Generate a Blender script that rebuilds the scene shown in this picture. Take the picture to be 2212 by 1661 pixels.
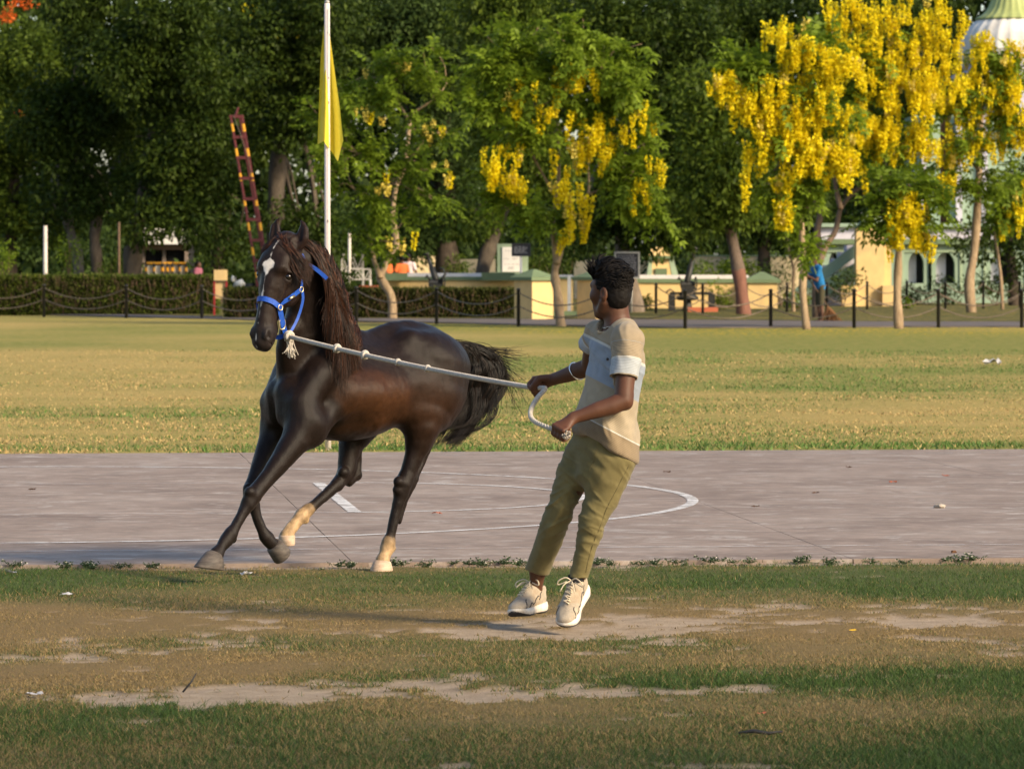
import bpy, bmesh, math, random
import numpy as np
from mathutils import Vector, Matrix

random.seed(7)
RNG = np.random.default_rng(11)
for o in list(bpy.data.objects):
    bpy.data.objects.remove(o)

SC = bpy.context.scene
COL = SC.collection
# ------------------------------------------------------------------ camera, sky, sun, exposure
F_PX, PXW, PYH, HZ, EYE = 9760.0, 2212.0, 1661.0, 556.0, 1.65
cam_data = bpy.data.cameras.new('camera')
cam_data.sensor_width = 36.0
cam_data.lens = 36.0 * F_PX / PXW
cam_data.shift_y = -(PYH / 2 - HZ) / PXW
cam_data.clip_start = 0.5
cam_data.clip_end = 6000
cam_data.dof.use_dof = True
cam_data.dof.focus_distance = 22.5
cam_data.dof.aperture_fstop = 11.0
cam = bpy.data.objects.new('camera', cam_data)
cam.location = (0, 0, EYE)
cam.rotation_euler = (math.radians(90), 0, 0)
COL.objects.link(cam)
SC.camera = cam

SUN_EL = math.radians(27)
SUN_H = Vector((0.80, -0.60, 0)).normalized()
SUN_DIR = Vector((SUN_H.x * math.cos(SUN_EL), SUN_H.y * math.cos(SUN_EL), math.sin(SUN_EL)))
world = bpy.data.worlds.new('World')
SC.world = world
world.use_nodes = True
wn = world.node_tree
wn.nodes.clear()
sky = wn.nodes.new('ShaderNodeTexSky')
sky.sky_type = 'NISHITA'
sky.sun_disc = False
sky.sun_elevation = SUN_EL
sky.sun_rotation = math.atan2(SUN_H.x, SUN_H.y)
sky.dust_density = 1.5
bg = wn.nodes.new('ShaderNodeBackground')
bg.inputs['Strength'].default_value = 0.145
wo = wn.nodes.new('ShaderNodeOutputWorld')
wn.links.new(sky.outputs[0], bg.inputs[0])
wn.links.new(bg.outputs[0], wo.inputs[0])

sun_data = bpy.data.lights.new('sun', 'SUN')
sun_data.energy = 4.2
sun_data.angle = math.radians(12.0)
sun_data.color = (1.0, 0.82, 0.56)
sun = bpy.data.objects.new('sun', sun_data)
sun.rotation_euler = SUN_DIR.to_track_quat('Z', 'Y').to_euler()
sun.location = (20, -20, 20)
COL.objects.link(sun)

SC.render.engine = 'CYCLES'
SC.view_settings.view_transform = 'Standard'
SC.view_settings.look = 'None'
SC.view_settings.exposure = 0.62
SC.view_settings.gamma = 1.0
SC.view_settings.use_curve_mapping = False
SC.cycles.max_bounces = 6
SC.cycles.transparent_max_bounces = 8

# ------------------------------------------------------------------ helpers
def W(px, py, Y):
    """point seen at photo pixel (px,py) (2212 wide) standing Y metres away"""
    return Vector(((px - PXW / 2) * Y / F_PX, Y, EYE - (py - HZ) * Y / F_PX))

def G(px, py, z=0.0):
    Y = (EYE - z) * F_PX / (py - HZ)
    return Vector(((px - PXW / 2) * Y / F_PX, Y, z))

def tag(o, label=None, cat=None, group=None, kind=None):
    if label: o['label'] = label
    if cat: o['category'] = cat
    if group: o['group'] = group
    if kind: o['kind'] = kind
    return o

def empty(name, loc=(0, 0, 0), rz=0.0):
    o = bpy.data.objects.new(name, None)
    o.empty_display_size = 0.1
    o.location = loc
    o.rotation_euler = (0, 0, rz)
    COL.objects.link(o)
    return o

def link(name, me, mat=None, parent=None, smooth=False):
    if mat is not None and len(me.materials) == 0:
        me.materials.append(mat)
    o = bpy.data.objects.new(name, me)
    COL.objects.link(o)
    if parent is not None:
        o.parent = parent
        if parent.type == 'EMPTY' and parent.get('_world'):
            o.matrix_parent_inverse = parent_inv(parent)
    if smooth:
        me.polygons.foreach_set('use_smooth', np.ones(len(me.polygons), dtype=bool))
    return o

def parent_inv(p):
    m = Matrix.LocRotScale(p.location, p.rotation_euler, p.scale)
    return m.inverted()

def wempty(name, loc, rz=0.0):
    """empty whose children meshes are given in world coordinates"""
    e = empty(name, loc, rz)
    e['_world'] = 1
    return e

def np_mesh(name, verts, faces):
    """verts (N,3); faces (M,k) constant k array, or list of lists"""
    me = bpy.data.meshes.new(name)
    verts = np.asarray(verts, dtype=np.float32)
    if isinstance(faces, np.ndarray):
        M, k = faces.shape
        me.vertices.add(len(verts))
        me.vertices.foreach_set('co', verts.ravel())
        me.loops.add(M * k)
        me.loops.foreach_set('vertex_index', faces.astype(np.int32).ravel())
        me.polygons.add(M)
        me.polygons.foreach_set('loop_start', np.arange(0, M * k, k, dtype=np.int32))
        me.polygons.foreach_set('loop_total', np.full(M, k, dtype=np.int32))
        me.update(calc_edges=True)
        me.validate()
    else:
        me.from_pydata([tuple(v) for v in verts], [], faces)
        me.update()
    return me

def set_col(me, cols, name='Col'):
    a = me.color_attributes.new(name, 'FLOAT_COLOR', 'POINT')
    c = np.ones((len(me.vertices), 4), dtype=np.float32)
    c[:, :cols.shape[1]] = cols
    a.data.foreach_set('color', c.ravel())

class MB:
    """collects boxes, bars, tubes, lathes into one mesh"""
    def __init__(s): s.v = []; s.f = []
    def add(s, v, f):
        b = len(s.v)
        s.v += [tuple(p) for p in v]
        s.f += [[i + b for i in q] for q in f]
        return s
    def box(s, lo, hi, M=None, bev=0.0):
        (x0, y0, z0), (x1, y1, z1) = lo, hi
        v = [Vector(p) for p in ((x0,y0,z0),(x1,y0,z0),(x1,y1,z0),(x0,y1,z0),(x0,y0,z1),(x1,y0,z1),(x1,y1,z1),(x0,y1,z1))]
        if M is not None: v = [M @ p for p in v]
        return s.add(v, [[0,3,2,1],[4,5,6,7],[0,1,5,4],[1,2,6,5],[2,3,7,6],[3,0,4,7]])
    def tube(s, pts, rad, n=8, cap=True):
        pts = [Vector(p) for p in pts]
        if not hasattr(rad, '__len__'): rad = [rad] * len(pts)
        v = []; f = []
        up = None
        for i, p in enumerate(pts):
            t = (pts[min(i + 1, len(pts) - 1)] - pts[max(i - 1, 0)])
            if t.length < 1e-9: t = Vector((0, 0, 1))
            t.normalize()
            if up is None:
                up = Vector((0, 0, 1)) if abs(t.z) < 0.9 else Vector((1, 0, 0))
            a = (up - t * up.dot(t))
            if a.length < 1e-6: a = t.orthogonal()
            a.normalize(); up = a
            b = t.cross(a)
            for j in range(n):
                th = 2 * math.pi * j / n
                v.append(p + (a * math.cos(th) + b * math.sin(th)) * rad[i])
        for i in range(len(pts) - 1):
            for j in range(n):
                j2 = (j + 1) % n
                f.append([i * n + j, i * n + j2, (i + 1) * n + j2, (i + 1) * n + j])
        if cap:
            f.append(list(range(n - 1, -1, -1)))
            f.append([(len(pts) - 1) * n + j for j in range(n)])
        return s.add(v, f)
    def lathe(s, c, prof, n=16, M=None, wave=None):
        """prof: list of (r,z)"""
        v = []; f = []
        for (r, z) in prof:
            for j in range(n):
                th = 2 * math.pi * j / n
                p = Vector((c[0] + r * math.cos(th), c[1] + r * math.sin(th), c[2] + z))
                if M is not None: p = M @ p
                v.append(p)
        for i in range(len(prof) - 1):
            for j in range(n):
                j2 = (j + 1) % n
                f.append([i * n + j, i * n + j2, (i + 1) * n + j2, (i + 1) * n + j])
        f.append(list(range(n - 1, -1, -1)))
        f.append([(len(prof) - 1) * n + j for j in range(n)])
        return s.add(v, f)
    def prism(s, poly, a, b):
        """poly: list of 2D (x,z) extruded in y from a to b"""
        n = len(poly)
        v = [(p[0], a, p[1]) for p in poly] + [(p[0], b, p[1]) for p in poly]
        f = [[i, (i + 1) % n, n + (i + 1) % n, n + i] for i in range(n)]
        f += [list(range(n - 1, -1, -1)), list(range(n, 2 * n))]
        return s.add(v, f)
    def frustum(s, lo, hi, z0, z1):
        """lo,hi: (x0,y0,x1,y1) rectangles at z0 and z1"""
        a, b = lo, hi
        v = [(a[0],a[1],z0),(a[2],a[1],z0),(a[2],a[3],z0),(a[0],a[3],z0),(b[0],b[1],z1),(b[2],b[1],z1),(b[2],b[3],z1),(b[0],b[3],z1)]
        return s.add(v, [[0,3,2,1],[4,5,6,7],[0,1,5,4],[1,2,6,5],[2,3,7,6],[3,0,4,7]])
    def mesh(s, name):
        me = bpy.data.meshes.new(name)
        me.from_pydata(s.v, [], s.f)
        bm = bmesh.new(); bm.from_mesh(me)
        bmesh.ops.recalc_face_normals(bm, faces=bm.faces)
        bm.to_mesh(me); bm.free()
        me.update()
        return me
    def build(s, name, mat, parent=None, smooth=False):
        return link(name, s.mesh(name), mat, parent, smooth)

# ------------------------------------------------------------------ materials
class NT:
    def __init__(s, name):
        s.m = bpy.data.materials.new(name)
        s.m.use_nodes = True
        s.t = s.m.node_tree
        s.b = s.t.nodes['Principled BSDF']
        s.o = s.t.nodes['Material Output']
    def n(s, typ, **kw):
        nd = s.t.nodes.new(typ)
        for k, v in kw.items(): setattr(nd, k, v)
        return nd
    def l(s, a, b): s.t.links.new(a, b)
    def coord(s, kind='Object', scale=(1, 1, 1), rot=(0, 0, 0)):
        tc = s.n('ShaderNodeTexCoord')
        mp = s.n('ShaderNodeMapping')
        mp.inputs['Scale'].default_value = scale
        mp.inputs['Rotation'].default_value = rot
        s.l(tc.outputs[kind], mp.inputs[0])
        return mp.outputs[0]
    def geo(s, scale=(1, 1, 1)):
        g = s.n('ShaderNodeNewGeometry')
        mp = s.n('ShaderNodeMapping')
        mp.inputs['Scale'].default_value = scale
        s.l(g.outputs['Position'], mp.inputs[0])
        return mp.outputs[0]
    def noise(s, vec, scale, detail=4, rough=0.55, dist=0.0):
        nd = s.n('ShaderNodeTexNoise')
        nd.inputs['Scale'].default_value = scale
        nd.inputs['Detail'].default_value = detail
        nd.inputs['Roughness'].default_value = rough
        nd.inputs['Distortion'].default_value = dist
        if vec is not None: s.l(vec, nd.inputs['Vector'])
        return nd.outputs['Fac']
    def ramp(s, fac, stops):
        r = s.n('ShaderNodeValToRGB')
        cr = r.color_ramp
        while len(cr.elements) < len(stops): cr.elements.new(0.5)
        for e, (p, c) in zip(cr.elements, stops):
            e.position = p
            e.color = (c[0], c[1], c[2], 1) if hasattr(c, '__len__') else (c, c, c, 1)
        s.l(fac, r.inputs[0])
        return r.outputs[0]
    def mix(s, fac, a, b, mode='MIX'):
        m = s.n('ShaderNodeMix', data_type='RGBA', blend_type=mode)
        for sock, val in ((m.inputs[0], fac), (m.inputs[6], a), (m.inputs[7], b)):
            if hasattr(val, 'links') or hasattr(val, 'is_linked'): s.l(val, sock)
            elif hasattr(val, '__len__'): sock.default_value = (val[0], val[1], val[2], 1)
            else: sock.default_value = val
        return m.outputs[2]
    def math(s, op, a, b=None):
        m = s.n('ShaderNodeMath', operation=op)
        for i, val in enumerate((a, b)):
            if val is None: continue
            if hasattr(val, 'is_linked'): s.l(val, m.inputs[i])
            else: m.inputs[i].default_value = val
        return m.outputs[0]
    def bump(s, h, strength=0.3, dist=0.01):
        b = s.n('ShaderNodeBump')
        b.inputs['Strength'].default_value = strength
        b.inputs['Distance'].default_value = dist
        s.l(h, b.inputs['Height'])
        s.l(b.outputs[0], s.b.inputs['Normal'])
    def set(s, **kw):
        names = {'rough': 'Roughness', 'spec': 'Specular IOR Level', 'metal': 'Metallic', 'sub': 'Subsurface Weight',
                 'sheen': 'Sheen Weight', 'coat': 'Coat Weight', 'coatr': 'Coat Roughness', 'trans': 'Transmission Weight'}
        for k, v in kw.items():
            sock = s.b.inputs['Base Color' if k == 'color' else names[k]]
            if hasattr(v, 'is_linked'): s.l(v, sock)
            elif hasattr(v, '__len__'): sock.default_value = (v[0], v[1], v[2], 1)
            else: sock.default_value = v
        return s

def mat_plain(name, c, rough=0.7, var=0.18, scale=6.0, bump=0.0, metal=0.0, spec=0.4, kind='Object', dirt=None):
    t = NT(name)
    v = t.coord(kind)
    nz = t.noise(v, scale, 5, 0.6)
    lo = [x * (1 - var) for x in c]; hi = [min(1, x * (1 + var)) for x in c]
    col = t.ramp(nz, [(0.3, lo), (0.7, hi)])
    if dirt:
        n2 = t.noise(v, scale * 0.35, 6, 0.65, 0.6)
        f = t.ramp(n2, [(0.5, 0.0), (0.72, 1.0)])
        col = t.mix(f, col, dirt)
    t.set(color=col, rough=rough, metal=metal, spec=spec)
    if bump: t.bump(t.noise(v, scale * 6, 4), bump, 0.01)
    return t.m

def mat_leaf(name, c1, c2, trans=0.35, rough=0.5, c3=None, scale=1.2):
    """leaf: colour varies leaf by leaf (random per island) and with broad noise; lets some light through"""
    t = NT(name)
    g = t.n('ShaderNodeNewGeometry')
    oi = t.n('ShaderNodeObjectInfo')
    rnd = g.outputs['Random Per Island']
    nz = t.noise(t.geo(), scale, 2)
    f = t.math('ADD', t.math('MULTIPLY', rnd, 0.55), t.math('MULTIPLY', nz, 0.5))
    stops = [(0.15, c1), (0.8, c2)] if c3 is None else [(0.15, c1), (0.7, c2), (0.95, c3)]
    col = t.ramp(f, stops)
    t.set(color=col, rough=rough, spec=0.10)
    tr = t.n('ShaderNodeBsdfTranslucent')
    t.l(t.mix(0.5, col, t.mix(1.0, col, (1.0, 1.0, 0.35), 'MULTIPLY')), tr.inputs[0])
    ms = t.n('ShaderNodeMixShader')
    ms.inputs[0].default_value = trans
    t.l(t.b.outputs[0], ms.inputs[1]); t.l(tr.outputs[0], ms.inputs[2])
    t.l(ms.outputs[0], t.o.inputs['Surface'])
    return t.m

# ------------------------------------------------------------------ numpy noise
def _hash(ix, iy, iz, seed):
    h = (ix.astype(np.int64) * 374761393 + iy.astype(np.int64) * 668265263 + iz.astype(np.int64) * 2147483647 + seed * 1274126177) & 0xffffffff
    h = ((h ^ (h >> 13)) * 1274126177) & 0xffffffff
    h = h ^ (h >> 16)
    return (h & 0xffff).astype(np.float32) / 65535.0

def vnoise(P, seed=0):
    P = np.asarray(P, dtype=np.float64)
    i = np.floor(P).astype(np.int64); f = P - i
    u = f * f * (3 - 2 * f)
    r = 0
    for dx in (0, 1):
        for dy in (0, 1):
            for dz in (0, 1):
                w = (u[:, 0] if dx else 1 - u[:, 0]) * (u[:, 1] if dy else 1 - u[:, 1]) * (u[:, 2] if dz else 1 - u[:, 2])
                r = r + w * _hash(i[:, 0] + dx, i[:, 1] + dy, i[:, 2] + dz, seed)
    return r

def fbm(P, oct=3, seed=0):
    P = np.asarray(P, dtype=np.float64)
    a = 0.0; amp = 0.5; tot = 0
    for o in range(oct):
        a = a + amp * vnoise(P * 2 ** o, seed + o * 17); tot += amp; amp *= 0.5
    return a / tot

# ------------------------------------------------------------------ implicit surface modelling
def ridge(P, seed=0, p=1.6):
    n = fbm(P, 2, seed)
    return np.clip(1 - np.abs(2 * n - 1) * 2.2, 0, 1) ** p

class Field:
    def __init__(s, lo, hi, h):
        s.lo = np.array(lo, dtype=np.float64); s.h = h
        s.n = np.ceil((np.array(hi) - s.lo) / h).astype(int) + 1
        s.g = np.full(tuple(s.n), 0.3, dtype=np.float32)
        s.prims = []
    @staticmethod
    def dist(P, p1, p2, r1, r2, side):
        p1 = np.array(p1, dtype=np.float32); p2 = np.array(p2, dtype=np.float32)
        X, Y, Z = P
        ax = p2 - p1; L2 = float(ax @ ax)
        qx, qy, qz = X - p1[0], Y - p1[1], Z - p1[2]
        if L2 > 1e-10:
            t = np.clip((qx * ax[0] + qy * ax[1] + qz * ax[2]) / L2, 0, 1)
            qx = qx - t * ax[0]; qy = qy - t * ax[1]; qz = qz - t * ax[2]
        else:
            t = np.float32(0)
        if not hasattr(r1, '__len__'):
            return np.sqrt(qx * qx + qy * qy + qz * qz) - (r1 + (r2 - r1) * t)
        A = ax / math.sqrt(L2) if L2 > 1e-10 else np.array((0, 0, 1), dtype=np.float32)
        sd = np.array(side, dtype=np.float32)
        sd = sd - A * float(sd @ A); sd /= np.linalg.norm(sd)
        bb = np.cross(A, sd)
        a = qx * sd[0] + qy * sd[1] + qz * sd[2]
        b = qx * bb[0] + qy * bb[1] + qz * bb[2]
        c = qx * A[0] + qy * A[1] + qz * A[2]
        ra = r1[0] + (r2[0] - r1[0]) * t; rb = r1[1] + (r2[1] - r1[1]) * t
        rc = (r1[2] + (r2[2] - r1[2]) * t) if len(r1) > 2 else np.minimum(ra, rb)
        k0 = np.sqrt((a / ra) ** 2 + (b / rb) ** 2 + (c / rc) ** 2)
        k1 = np.sqrt((a / ra ** 2) ** 2 + (b / rb ** 2) ** 2 + (c / rc ** 2) ** 2) + 1e-9
        return np.where(k0 < 0.2, (k0 - 1) * np.minimum(np.minimum(ra, rb), rc), k0 * (k0 - 1) / k1)
    def sub(s, p1, p2, rm, pad):
        lo = np.minimum(p1, p2) - rm - pad; hi = np.maximum(p1, p2) + rm + pad
        a = np.clip(np.floor((lo - s.lo) / s.h).astype(int), 0, s.n); b = np.clip(np.ceil((hi - s.lo) / s.h).astype(int) + 1, 0, s.n)
        sl = tuple(slice(a[i], b[i]) for i in range(3))
        ax = [(s.lo[i] + s.h * np.arange(a[i], b[i])).astype(np.float32) for i in range(3)]
        return sl, (ax[0][:, None, None], ax[1][None, :, None], ax[2][None, None, :])
    def seg(s, p1, p2, r1, r2=None, side=(1, 0, 0), k=0.015, col=0, op='add'):
        r2 = r1 if r2 is None else r2
        p1 = np.array(p1, dtype=np.float64); p2 = np.array(p2, dtype=np.float64)
        rm = max(max(r1) if hasattr(r1, '__len__') else r1, max(r2) if hasattr(r2, '__len__') else r2)
        sl, P = s.sub(p1, p2, rm, k + 0.02)
        g = s.g[sl]
        if g.size == 0: return
        d = s.dist(P, p1, p2, r1, r2, side)
        if op == 'add':
            h = np.clip(0.5 + 0.5 * (g - d) / k, 0, 1)
            s.g[sl] = g * (1 - h) + d * h - k * h * (1 - h)
            s.prims.append((p1, p2, r1, r2, side, col))
        else:
            d = -d
            h = np.clip(0.5 - 0.5 * (g - d) / k, 0, 1)
            s.g[sl] = g * (1 - h) + d * h + k * h * (1 - h)
    def chain(s, pts, k=0.012, kfirst=None, side=(1, 0, 0), col=0, op='add', planes=()):
        """pts: list of (pos, radius); the whole limb is one primitive, blended into the body with k"""
        k = max(k, kfirst or 0)
        P0 = np.array([tuple(p[0]) for p in pts], dtype=np.float64)
        rm = max(max(p[1]) if hasattr(p[1], '__len__') else p[1] for p in pts)
        sl, P = s.sub(P0.min(0), P0.max(0), rm, k + 0.02)
        g = s.g[sl]
        if g.size == 0: return
        d = None
        kk = 0.006
        for i in range(len(pts) - 1):
            di = s.dist(P, P0[i], P0[i + 1], pts[i][1], pts[i + 1][1], side)
            if op == 'add': s.prims.append((P0[i], P0[i + 1], pts[i][1], pts[i + 1][1], side, col))
            d = di if d is None else np.minimum(d, di)
        for (pp, pn) in planes:      # flat ends
            pn = np.array(pn, dtype=float); pn /= np.linalg.norm(pn)
            d = np.maximum(d, ((P[0] - pp[0]) * pn[0] + (P[1] - pp[1]) * pn[1] + (P[2] - pp[2]) * pn[2]).astype(np.float32))
        if op == 'add':
            h = np.clip(0.5 + 0.5 * (g - d) / k, 0, 1)
            s.g[sl] = g * (1 - h) + d * h - k * h * (1 - h)
        else:
            d = -d
            h = np.clip(0.5 - 0.5 * (g - d) / k, 0, 1)
            s.g[sl] = g * (1 - h) + d * h + k * h * (1 - h)
    def ball(s, p, r, side=(1, 0, 0), up=(0, 0, 1), k=0.015, col=0, op='add'):
        """ellipsoid: r=(ra along side, rb across, rc along up)"""
        if not hasattr(r, '__len__'):
            return s.seg(p, p, r, r, side, k, col, op)
        u = np.array(up, dtype=np.float64); u /= np.linalg.norm(u)
        s.seg(np.array(p) - u * 1e-4, np.array(p) + u * 1e-4, tuple(r), tuple(r), side, k, col, op)
    def cut(s, p, nrm, k=0.004, lo=None, hi=None):
        """remove everything on the +nrm side of the plane (inside optional box lo..hi)"""
        p = np.array(p, dtype=np.float64); nrm = np.array(nrm, dtype=np.float64); nrm /= np.linalg.norm(nrm)
        lo = s.lo if lo is None else np.array(lo); hi = s.lo + s.h * s.n if hi is None else np.array(hi)
        sl, P = s.sub((lo + hi) / 2, (lo + hi) / 2, (hi - lo) / 2, 0)
        d = ((P[0] - p[0]) * nrm[0] + (P[1] - p[1]) * nrm[1] + (P[2] - p[2]) * nrm[2]).astype(np.float32)
        g = s.g[sl]
        h = np.clip(0.5 - 0.5 * (g - d) / k, 0, 1)
        s.g[sl] = g * (1 - h) + d * h + k * h * (1 - h)
    def extract(s, smooth=2):
        g = s.g; ins = g < 0
        n = np.array(g.shape)
        cnt = np.zeros(tuple(n - 1), dtype=np.int8)
        C = [(i, j, k) for i in (0, 1) for j in (0, 1) for k in (0, 1)]
        def sh(a, c): return a[c[0]:a.shape[0] - 1 + c[0], c[1]:a.shape[1] - 1 + c[1], c[2]:a.shape[2] - 1 + c[2]]
        for c in C: cnt += sh(ins, c)
        act = (cnt > 0) & (cnt < 8)
        idx = np.argwhere(act)
        val = np.stack([g[idx[:, 0] + c[0], idx[:, 1] + c[1], idx[:, 2] + c[2]] for c in C], 1)
        acc = np.zeros((len(idx), 3)); num = np.zeros(len(idx))
        for a in range(8):
            for b in range(a + 1, 8):
                d = np.array(C[b]) - np.array(C[a])
                if np.abs(d).sum() != 1: continue
                va, vb = val[:, a], val[:, b]
                cr = (va < 0) != (vb < 0)
                t = np.where(cr, va / np.where(cr, va - vb, 1), 0)
                acc += np.where(cr[:, None], np.array(C[a])[None] + t[:, None] * d[None], 0)
                num += cr
        V = s.lo + (idx + acc / num[:, None]) * s.h
        vid = np.full(act.shape, -1, dtype=np.int32)
        vid[act] = np.arange(len(idx))
        F = []
        for ax in range(3):
            o = [1, 1, 1]; o[ax] = 0
            a1 = [slice(None)] * 3; a2 = [slice(None)] * 3
            a1[ax] = slice(0, -1); a2[ax] = slice(1, None)
            s1 = ins[tuple(a1)]; s2 = ins[tuple(a2)]
            e = np.argwhere(s1 != s2)
            u, v = [(1, 2), (2, 0), (0, 1)][ax]
            ok = (e[:, u] > 0) & (e[:, v] > 0) & (e[:, u] < n[u] - 1) & (e[:, v] < n[v] - 1)
            e = e[ok]
            flip = s1[e[:, 0], e[:, 1], e[:, 2]]
            def cell(du, dv):
                c = e.copy(); c[:, u] += du; c[:, v] += dv
                return vid[c[:, 0], c[:, 1], c[:, 2]]
            q = np.stack([cell(-1, -1), cell(0, -1), cell(0, 0), cell(-1, 0)], 1)
            q[~flip] = q[~flip][:, ::-1]
            F.append(q)
        F = np.concatenate(F)
        F = F[(F >= 0).all(1)]
        if smooth: V = lap(V, F, smooth)
        return V, F
    def colors(s, V, table, sharp=0.012):
        """blend table[col] by nearness to each primitive"""
        P = tuple(V[:, i].astype(np.float32) for i in range(3))
        tot = np.zeros(len(V)); out = np.zeros((len(V), 3))
        ds = [s.dist(P, *p[:5]) for p in s.prims]
        mn = np.min(ds, axis=0)
        for d, p in zip(ds, s.prims):
            w = np.exp(-np.clip((d - mn) / sharp, 0, 40))
            tot += w; out += w[:, None] * np.array(table[p[5]])[None]
        return out / tot[:, None]

def lap(V, F, it=2, lam=0.5):
    e = np.concatenate([F[:, [0, 1]], F[:, [1, 2]], F[:, [2, 3]], F[:, [3, 0]]]) if F.shape[1] == 4 else np.concatenate([F[:, [0, 1]], F[:, [1, 2]], F[:, [2, 0]]])
    n = len(V)
    deg = np.bincount(e.ravel(), minlength=n).astype(float); deg[deg == 0] = 1
    for i in range(it):
        for l in (lam, -lam * 1.04) if it > 2 else (lam,):
            s = np.stack([np.bincount(e[:, 0], V[e[:, 1], c], n) + np.bincount(e[:, 1], V[e[:, 0], c], n) for c in range(3)], 1)
            V = V + l * (s / deg[:, None] - V)
    return V

def vnormals(V, F):
    a = V[F[:, 2]] - V[F[:, 0]]; b = V[F[:, 3 if F.shape[1] == 4 else 1]] - V[F[:, 1 if F.shape[1] == 4 else 0]]
    fn = np.cross(a, b)
    if F.shape[1] == 3: fn = -fn
    N = np.zeros_like(V)
    for c in range(3):
        for k in range(F.shape[1]):
            N[:, c] += np.bincount(F[:, k], fn[:, c], len(V))
    return N / (np.linalg.norm(N, axis=1, keepdims=True) + 1e-12)

def strands(paths, radii, n=3):
    """paths (S,K,3), radii (S,K) -> tubes as one mesh arrays"""
    S, K, _ = paths.shape
    t = np.gradient(paths, axis=1); t /= np.linalg.norm(t, axis=2, keepdims=True) + 1e-9
    ref = np.array([0.31, -0.93, 0.2])
    a = np.cross(t, ref); a /= np.linalg.norm(a, axis=2, keepdims=True) + 1e-9
    b = np.cross(t, a)
    th = 2 * np.pi * np.arange(n) / n
    V = paths[:, :, None, :] + radii[:, :, None, None] * (np.cos(th)[None, None, :, None] * a[:, :, None, :] + np.sin(th)[None, None, :, None] * b[:, :, None, :])
    V = V.reshape(-1, 3)
    i = np.arange(S)[:, None, None] * K * n + np.arange(K - 1)[None, :, None] * n + np.arange(n)[None, None, :]
    j = np.arange(S)[:, None, None] * K * n + np.arange(K - 1)[None, :, None] * n + ((np.arange(n) + 1) % n)[None, None, :]
    F = np.stack([i, j, j + n, i + n], -1).reshape(-1, 4)
    return V, F

def bez(P, m):
    """de Casteljau curve through control polygon P (S,C,3) sampled m times -> (S,m,3)"""
    t = np.linspace(0, 1, m)
    C = P.shape[1]
    out = 0
    for i in range(C):
        out = out + math.comb(C - 1, i) * (t ** i * (1 - t) ** (C - 1 - i))[None, :, None] * P[:, i][:, None, :]
    return out

def smooth_path(pts, m):
    """Catmull-Rom through pts"""
    P = np.array([tuple(p) for p in pts], dtype=float)
    P = np.vstack([2 * P[0] - P[1], P, 2 * P[-1] - P[-2]])
    out = []
    n = len(P) - 3
    for q in np.linspace(0, n - 1e-6, m):
        i = int(q); t = q - i
        a, b, c, d = P[i:i + 4]
        out.append(0.5 * ((2 * b) + (-a + c) * t + (2 * a - 5 * b + 4 * c - d) * t * t + (-a + 3 * b - 3 * c + d) * t ** 3))
    return np.array(out)
# ------------------------------------------------------------------ ground, court, path
CA = math.radians(6.0)
CU = np.array([math.cos(CA), math.sin(CA)]); CV = np.array([-math.sin(CA), math.cos(CA)])
C0 = np.array([0.0, 24.40]); C_DEPTH = 13.75; C_TOP = 0.009
def court(u, v, z=C_TOP):
    p = C0 + CU * u + CV * v
    return Vector((p[0], p[1], z))
def court_uv(px, py):
    g = G(px, py, C_TOP); d = np.array([g.x, g.y]) - C0
    return float(d @ CU), float(d @ CV)
def court_v(X, Y):
    return (X - C0[0]) * CV[0] + (Y - C0[1]) * CV[1]
def sstep(a, b, x):
    t = np.clip((x - a) / (b - a), 0, 1); return t * t * (3 - 2 * t)

BLOBS = [  # bare earth: (px, py, half-width px, half-height px, weight)
    (880, 1488, 520, 30, 0.50), (480, 1498, 320, 22, 0.42), (1330, 1496, 280, 17, 0.42), (1250, 1352, 380, 28, 0.34), (150, 1515, 220, 14, 0.26), (820, 1368, 300, 14, 0.22), (2080, 1345, 220, 16, 0.24),
    (1700, 1345, 420, 20, 0.22), (1150, 1375, 200, 14, 0.34), (2000, 1372, 160, 10, 0.28), (640, 1350, 220, 16, 0.2),
    (1780, 1455, 160, 10, 0.24), (1300, 1410, 150, 8, 0.2), (1000, 1590, 120, 8, 0.3), (840, 1612, 90, 7, 0.3),
    (300, 1560, 130, 10, 0.22), (1480, 1545, 140, 9, 0.24), (1300, 1605, 90, 8, 0.25), (560, 1400, 160, 9, 0.2),
    (80, 1500, 160, 12, 0.22), (200, 1365, 150, 9, 0.16), (1900, 1520, 120, 7, 0.16), (380, 1445, 120, 7, 0.16)]
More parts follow.
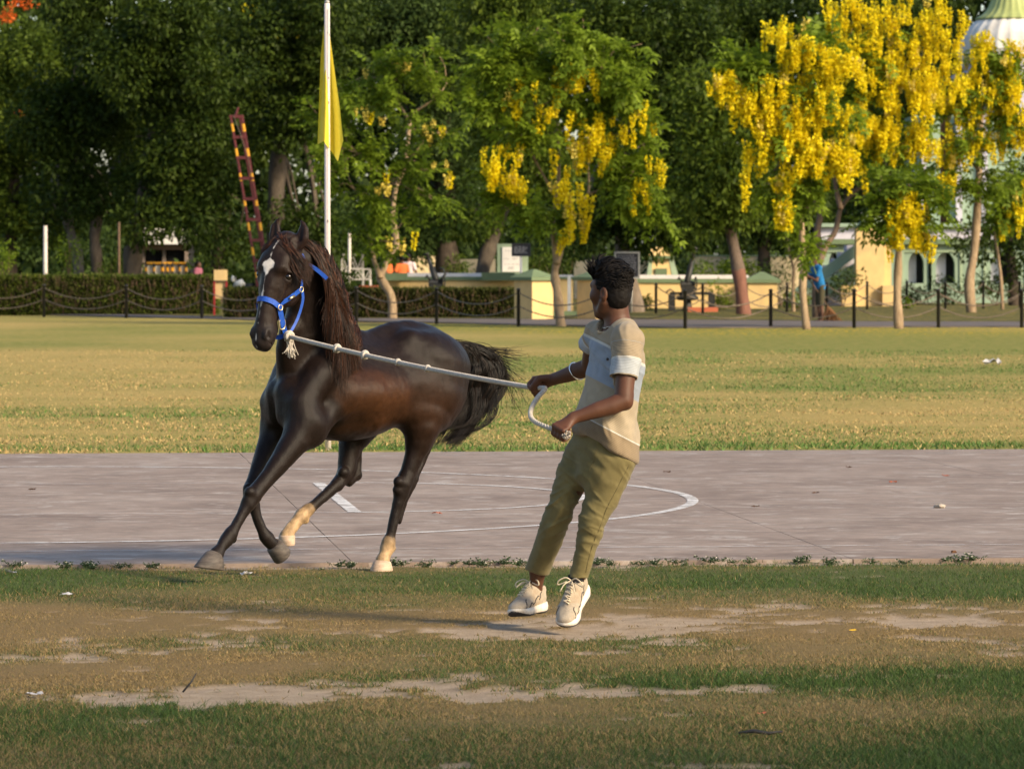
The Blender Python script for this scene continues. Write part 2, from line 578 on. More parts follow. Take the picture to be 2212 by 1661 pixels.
def zone(X, Y):
    """bare earth mask and greenness of the near turf"""
    px = X / Y * F_PX + PXW / 2; py = EYE * F_PX / Y + HZ
    P = np.stack([X * 1.7, Y * 1.5, 0 * X], 1)
    n1 = fbm(P, 4, 3); n2 = fbm(P * 3.1 + 9, 3, 5); n3 = fbm(P * 0.45 + 4, 2, 8)
    b = np.zeros_like(X)
    for (cx, cy, hw, hh, w) in BLOBS:
        b = b + w * np.exp(-((px - cx) / hw) ** 2 - ((py - cy) / hh) ** 2)
    n4 = fbm(P * 8.0 + 2, 3, 6)
    q = b + 0.80 * (n1 - 0.5) + 0.80 * (n2 - 0.5) + 0.75 * (n4 - 0.5)
    dirt = sstep(0.20, 0.34, q - 0.22 * np.exp(-((py - 1262) / 30) ** 2))
    edge = court_v(X, Y)
    dirt = np.maximum(dirt, sstep(-0.42, -0.18, edge + 0.55 * (n1 - 0.5)) * sstep(0.35, 0.6, n2 + 0.2))
    dry = np.exp(-((py - 1345) / 46) ** 2) * 0.95 + np.exp(-((py - 1425) / 40) ** 2) * 0.62 + np.exp(-((py - 1530) / 40) ** 2) * 0.25 + np.exp(-((py - 1225) / 14) ** 2) * 0.35
    dry = dry + 0.12 * np.exp(-((py - 1500) / 60) ** 2) - 0.30 * sstep(1500, 2200, px) * sstep(1400, 1560, py)
    dry = dry + 0.25 * sstep(700, 0, px) * sstep(1290, 1330, py) * sstep(1480, 1400, py)
    green = np.clip(0.9 + 0.35 * np.exp(-((py - 1265) / 26) ** 2) - dry + 1.1 * (n3 - 0.5) + 0.7 * (n1 - 0.5), 0, 1)
    return dirt, green

def grid_sheet(name, x0f, x1f, ys, nx, zfun):
    """sheet whose width follows the view: x from x0f(Y) to x1f(Y)"""
    ny = len(ys)
    t = np.linspace(0, 1, nx)
    Y = np.repeat(ys, nx); T = np.tile(t, ny)
    X = x0f(Y) + (x1f(Y) - x0f(Y)) * T
    Z = zfun(X, Y)
    i = (np.arange(ny - 1)[:, None] * nx + np.arange(nx - 1)[None]).ravel()
    F = np.stack([i, i + 1, i + nx + 1, i + nx], 1)
    return np_mesh(name, np.stack([X, Y, Z], 1), F), X, Y

# soil and turf under everything, out to the horizon
t = NT('soil_and_turf')
v = t.geo()
c = t.ramp(t.noise(v, 0.35, 6, 0.6), [(0.3, (0.085, 0.085, 0.03)), (0.5, (0.13, 0.115, 0.045)), (0.7, (0.19, 0.15, 0.07))])
c = t.mix(t.noise(v, 14, 4), c, (0.06, 0.065, 0.02))
t.set(color=c, rough=0.95, spec=0.1)
M_GROUND = t.m
gm = MB().add([(-3000, -500, -0.06), (3000, -500, -0.06), (3000, 4000, -0.06), (-3000, 4000, -0.06)], [[0, 1, 2, 3]])
tag(gm.build('ground', M_GROUND), kind='structure')

def attr(t, name='Col'):
    a = t.n('ShaderNodeAttribute'); a.attribute_name = name
    s = t.n('ShaderNodeSeparateColor'); t.l(a.outputs['Color'], s.inputs[0])
    return a.outputs['Color'], s.outputs[0], s.outputs[1], s.outputs[2]

t = NT('near_turf')
v = t.geo()
_, dr, gn, _b = attr(t)
fine = t.noise(v, 55, 5, 0.7)
grs = t.mix(gn, (0.215, 0.140, 0.060), (0.060, 0.095, 0.022))
grs = t.mix(t.ramp(fine, [(0.35, 0.0), (0.75, 0.8)]), grs, (0.15, 0.12, 0.055))
soil = t.ramp(t.noise(v, 9, 6, 0.65), [(0.3, (0.30, 0.225, 0.155)), (0.7, (0.44, 0.345, 0.25))])
soil = t.mix(t.ramp(t.noise(v, 120, 3), [(0.55, 0.0), (0.7, 0.6)]), soil, (0.13, 0.095, 0.065))
t.set(color=t.mix(dr, grs, soil), rough=0.95, spec=0.12)
t.bump(t.noise(v, 70, 5, 0.7), 0.7, 0.02)
ys = np.arange(9.0, 24.9, 0.055)
me, X, Y = grid_sheet('near_turf', lambda y: -0.13 * y - 1.2, lambda y: 0.13 * y + 1.2, ys, 150,
                      lambda X, Y: 0.0 * X)
d, g = zone(X, Y)
z = 0.02 * (fbm(np.stack([X * 2.2, Y * 2.2, 0 * X], 1), 3, 21) - 0.5) - 0.012 * d
z = np.where(court_v(X, Y) > -0.04, -0.05, z)
co = np.stack([X, Y, z], 1).astype(np.float32)
me.vertices.foreach_set('co', co.ravel())
set_col(me, np.stack([d, g, 0 * d], 1))
tag(link('near_turf', me, t.m, None, True), kind='structure')

# ---- court: slabs divided by joints, painted lines
t = NT('weathered_concrete')
v = t.geo()
vs = t.geo((0.8, 0.9, 1))
big = t.noise(vs, 1.1, 6, 0.6, 0.4)
c = t.ramp(big, [(0.28, (0.195, 0.142, 0.112)), (0.5, (0.275, 0.208, 0.168)), (0.72, (0.34, 0.268, 0.222))])
sc = t.ramp(t.noise(t.geo((0.9, 1.3, 1)), 2.6, 9, 0.75, 0.9), [(0.53, 0.0), (0.62, 0.85)])
c = t.mix(sc, c, (0.40, 0.345, 0.305))
pit = t.ramp(t.noise(v, 45, 4, 0.7), [(0.60, 0.0), (0.72, 0.7)])
c = t.mix(pit, c, (0.15, 0.115, 0.095))
mot = t.noise(v, 5.5, 5, 0.65)
c = t.mix(1.0, c, t.ramp(mot, [(0.3, 0.72), (0.7, 1.12)]), 'MULTIPLY')
t.set(color=c, rough=0.78, spec=0.3)
t.bump(t.noise(v, 60, 5, 0.7), 0.35, 0.006)
M_CONC = t.m
t = NT('joint_earth'); t.set(color=t.ramp(t.noise(t.geo(), 12, 4), [(0.3, (0.11, 0.09, 0.075)), (0.7, (0.18, 0.15, 0.125))]), rough=1.0)
M_JOINT = t.m
court_root = wempty('court', (0, 31, 0)); tag(court_root, kind='structure')
uA, vA = court_uv(618, 1075); uB, vB = court_uv(1491, 1077)
step = uB - uA
edges = [uA + step * k for k in range(-9, 10)]
for a, b in zip(edges[:-1], edges[1:]):
    m = MB()
    n = 24
    gap = 0.0012
    rr = random.Random(int(a * 100))
    ws = [rr.uniform(-0.012, 0.012) for _ in range(n + 1)]
    top = []; 
    for i in range(n + 1):
        vv = C_DEPTH * i / n
        top.append((court(a + gap + 0 * ws[i], vv), court(b - gap - abs(ws[i]) * 0.5, vv)))
    base = -0.05
    V = []
    for l, r in top:
        V += [l, r, Vector((l.x, l.y, base)), Vector((r.x, r.y, base))]
    Fc = []
    for i in range(n):
        q = 4 * i; w_ = q + 4
        Fc += [[q, q + 1, w_ + 1, w_], [q, w_, w_ + 2, q + 2], [q + 1, q + 3, w_ + 3, w_ + 1]]
    Fc += [[0, 2, 3, 1], [4 * n, 4 * n + 1, 4 * n + 3, 4 * n + 2]]
    m.add(V, Fc)
    m.build('concrete_slab', M_CONC, court_root)
m = MB().add([court(edges[0], 0.01, 0.002), court(edges[-1], 0.01, 0.002), court(edges[-1], C_DEPTH - 0.01, 0.002), court(edges[0], C_DEPTH - 0.01, 0.002)], [[0, 1, 2, 3]])
m.build('joint_bed', M_JOINT, court_root)

t = NT('worn_white_paint')
v = t.geo()
c = t.ramp(t.noise(v, 14, 5), [(0.3, (0.60, 0.57, 0.55)), (0.7, (0.78, 0.76, 0.74))])
t.set(color=c, rough=0.7)
tr = t.n('ShaderNodeBsdfTransparent'); ms = t.n('ShaderNodeMixShader')
wear = t.ramp(t.noise(t.geo((1, 1, 1)), 5, 8, 0.75), [(0.38, 0.75), (0.56, 0.10)])
t.l(wear, ms.inputs[0]); t.l(t.b.outputs[0], ms.inputs[1]); t.l(tr.outputs[0], ms.inputs[2]); t.l(ms.outputs[0], t.o.inputs['Surface'])
M_PAINT = t.m
M_FAINT = M_PAINT.copy(); M_FAINT.name = 'faded_white_paint'
for nd in M_FAINT.node_tree.nodes:
    if nd.type == 'VALTORGB' and nd.color_ramp.elements[0].color[0] > nd.color_ramp.elements[1].color[0]:
        nd.color_ramp.elements[0].position = .40; nd.color_ramp.elements[0].color = (.95, .95, .95, 1); nd.color_ramp.elements[1].position = .66; nd.color_ramp.elements[1].color = (.35, .35, .35, 1)
def stripe(name, uv, w, closed=False, faint=False):
    uv = np.array(uv)
    tg = np.gradient(uv, axis=0); tg /= np.linalg.norm(tg, axis=1, keepdims=True)
    nr = np.stack([-tg[:, 1], tg[:, 0]], 1)
    L = uv + nr * w / 2; R = uv - nr * w / 2
    V = [court(*p, C_TOP + 0.004) for p in L] + [court(*p, C_TOP + 0.004) for p in R]
    n = len(uv)
    MB().add(V, [[n + i, n + i + 1, i + 1, i] for i in range(n - 1)]).build(name, M_FAINT if faint else M_PAINT, court_root)
fu = (court_uv(680, 1043)[0] + court_uv(775, 1107)[0]) / 2
v1 = court_uv(680, 1043)[1]; v0 = court_uv(775, 1107)[1]; vm = (v0 + v1) / 2
stripe('free_throw_line', [(fu, v0), (fu, v1)], 0.085)
stripe('lane_line', [(fu - 8 * k / 6, v0) for k in range(7)], 0.05, faint=True)
stripe('lane_line', [(fu - 8 * k / 6, v1) for k in range(7)], 0.05, faint=True)
rin = court_uv(1256, 1071)[0] - fu
stripe('free_throw_circle', [(fu + rin * math.cos(a), vm + (v1 - v0) / 2 * math.sin(a)) for a in np.linspace(-math.pi / 2, math.pi / 2, 60)], 0.06)
ur = court_uv(1499, 1077)[0]
def arc_v(u):  # half depth of the three point arc at u
    return 0.0
R3 = 4.75; uc = ur - R3
rv = 4.75
stripe('three_point_arc', [(uc + R3 * math.cos(a), vm - 0.1 + rv * math.sin(a)) for a in np.linspace(-math.pi / 2, math.pi / 2, 90)], 0.075)
stripe('three_point_line', [(uc - 1.2 * k, vm - 0.1 - rv) for k in range(5)], 0.06, faint=True)
stripe('three_point_line', [(uc - 1.2 * k, vm - 0.1 + rv) for k in range(5)], 0.06, faint=True)
vs_ = court_uv(1106, 1184)[1]
stripe('side_line', [(-14 + k, vs_) for k in range(29)], 0.055, faint=True)
stripe('side_line', [(-14 + k, C_DEPTH - 0.75) for k in range(29)], 0.05, faint=True)

# ---- far lawn up to the path, mown, dry and green bands
def path_near(X):   # near edge of the park path (Y as function of X, at about 105..118 m)
    return np.interp(X, [-40, -14, -6.5, -3.5, -1.5, 0.2, 3.8, 9, 20, 60], [133, 129, 117, 114, 112, 108.5, 104.5, 105.8, 105.5, 104])
def path_far(X):
    return np.interp(X, [-40, -14, -6.5, -3.5, -1.5, 0.2, 3.8, 9, 20, 60], [138, 133, 120, 119.5, 118.5, 118, 117, 113.5, 112.5, 111])
t = NT('far_lawn')
v = t.geo()
_, pet, gn, dk = attr(t)
fine = t.noise(t.geo((1, 0.35, 1)), 5.0, 6, 0.7)
a = t.mix(gn, (0.41, 0.30, 0.10), (0.165, 0.19, 0.040))
a = t.mix(t.ramp(fine, [(0.35, 0.0), (0.7, 0.5)]), a, (0.47, 0.34, 0.13))
a = t.mix(t.ramp(t.noise(t.geo((1, 0.5, 1)), 16, 4, 0.7), [(0.45, 0.0), (0.7, 0.55)]), a, (0.16, 0.165, 0.04))
yl = t.ramp(t.noise(t.geo((1.3, 0.4, 1)), 7, 3, 0.6), [(0.54, 0.0), (0.60, 1.0)])
a = t.mix(t.math('MULTIPLY', yl, pet), a, (0.56, 0.38, 0.035))
t.set(color=a, rough=0.95, spec=0.1)
t.bump(t.noise(v, 40, 4, 0.7), 0.8, 0.03)
def lawn_zone(X, Y):
    px = X / Y * F_PX + PXW / 2; py = EYE * F_PX / Y + HZ
    n1 = fbm(np.stack([X * 0.22, Y * 0.10, 0 * X], 1), 4, 31); n2 = fbm(np.stack([X * 0.10, py * 0.055, 0 * X], 1), 3, 37)
    n3 = fbm(np.stack([X * 0.9, Y * 0.5, 0 * X], 1), 3, 41)
    g = 0.54 + 1.2 * (n1 - 0.5) + 1.7 * (n2 - 0.5) + 0.4 * (n3 - 0.5)
    g = g + 0.65 * np.exp(-((py - 968) / 17) ** 2) * (0.55 + 0.45 * sstep(0, 1500, px))
    g = g + 0.45 * sstep(780, 1400, px) * sstep(880, 760, py) - 0.25 * sstep(700, 200, px) * sstep(900, 800, py)
    g = g + 0.30 * np.exp(-((py - 900) / 22) ** 2) * sstep(1200, 400, px) - 0.35 * np.exp(-((py - 905) / 28) ** 2) * sstep(1200, 1700, px)
    pet = sstep(118, 106, Y + 0 * X) * 0 + sstep(17, 2, path_near(X) - Y) * (0.25 + 0.75 * sstep(-6, 3, X))
    return np.clip(g, 0, 1), np.clip(pet * (0.4 + 1.2 * n3), 0, 1)
ys = np.concatenate([np.arange(36.2, 60, 0.22), np.arange(60, 150, 0.5)])
me, X, Y = grid_sheet('far_lawn', lambda y: -0.14 * y - 4, lambda y: 0.14 * y + 4, ys, 150, lambda X, Y: 0 * X)
cv = court_v(X, Y)
z = np.where(cv < C_DEPTH + 0.03, -0.045, 0.01 + 0.025 * (fbm(np.stack([X, Y, 0 * X], 1), 2, 2) - 0.5))
me.vertices.foreach_set('co', np.stack([X, Y, z], 1).astype(np.float32).ravel())
g, pet = lawn_zone(X, Y)
set_col(me, np.stack([pet, g, 0 * g], 1))
M_LAWN = t.m
tag(link('far_lawn', me, M_LAWN, None, True), kind='structure')

# ---- park path behind the chain line, verge beyond it
M_PATH = mat_plain('path_asphalt', (0.115, 0.095, 0.088), 0.9, 0.25, 0.9, 0.3, kind='Object')
xs = np.concatenate([np.arange(-40, 40.1, 0.5)])
V = []
for x in xs: V += [(x, float(path_near(x)), 0.045), (x, float(path_far(x)), 0.045), (x, float(path_near(x)), -0.05)]
n = len(xs)
Fp = [[3 * i, 3 * i + 3, 3 * i + 4, 3 * i + 1] for i in range(n - 1)] + [[3 * i + 2, 3 * i + 5, 3 * i + 3, 3 * i] for i in range(n - 1)]
tag(MB().add(V, Fp).build('path', M_PATH), kind='structure')
t = NT('verge_turf')
v = t.geo()
c = t.ramp(t.noise(v, 0.8, 6, 0.65), [(0.32, (0.06, 0.065, 0.02)), (0.5, (0.12, 0.115, 0.04)), (0.68, (0.20, 0.15, 0.065))])
yl = t.ramp(t.noise(t.geo((1.3, 0.4, 1)), 5, 3, 0.6), [(0.60, 0.0), (0.65, 0.7)])
t.set(color=t.mix(yl, c, (0.45, 0.30, 0.05)), rough=0.95, spec=0.1)
t.bump(t.noise(v, 30, 4), 0.8, 0.04)
V = []
for x in xs: V += [(x, float(path_far(x)) + 0.02, 0.05), (x, 200, 0.05)]
tag(MB().add(V, [[2 * i, 2 * i + 2, 2 * i + 3, 2 * i + 1] for i in range(n - 1)]).build('verge', t.m), kind='structure')

# ---- grass blades (nobody could count them)
def blades(name, X, Y, Z, hgt, wid, cols, mat, lean=0.5):
    n = len(X)
    az = RNG.uniform(0, 2 * np.pi, n); ln = RNG.normal(0, lean, (n, 2)) * hgt[:, None]
    dx, dy = np.cos(az) * wid / 2, np.sin(az) * wid / 2
    V = np.empty((n, 3, 3), dtype=np.float32)
    V[:, 0] = np.stack([X - dx, Y - dy, Z], 1); V[:, 1] = np.stack([X + dx, Y + dy, Z], 1)
    V[:, 2] = np.stack([X + ln[:, 0], Y + ln[:, 1], Z + hgt], 1)
    me = np_mesh(name, V.reshape(-1, 3), np.arange(3 * n).reshape(-1, 3))
    set_col(me, np.repeat(cols, 3, axis=0))
    return link(name, me, mat)
t = NT('grass_blade')
ac = t.n('ShaderNodeAttribute'); ac.attribute_name = 'Col'
t.set(color=ac.outputs['Color'], rough=0.6, spec=0.25)
tr = t.n('ShaderNodeBsdfTranslucent'); ms = t.n('ShaderNodeMixShader'); ms.inputs[0].default_value = 0.3
t.l(ac.outputs['Color'], tr.inputs[0]); t.l(t.b.outputs[0], ms.inputs[1]); t.l(tr.outputs[0], ms.inputs[2]); t.l(ms.outputs[0], t.o.inputs['Surface'])
M_BLADE = t.m
def blade_cols(g, n, k=1.0):
    r = RNG.random(n)[:, None]
    green = np.array([0.054, 0.094, 0.020]) * (0.6 + 0.9 * r)
    straw = np.array([0.285, 0.200, 0.085]) * (0.55 + 0.8 * r)
    pick = (RNG.random(n) < np.clip(g * 1.15 - 0.12, 0.04, 0.94))[:, None]
    return np.where(pick, green, straw) * k
N = 620000
Y = 1 / RNG.uniform(1 / 24.5, 1 / 13.2, N); X = RNG.uniform(-1, 1, N) * (0.118 * Y + 0.5)
d, g = zone(X, Y)
cvv = court_v(X, Y)
dens = np.clip(1.0 - 1.02 * d, 0.012, 1) * (0.8 + 0.2 * g)
keep = (RNG.random(N) < dens) & (cvv < -0.03)
X, Y, d, g = X[keep], Y[keep], d[keep], g[keep]
n = len(X)
h = (0.009 + 0.016 * RNG.random(n) ** 1.5) * (0.55 + 0.9 * g)
tall = RNG.random(n) < 0.012 * g
h = np.where(tall, h * 1.7, h)
pyv = EYE * F_PX / Y + HZ
h = h * (1 - 0.28 * np.exp(-((pyv - 1250) / 35) ** 2))
tag(blades('near_grass', X, Y, 0.008 * (fbm(np.stack([X * 2.2, Y * 2.2, 0 * X], 1), 3, 21) - 0.5) - 0.004, h, 0.0028 + 0.0025 * RNG.random(n), blade_cols(g, n), M_BLADE, 0.7),
    'short patchy green and straw grass in the foreground', 'grass', kind='stuff')
N = 85000
Y = 1 / RNG.uniform(1 / 80, 1 / 37.2, N); X = RNG.uniform(-1, 1, N) * (0.122 * Y + 1)
keep = court_v(X, Y) > C_DEPTH + 0.05
X, Y = X[keep], Y[keep]; n = len(X)
g, pet = lawn_zone(X, Y)
h = (0.014 + 0.026 * RNG.random(n)) * (0.7 + 0.5 * g) * np.where(court_v(X, Y) < C_DEPTH + 0.8, 1.35, 1.0)
cols = blade_cols(g, n, 1.0) * 1.7
tag(blades('lawn_grass', X, Y, np.zeros(n), h, 0.010 + 0.010 * RNG.random(n) + Y * 0.00012, cols, M_BLADE, 0.6),
    'sunlit mown lawn grass beyond the concrete court', 'grass', kind='stuff')
# ------------------------------------------------------------------ horse
H_YAW = math.radians(45)
ca_, sa_ = math.cos(H_YAW), math.sin(H_YAW)
H_R = Vector((ca_, sa_, 0)); H_L = Vector((sa_, -ca_, 0)); H_F = -H_R
def c1(cx, cy): return 405 + 0.4878 * cx, 459 + 0.4878 * cy
_hx, _hy = c1(862, 1588)
_h0 = G(_hx, _hy)
H_O = _h0 - H_L * 0.11
def hp(cx, cy, l):
    """point on the horse: sketch pixel (cx,cy), l metres to the horse's left of its middle plane"""
    px, py = c1(cx, cy)
    k = (px - PXW / 2) / F_PX
    t_ = (k * (H_O.y - ca_ * l) - H_O.x - sa_ * l) / (ca_ - k * sa_)
    p = H_O + H_R * t_ + H_L * l
    return Vector((p.x, p.y, EYE - (py - HZ) * p.y / F_PX))
horse_root = wempty('horse', (H_O.x, H_O.y, 0))
tag(horse_root, 'dark bay cantering horse with white blaze, two white hind socks and blue halter', 'horse')

HL = tuple(H_L); HR = tuple(H_R)
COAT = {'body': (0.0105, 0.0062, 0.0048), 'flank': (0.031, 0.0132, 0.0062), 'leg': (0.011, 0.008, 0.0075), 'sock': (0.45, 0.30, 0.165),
        'hoof': (0.13, 0.105, 0.09), 'whoof': (0.50, 0.36, 0.26), 'muzzle': (0.022, 0.018, 0.018), 'head': (0.017, 0.0102, 0.0078), 'ear': (0.02, 0.011, 0.009)}
allp = [hp(30, 1590, .1), hp(1260, 420, .2), hp(400, 40, .3), hp(400, 1500, -.2), hp(1220, 700, -.1), hp(1230, 700, .3), hp(250, 560, .3)]
lo = np.min([tuple(p) for p in allp], axis=0) - 0.12; hi = np.max([tuple(p) for p in allp], axis=0) + 0.12
lo[2] = -0.02
fh = Field(lo, hi, 0.0068)
def ch(pts, k=0.014, kfirst=None, col='body', side=HL):
    fh.chain([(tuple(hp(a, b, l)), r) for (a, b, l, r) in pts], k, kfirst, side, col)
# trunk: (lateral, vertical) radii
ch([(545, 790, 0, (.175, .20)), (615, 765, 0, (.19, .265)), (700, 775, 0, (.225, .272)), (790, 770, .0, (.245, .258)), (880, 735, 0, (.24, .235)),
    (960, 705, 0, (.235, .232)), (1025, 690, 0, (.225, .215)), (1065, 715, 0, (.17, .17))], k=0.05)
# withers and croup ridge
ch([(590, 520, .01, .06), (690, 545, 0, .05), (790, 570, 0, .05), (900, 535, 0, .06), (985, 522, 0, .055), (1070, 556, 0, .06), (1140, 610, 0, .05)], k=0.06)
# hip bones / loin
ch([(985, 575, .13, .07), (1040, 620, .15, .10)], k=0.07); ch([(870, 575, -.13, .07), (930, 610, -.14, .10)], k=0.07)
# neck
ch([(575, 750, 0, (.15, .235)), (560, 640, .03, (.125, .215)), (548, 520, .06, (.108, .185)), (552, 410, .09, (.096, .155)), (548, 300, .12, (.088, .135)), (510, 205, .15, (.080, .11))], k=0.03, kfirst=0.06)
# windpipe / neck muscle
ch([(455, 700, .03, .07), (440, 600, .06, .058), (450, 520, .09, .05)], k=0.05)
# shoulder blades, upper arms, chest
for s in (1, -1):
    if s > 0:
        ch([(640, 590, .12, .07), (585, 720, .16, .085), (505, 842, .145, .082)], k=0.05)
        ch([(505, 845, .145, .080), (530, 925, .165, .085), (535, 985, .165, .07)], k=0.035)
        ch([(630, 880, .17, .06), (565, 955, .17, .07)], k=0.06)
    else:
        ch([(480, 600, -.10, .07), (440, 720, -.15, .08), (392, 838, -.135, .076)], k=0.05)
        ch([(392, 845, -.135, .076), (400, 930, -.15, .078), (415, 980, -.15, .065)], k=0.035)
ch([(455, 800, .06, .085), (462, 890, .075, .085), (480, 945, .08, .06)], k=0.035)
ch([(412, 800, -.05, .08), (415, 890, -.07, .08), (425, 940, -.08, .055)], k=0.035)
# left foreleg
ch([(515, 930, .165, .090), (478, 1010, .165, .076), (425, 1085, .16, .059), (360, 1170, .15, .044), (316, 1222, .145, .042), (290, 1252, .14, .047), (268, 1288, .14, .036)], k=0.02, kfirst=0.05)
ch([(268, 1288, .14, .036), (240, 1338, .135, .0275), (210, 1392, .13, .027), (192, 1422, .125, .037), (174, 1448, .12, .037), (148, 1483, .12, .028), (128, 1512, .12, .038)], k=0.012, col='leg')
ch([(275, 1300, .115, .018), (225, 1385, .108, .015), (200, 1430, .108, .02)], k=0.015, col='leg')
# right foreleg
ch([(405, 930, -.15, .085), (372, 1010, -.145, .070), (335, 1090, -.135, .053), (300, 1180, -.12, .042), (283, 1228, -.11, .044), (282, 1258, -.105, .042), (292, 1295, -.10, .031)], k=0.02, kfirst=0.05)
ch([(292, 1295, -.10, .031), (308, 1350, -.09, .0265), (328, 1402, -.08, .0265), (345, 1433, -.075, .036), (360, 1453, -.07, .035), (385, 1476, -.065, .033)], k=0.012, col='leg')
# left hindquarter and leg
ch([(1075, 700, .10, .20), (1085, 800, .14, .165), (1065, 880, .16, .118), (1042, 950, .165, .090), (1024, 1020, .165, .068)], k=0.08)
ch([(1000, 780, .15, .12), (1008, 870, .175, .085), (1020, 930, .175, .065)], k=0.10)
ch([(1140, 700, .08, .12), (1150, 800, .12, .095), (1105, 900, .13, .075)], k=0.09)
ch([(1024, 1020, .165, .068), (1002, 1085, .16, .051), (978, 1150, .15, .044), (957, 1200, .145, .048), (945, 1245, .14, .041), (932, 1290, .135, .029)], k=0.018)
ch([(1075, 1000, .15, .03), (1035, 1110, .14, .021), (1000, 1172, .135, .027), (992, 1205, .135, .027), (964, 1270, .13, .017), (938, 1370, .12, .012)], k=0.014)
ch([(932, 1290, .135, .029), (914, 1360, .125, .0265), (900, 1425, .12, .0265), (890, 1460, .115, .035)], k=0.012, col='leg')
ch([(890, 1460, .115, .035), (884, 1486, .11, .040), (874, 1515, .11, .033), (864, 1540, .11, .039)], k=0.012, col='sock')
# right hindquarter and leg (swung forward under the belly)
ch([(900, 730, -.10, .19), (850, 830, -.14, .15), (790, 900, -.15, .12), (745, 975, -.15, .092)], k=0.06)
ch([(745, 960, -.15, .092), (722, 1030, -.145, .064), (710, 1090, -.14, .051), (706, 1135, -.135, .049), (692, 1168, -.13, .043), (662, 1205, -.125, .034)], k=0.02)
ch([(752, 1040, -.14, .028), (750, 1110, -.135, .024), (746, 1158, -.13, .029), (716, 1195, -.128, .024)], k=0.016)
ch([(662, 1205, -.125, .034), (610, 1252, -.13, .0285), (560, 1295, -.14, .028), (532, 1318, -.145, .033)], k=0.012, col='leg')
ch([(532, 1318, -.145, .033), (508, 1340, -.15, .040), (480, 1372, -.15, .032), (452, 1408, -.15, .032), (440, 1430, -.15, .039)], k=0.012, col='sock')
# belly, flank fold, tail dock
ch([(640, 905, 0, (.15, .10)), (760, 900, .03, (.19, .09)), (850, 850, .05, (.17, .09))], k=0.08, col='flank')
ch([(700, 800, .17, .12), (800, 800, .19, .11), (900, 790, .19, .08)], k=0.08, col='flank')
ch([(960, 900, .12, .045), (1000, 860, .17, .05)], k=0.05, col='flank')
ch([(1130, 590, 0, .055), (1185, 600, 0, .042), (1235, 606, .0, .026)], k=0.03)

# joint knobs: carpal bones, hock, back of the fetlocks
for (a_, b_, l_, r_) in ((276, 1238, .158, .030), (304, 1262, .122, .029), (268, 1268, .150, .026), (268, 1222, -.095, .028), (296, 1252, -.115, .026),
                         (936, 1192, .155, .030), (930, 1228, .145, .027), (690, 1150, -.105, .030), (200, 1446, .112, .022), (362, 1432, -.075, .022), (905, 1486, .105, .022), (522, 1362, -.145, .022), (1002, 1180, .135, .026), (750, 1166, -.13, .026)):
    fh.ball(tuple(hp(a_, b_, l_)), r_, k=0.012, col='sock' if (a_, b_) in ((905, 1486), (522, 1362)) else 'leg')
# hooves: coronet ring, wall flaring to the toe, flat sole (built after the body)
HOOVES = [((120, 1516, .12), (34, 1570, .12), (156, 1586, .12), .046, 'hoof'),
          ((384, 1474, -.065), (398, 1556, -.06), (446, 1488, -.06), .044, 'hoof'),
          ((862, 1544, .11), (818, 1592, .11), (902, 1592, .11), .043, 'whoof'),
          ((440, 1430, -.15), (418, 1478, -.15), (462, 1468, -.15), .042, 'whoof')]

# ---- head in its own frame: d down the face, n out of the forehead, r to the horse's left
HD = Vector((-0.215, -0.22, -0.95)).normalized()
HN = Vector((-0.50, -0.84, 0.0)); HN = (HN - HD * HN.dot(HD)).normalized()
HRr = HN.cross(HD).normalized()
if HRr.x < 0: HRr = -HRr
H_POLL = hp(432, 140, .17)
def hh(d, n, r): return tuple(H_POLL + HD * (d * 0.95) + HN * n + HRr * r)
sd = tuple(HRr)
def hc(pts, k=0.02, col='head'): fh.chain([(hh(*p[:3]), p[3]) for p in pts], k, None, sd, col)
hc([(.00, -.03, 0, (.070, .085)), (.08, .0, 0, (.082, .095)), (.17, .0, 0, (.088, .098)), (.25, -.005, 0, (.072, .100)), (.33, .0, 0, (.056, .085)), (.42, .005, 0, (.050, .066)),
    (.49, .0, 0, (.053, .060)), (.54, -.005, 0, (.050, .050))], k=0.02)
fh.chain([(hh(.50, .0, 0), (.056, .056)), (hh(.55, -.005, 0), (.052, .047))], 0.02, None, sd, 'muzzle')
for s in (1, -1):
    # jowl, cheek crest, brow, eye socket, nostril, lips
    fh.ball(hh(.215, -.085, .040 * s), (.040, .085, .105), sd, tuple(HD), 0.03, 'head')
    hc([(.20, .025, .075 * s, .020), (.29, .02, .060 * s, .014), (.35, .015, .050 * s, .008)], 0.02)
    hc([(.145, .055, .070 * s, .022), (.175, .035, .093 * s, .020), (.215, .015, .088 * s, .016)], 0.016)
    hc([(.10, .05, .055 * s, .03), (.15, .065, .05 * s, .03)], 0.03)
    fh.ball(hh(.515, .030, .040 * s), (.022, .026, .034), sd, tuple(HD), 0.012, 'muzzle')
    fh.ball(hh(.188, .038, .098 * s), (.013, .020, .017), sd, tuple(HD), 0.008, 'head', 'sub')
    fh.seg(hh(.500, .042, .062 * s), hh(.530, .030, .056 * s), .0105, .013, k=0.006, op='sub')
    # ears, tips curving in
    e = [(-.005, -.025, .066 * s, (.032, .024)), (-.05, -.016, .084 * s, (.037, .022)), (-.09, -.006, .088 * s, (.028, .016)), (-.12, .002, .080 * s, (.014, .009)), (-.137, .008, .066 * s, (.006, .005))]
    fh.chain([(hh(*p[:3]), p[3]) for p in e], 0.008, 0.02, sd, 'ear')
    fh.seg(hh(-.030, .012, .080 * s), hh(-.105, .014, .085 * s), .019, .009, k=0.006, op='sub')
hc([(.47, -.05, 0, .042), (.53, -.050, 0, .036), (.562, -.042, 0, .030)], 0.02, 'muzzle')
fh.seg(hh(.555, -.02, -.07), hh(.555, -.02, .07), .005, k=0.006, op='sub')
fh.seg(hh(.535, -.028, .05), hh(.558, .0, .055), .006, k=0.006, op='sub')
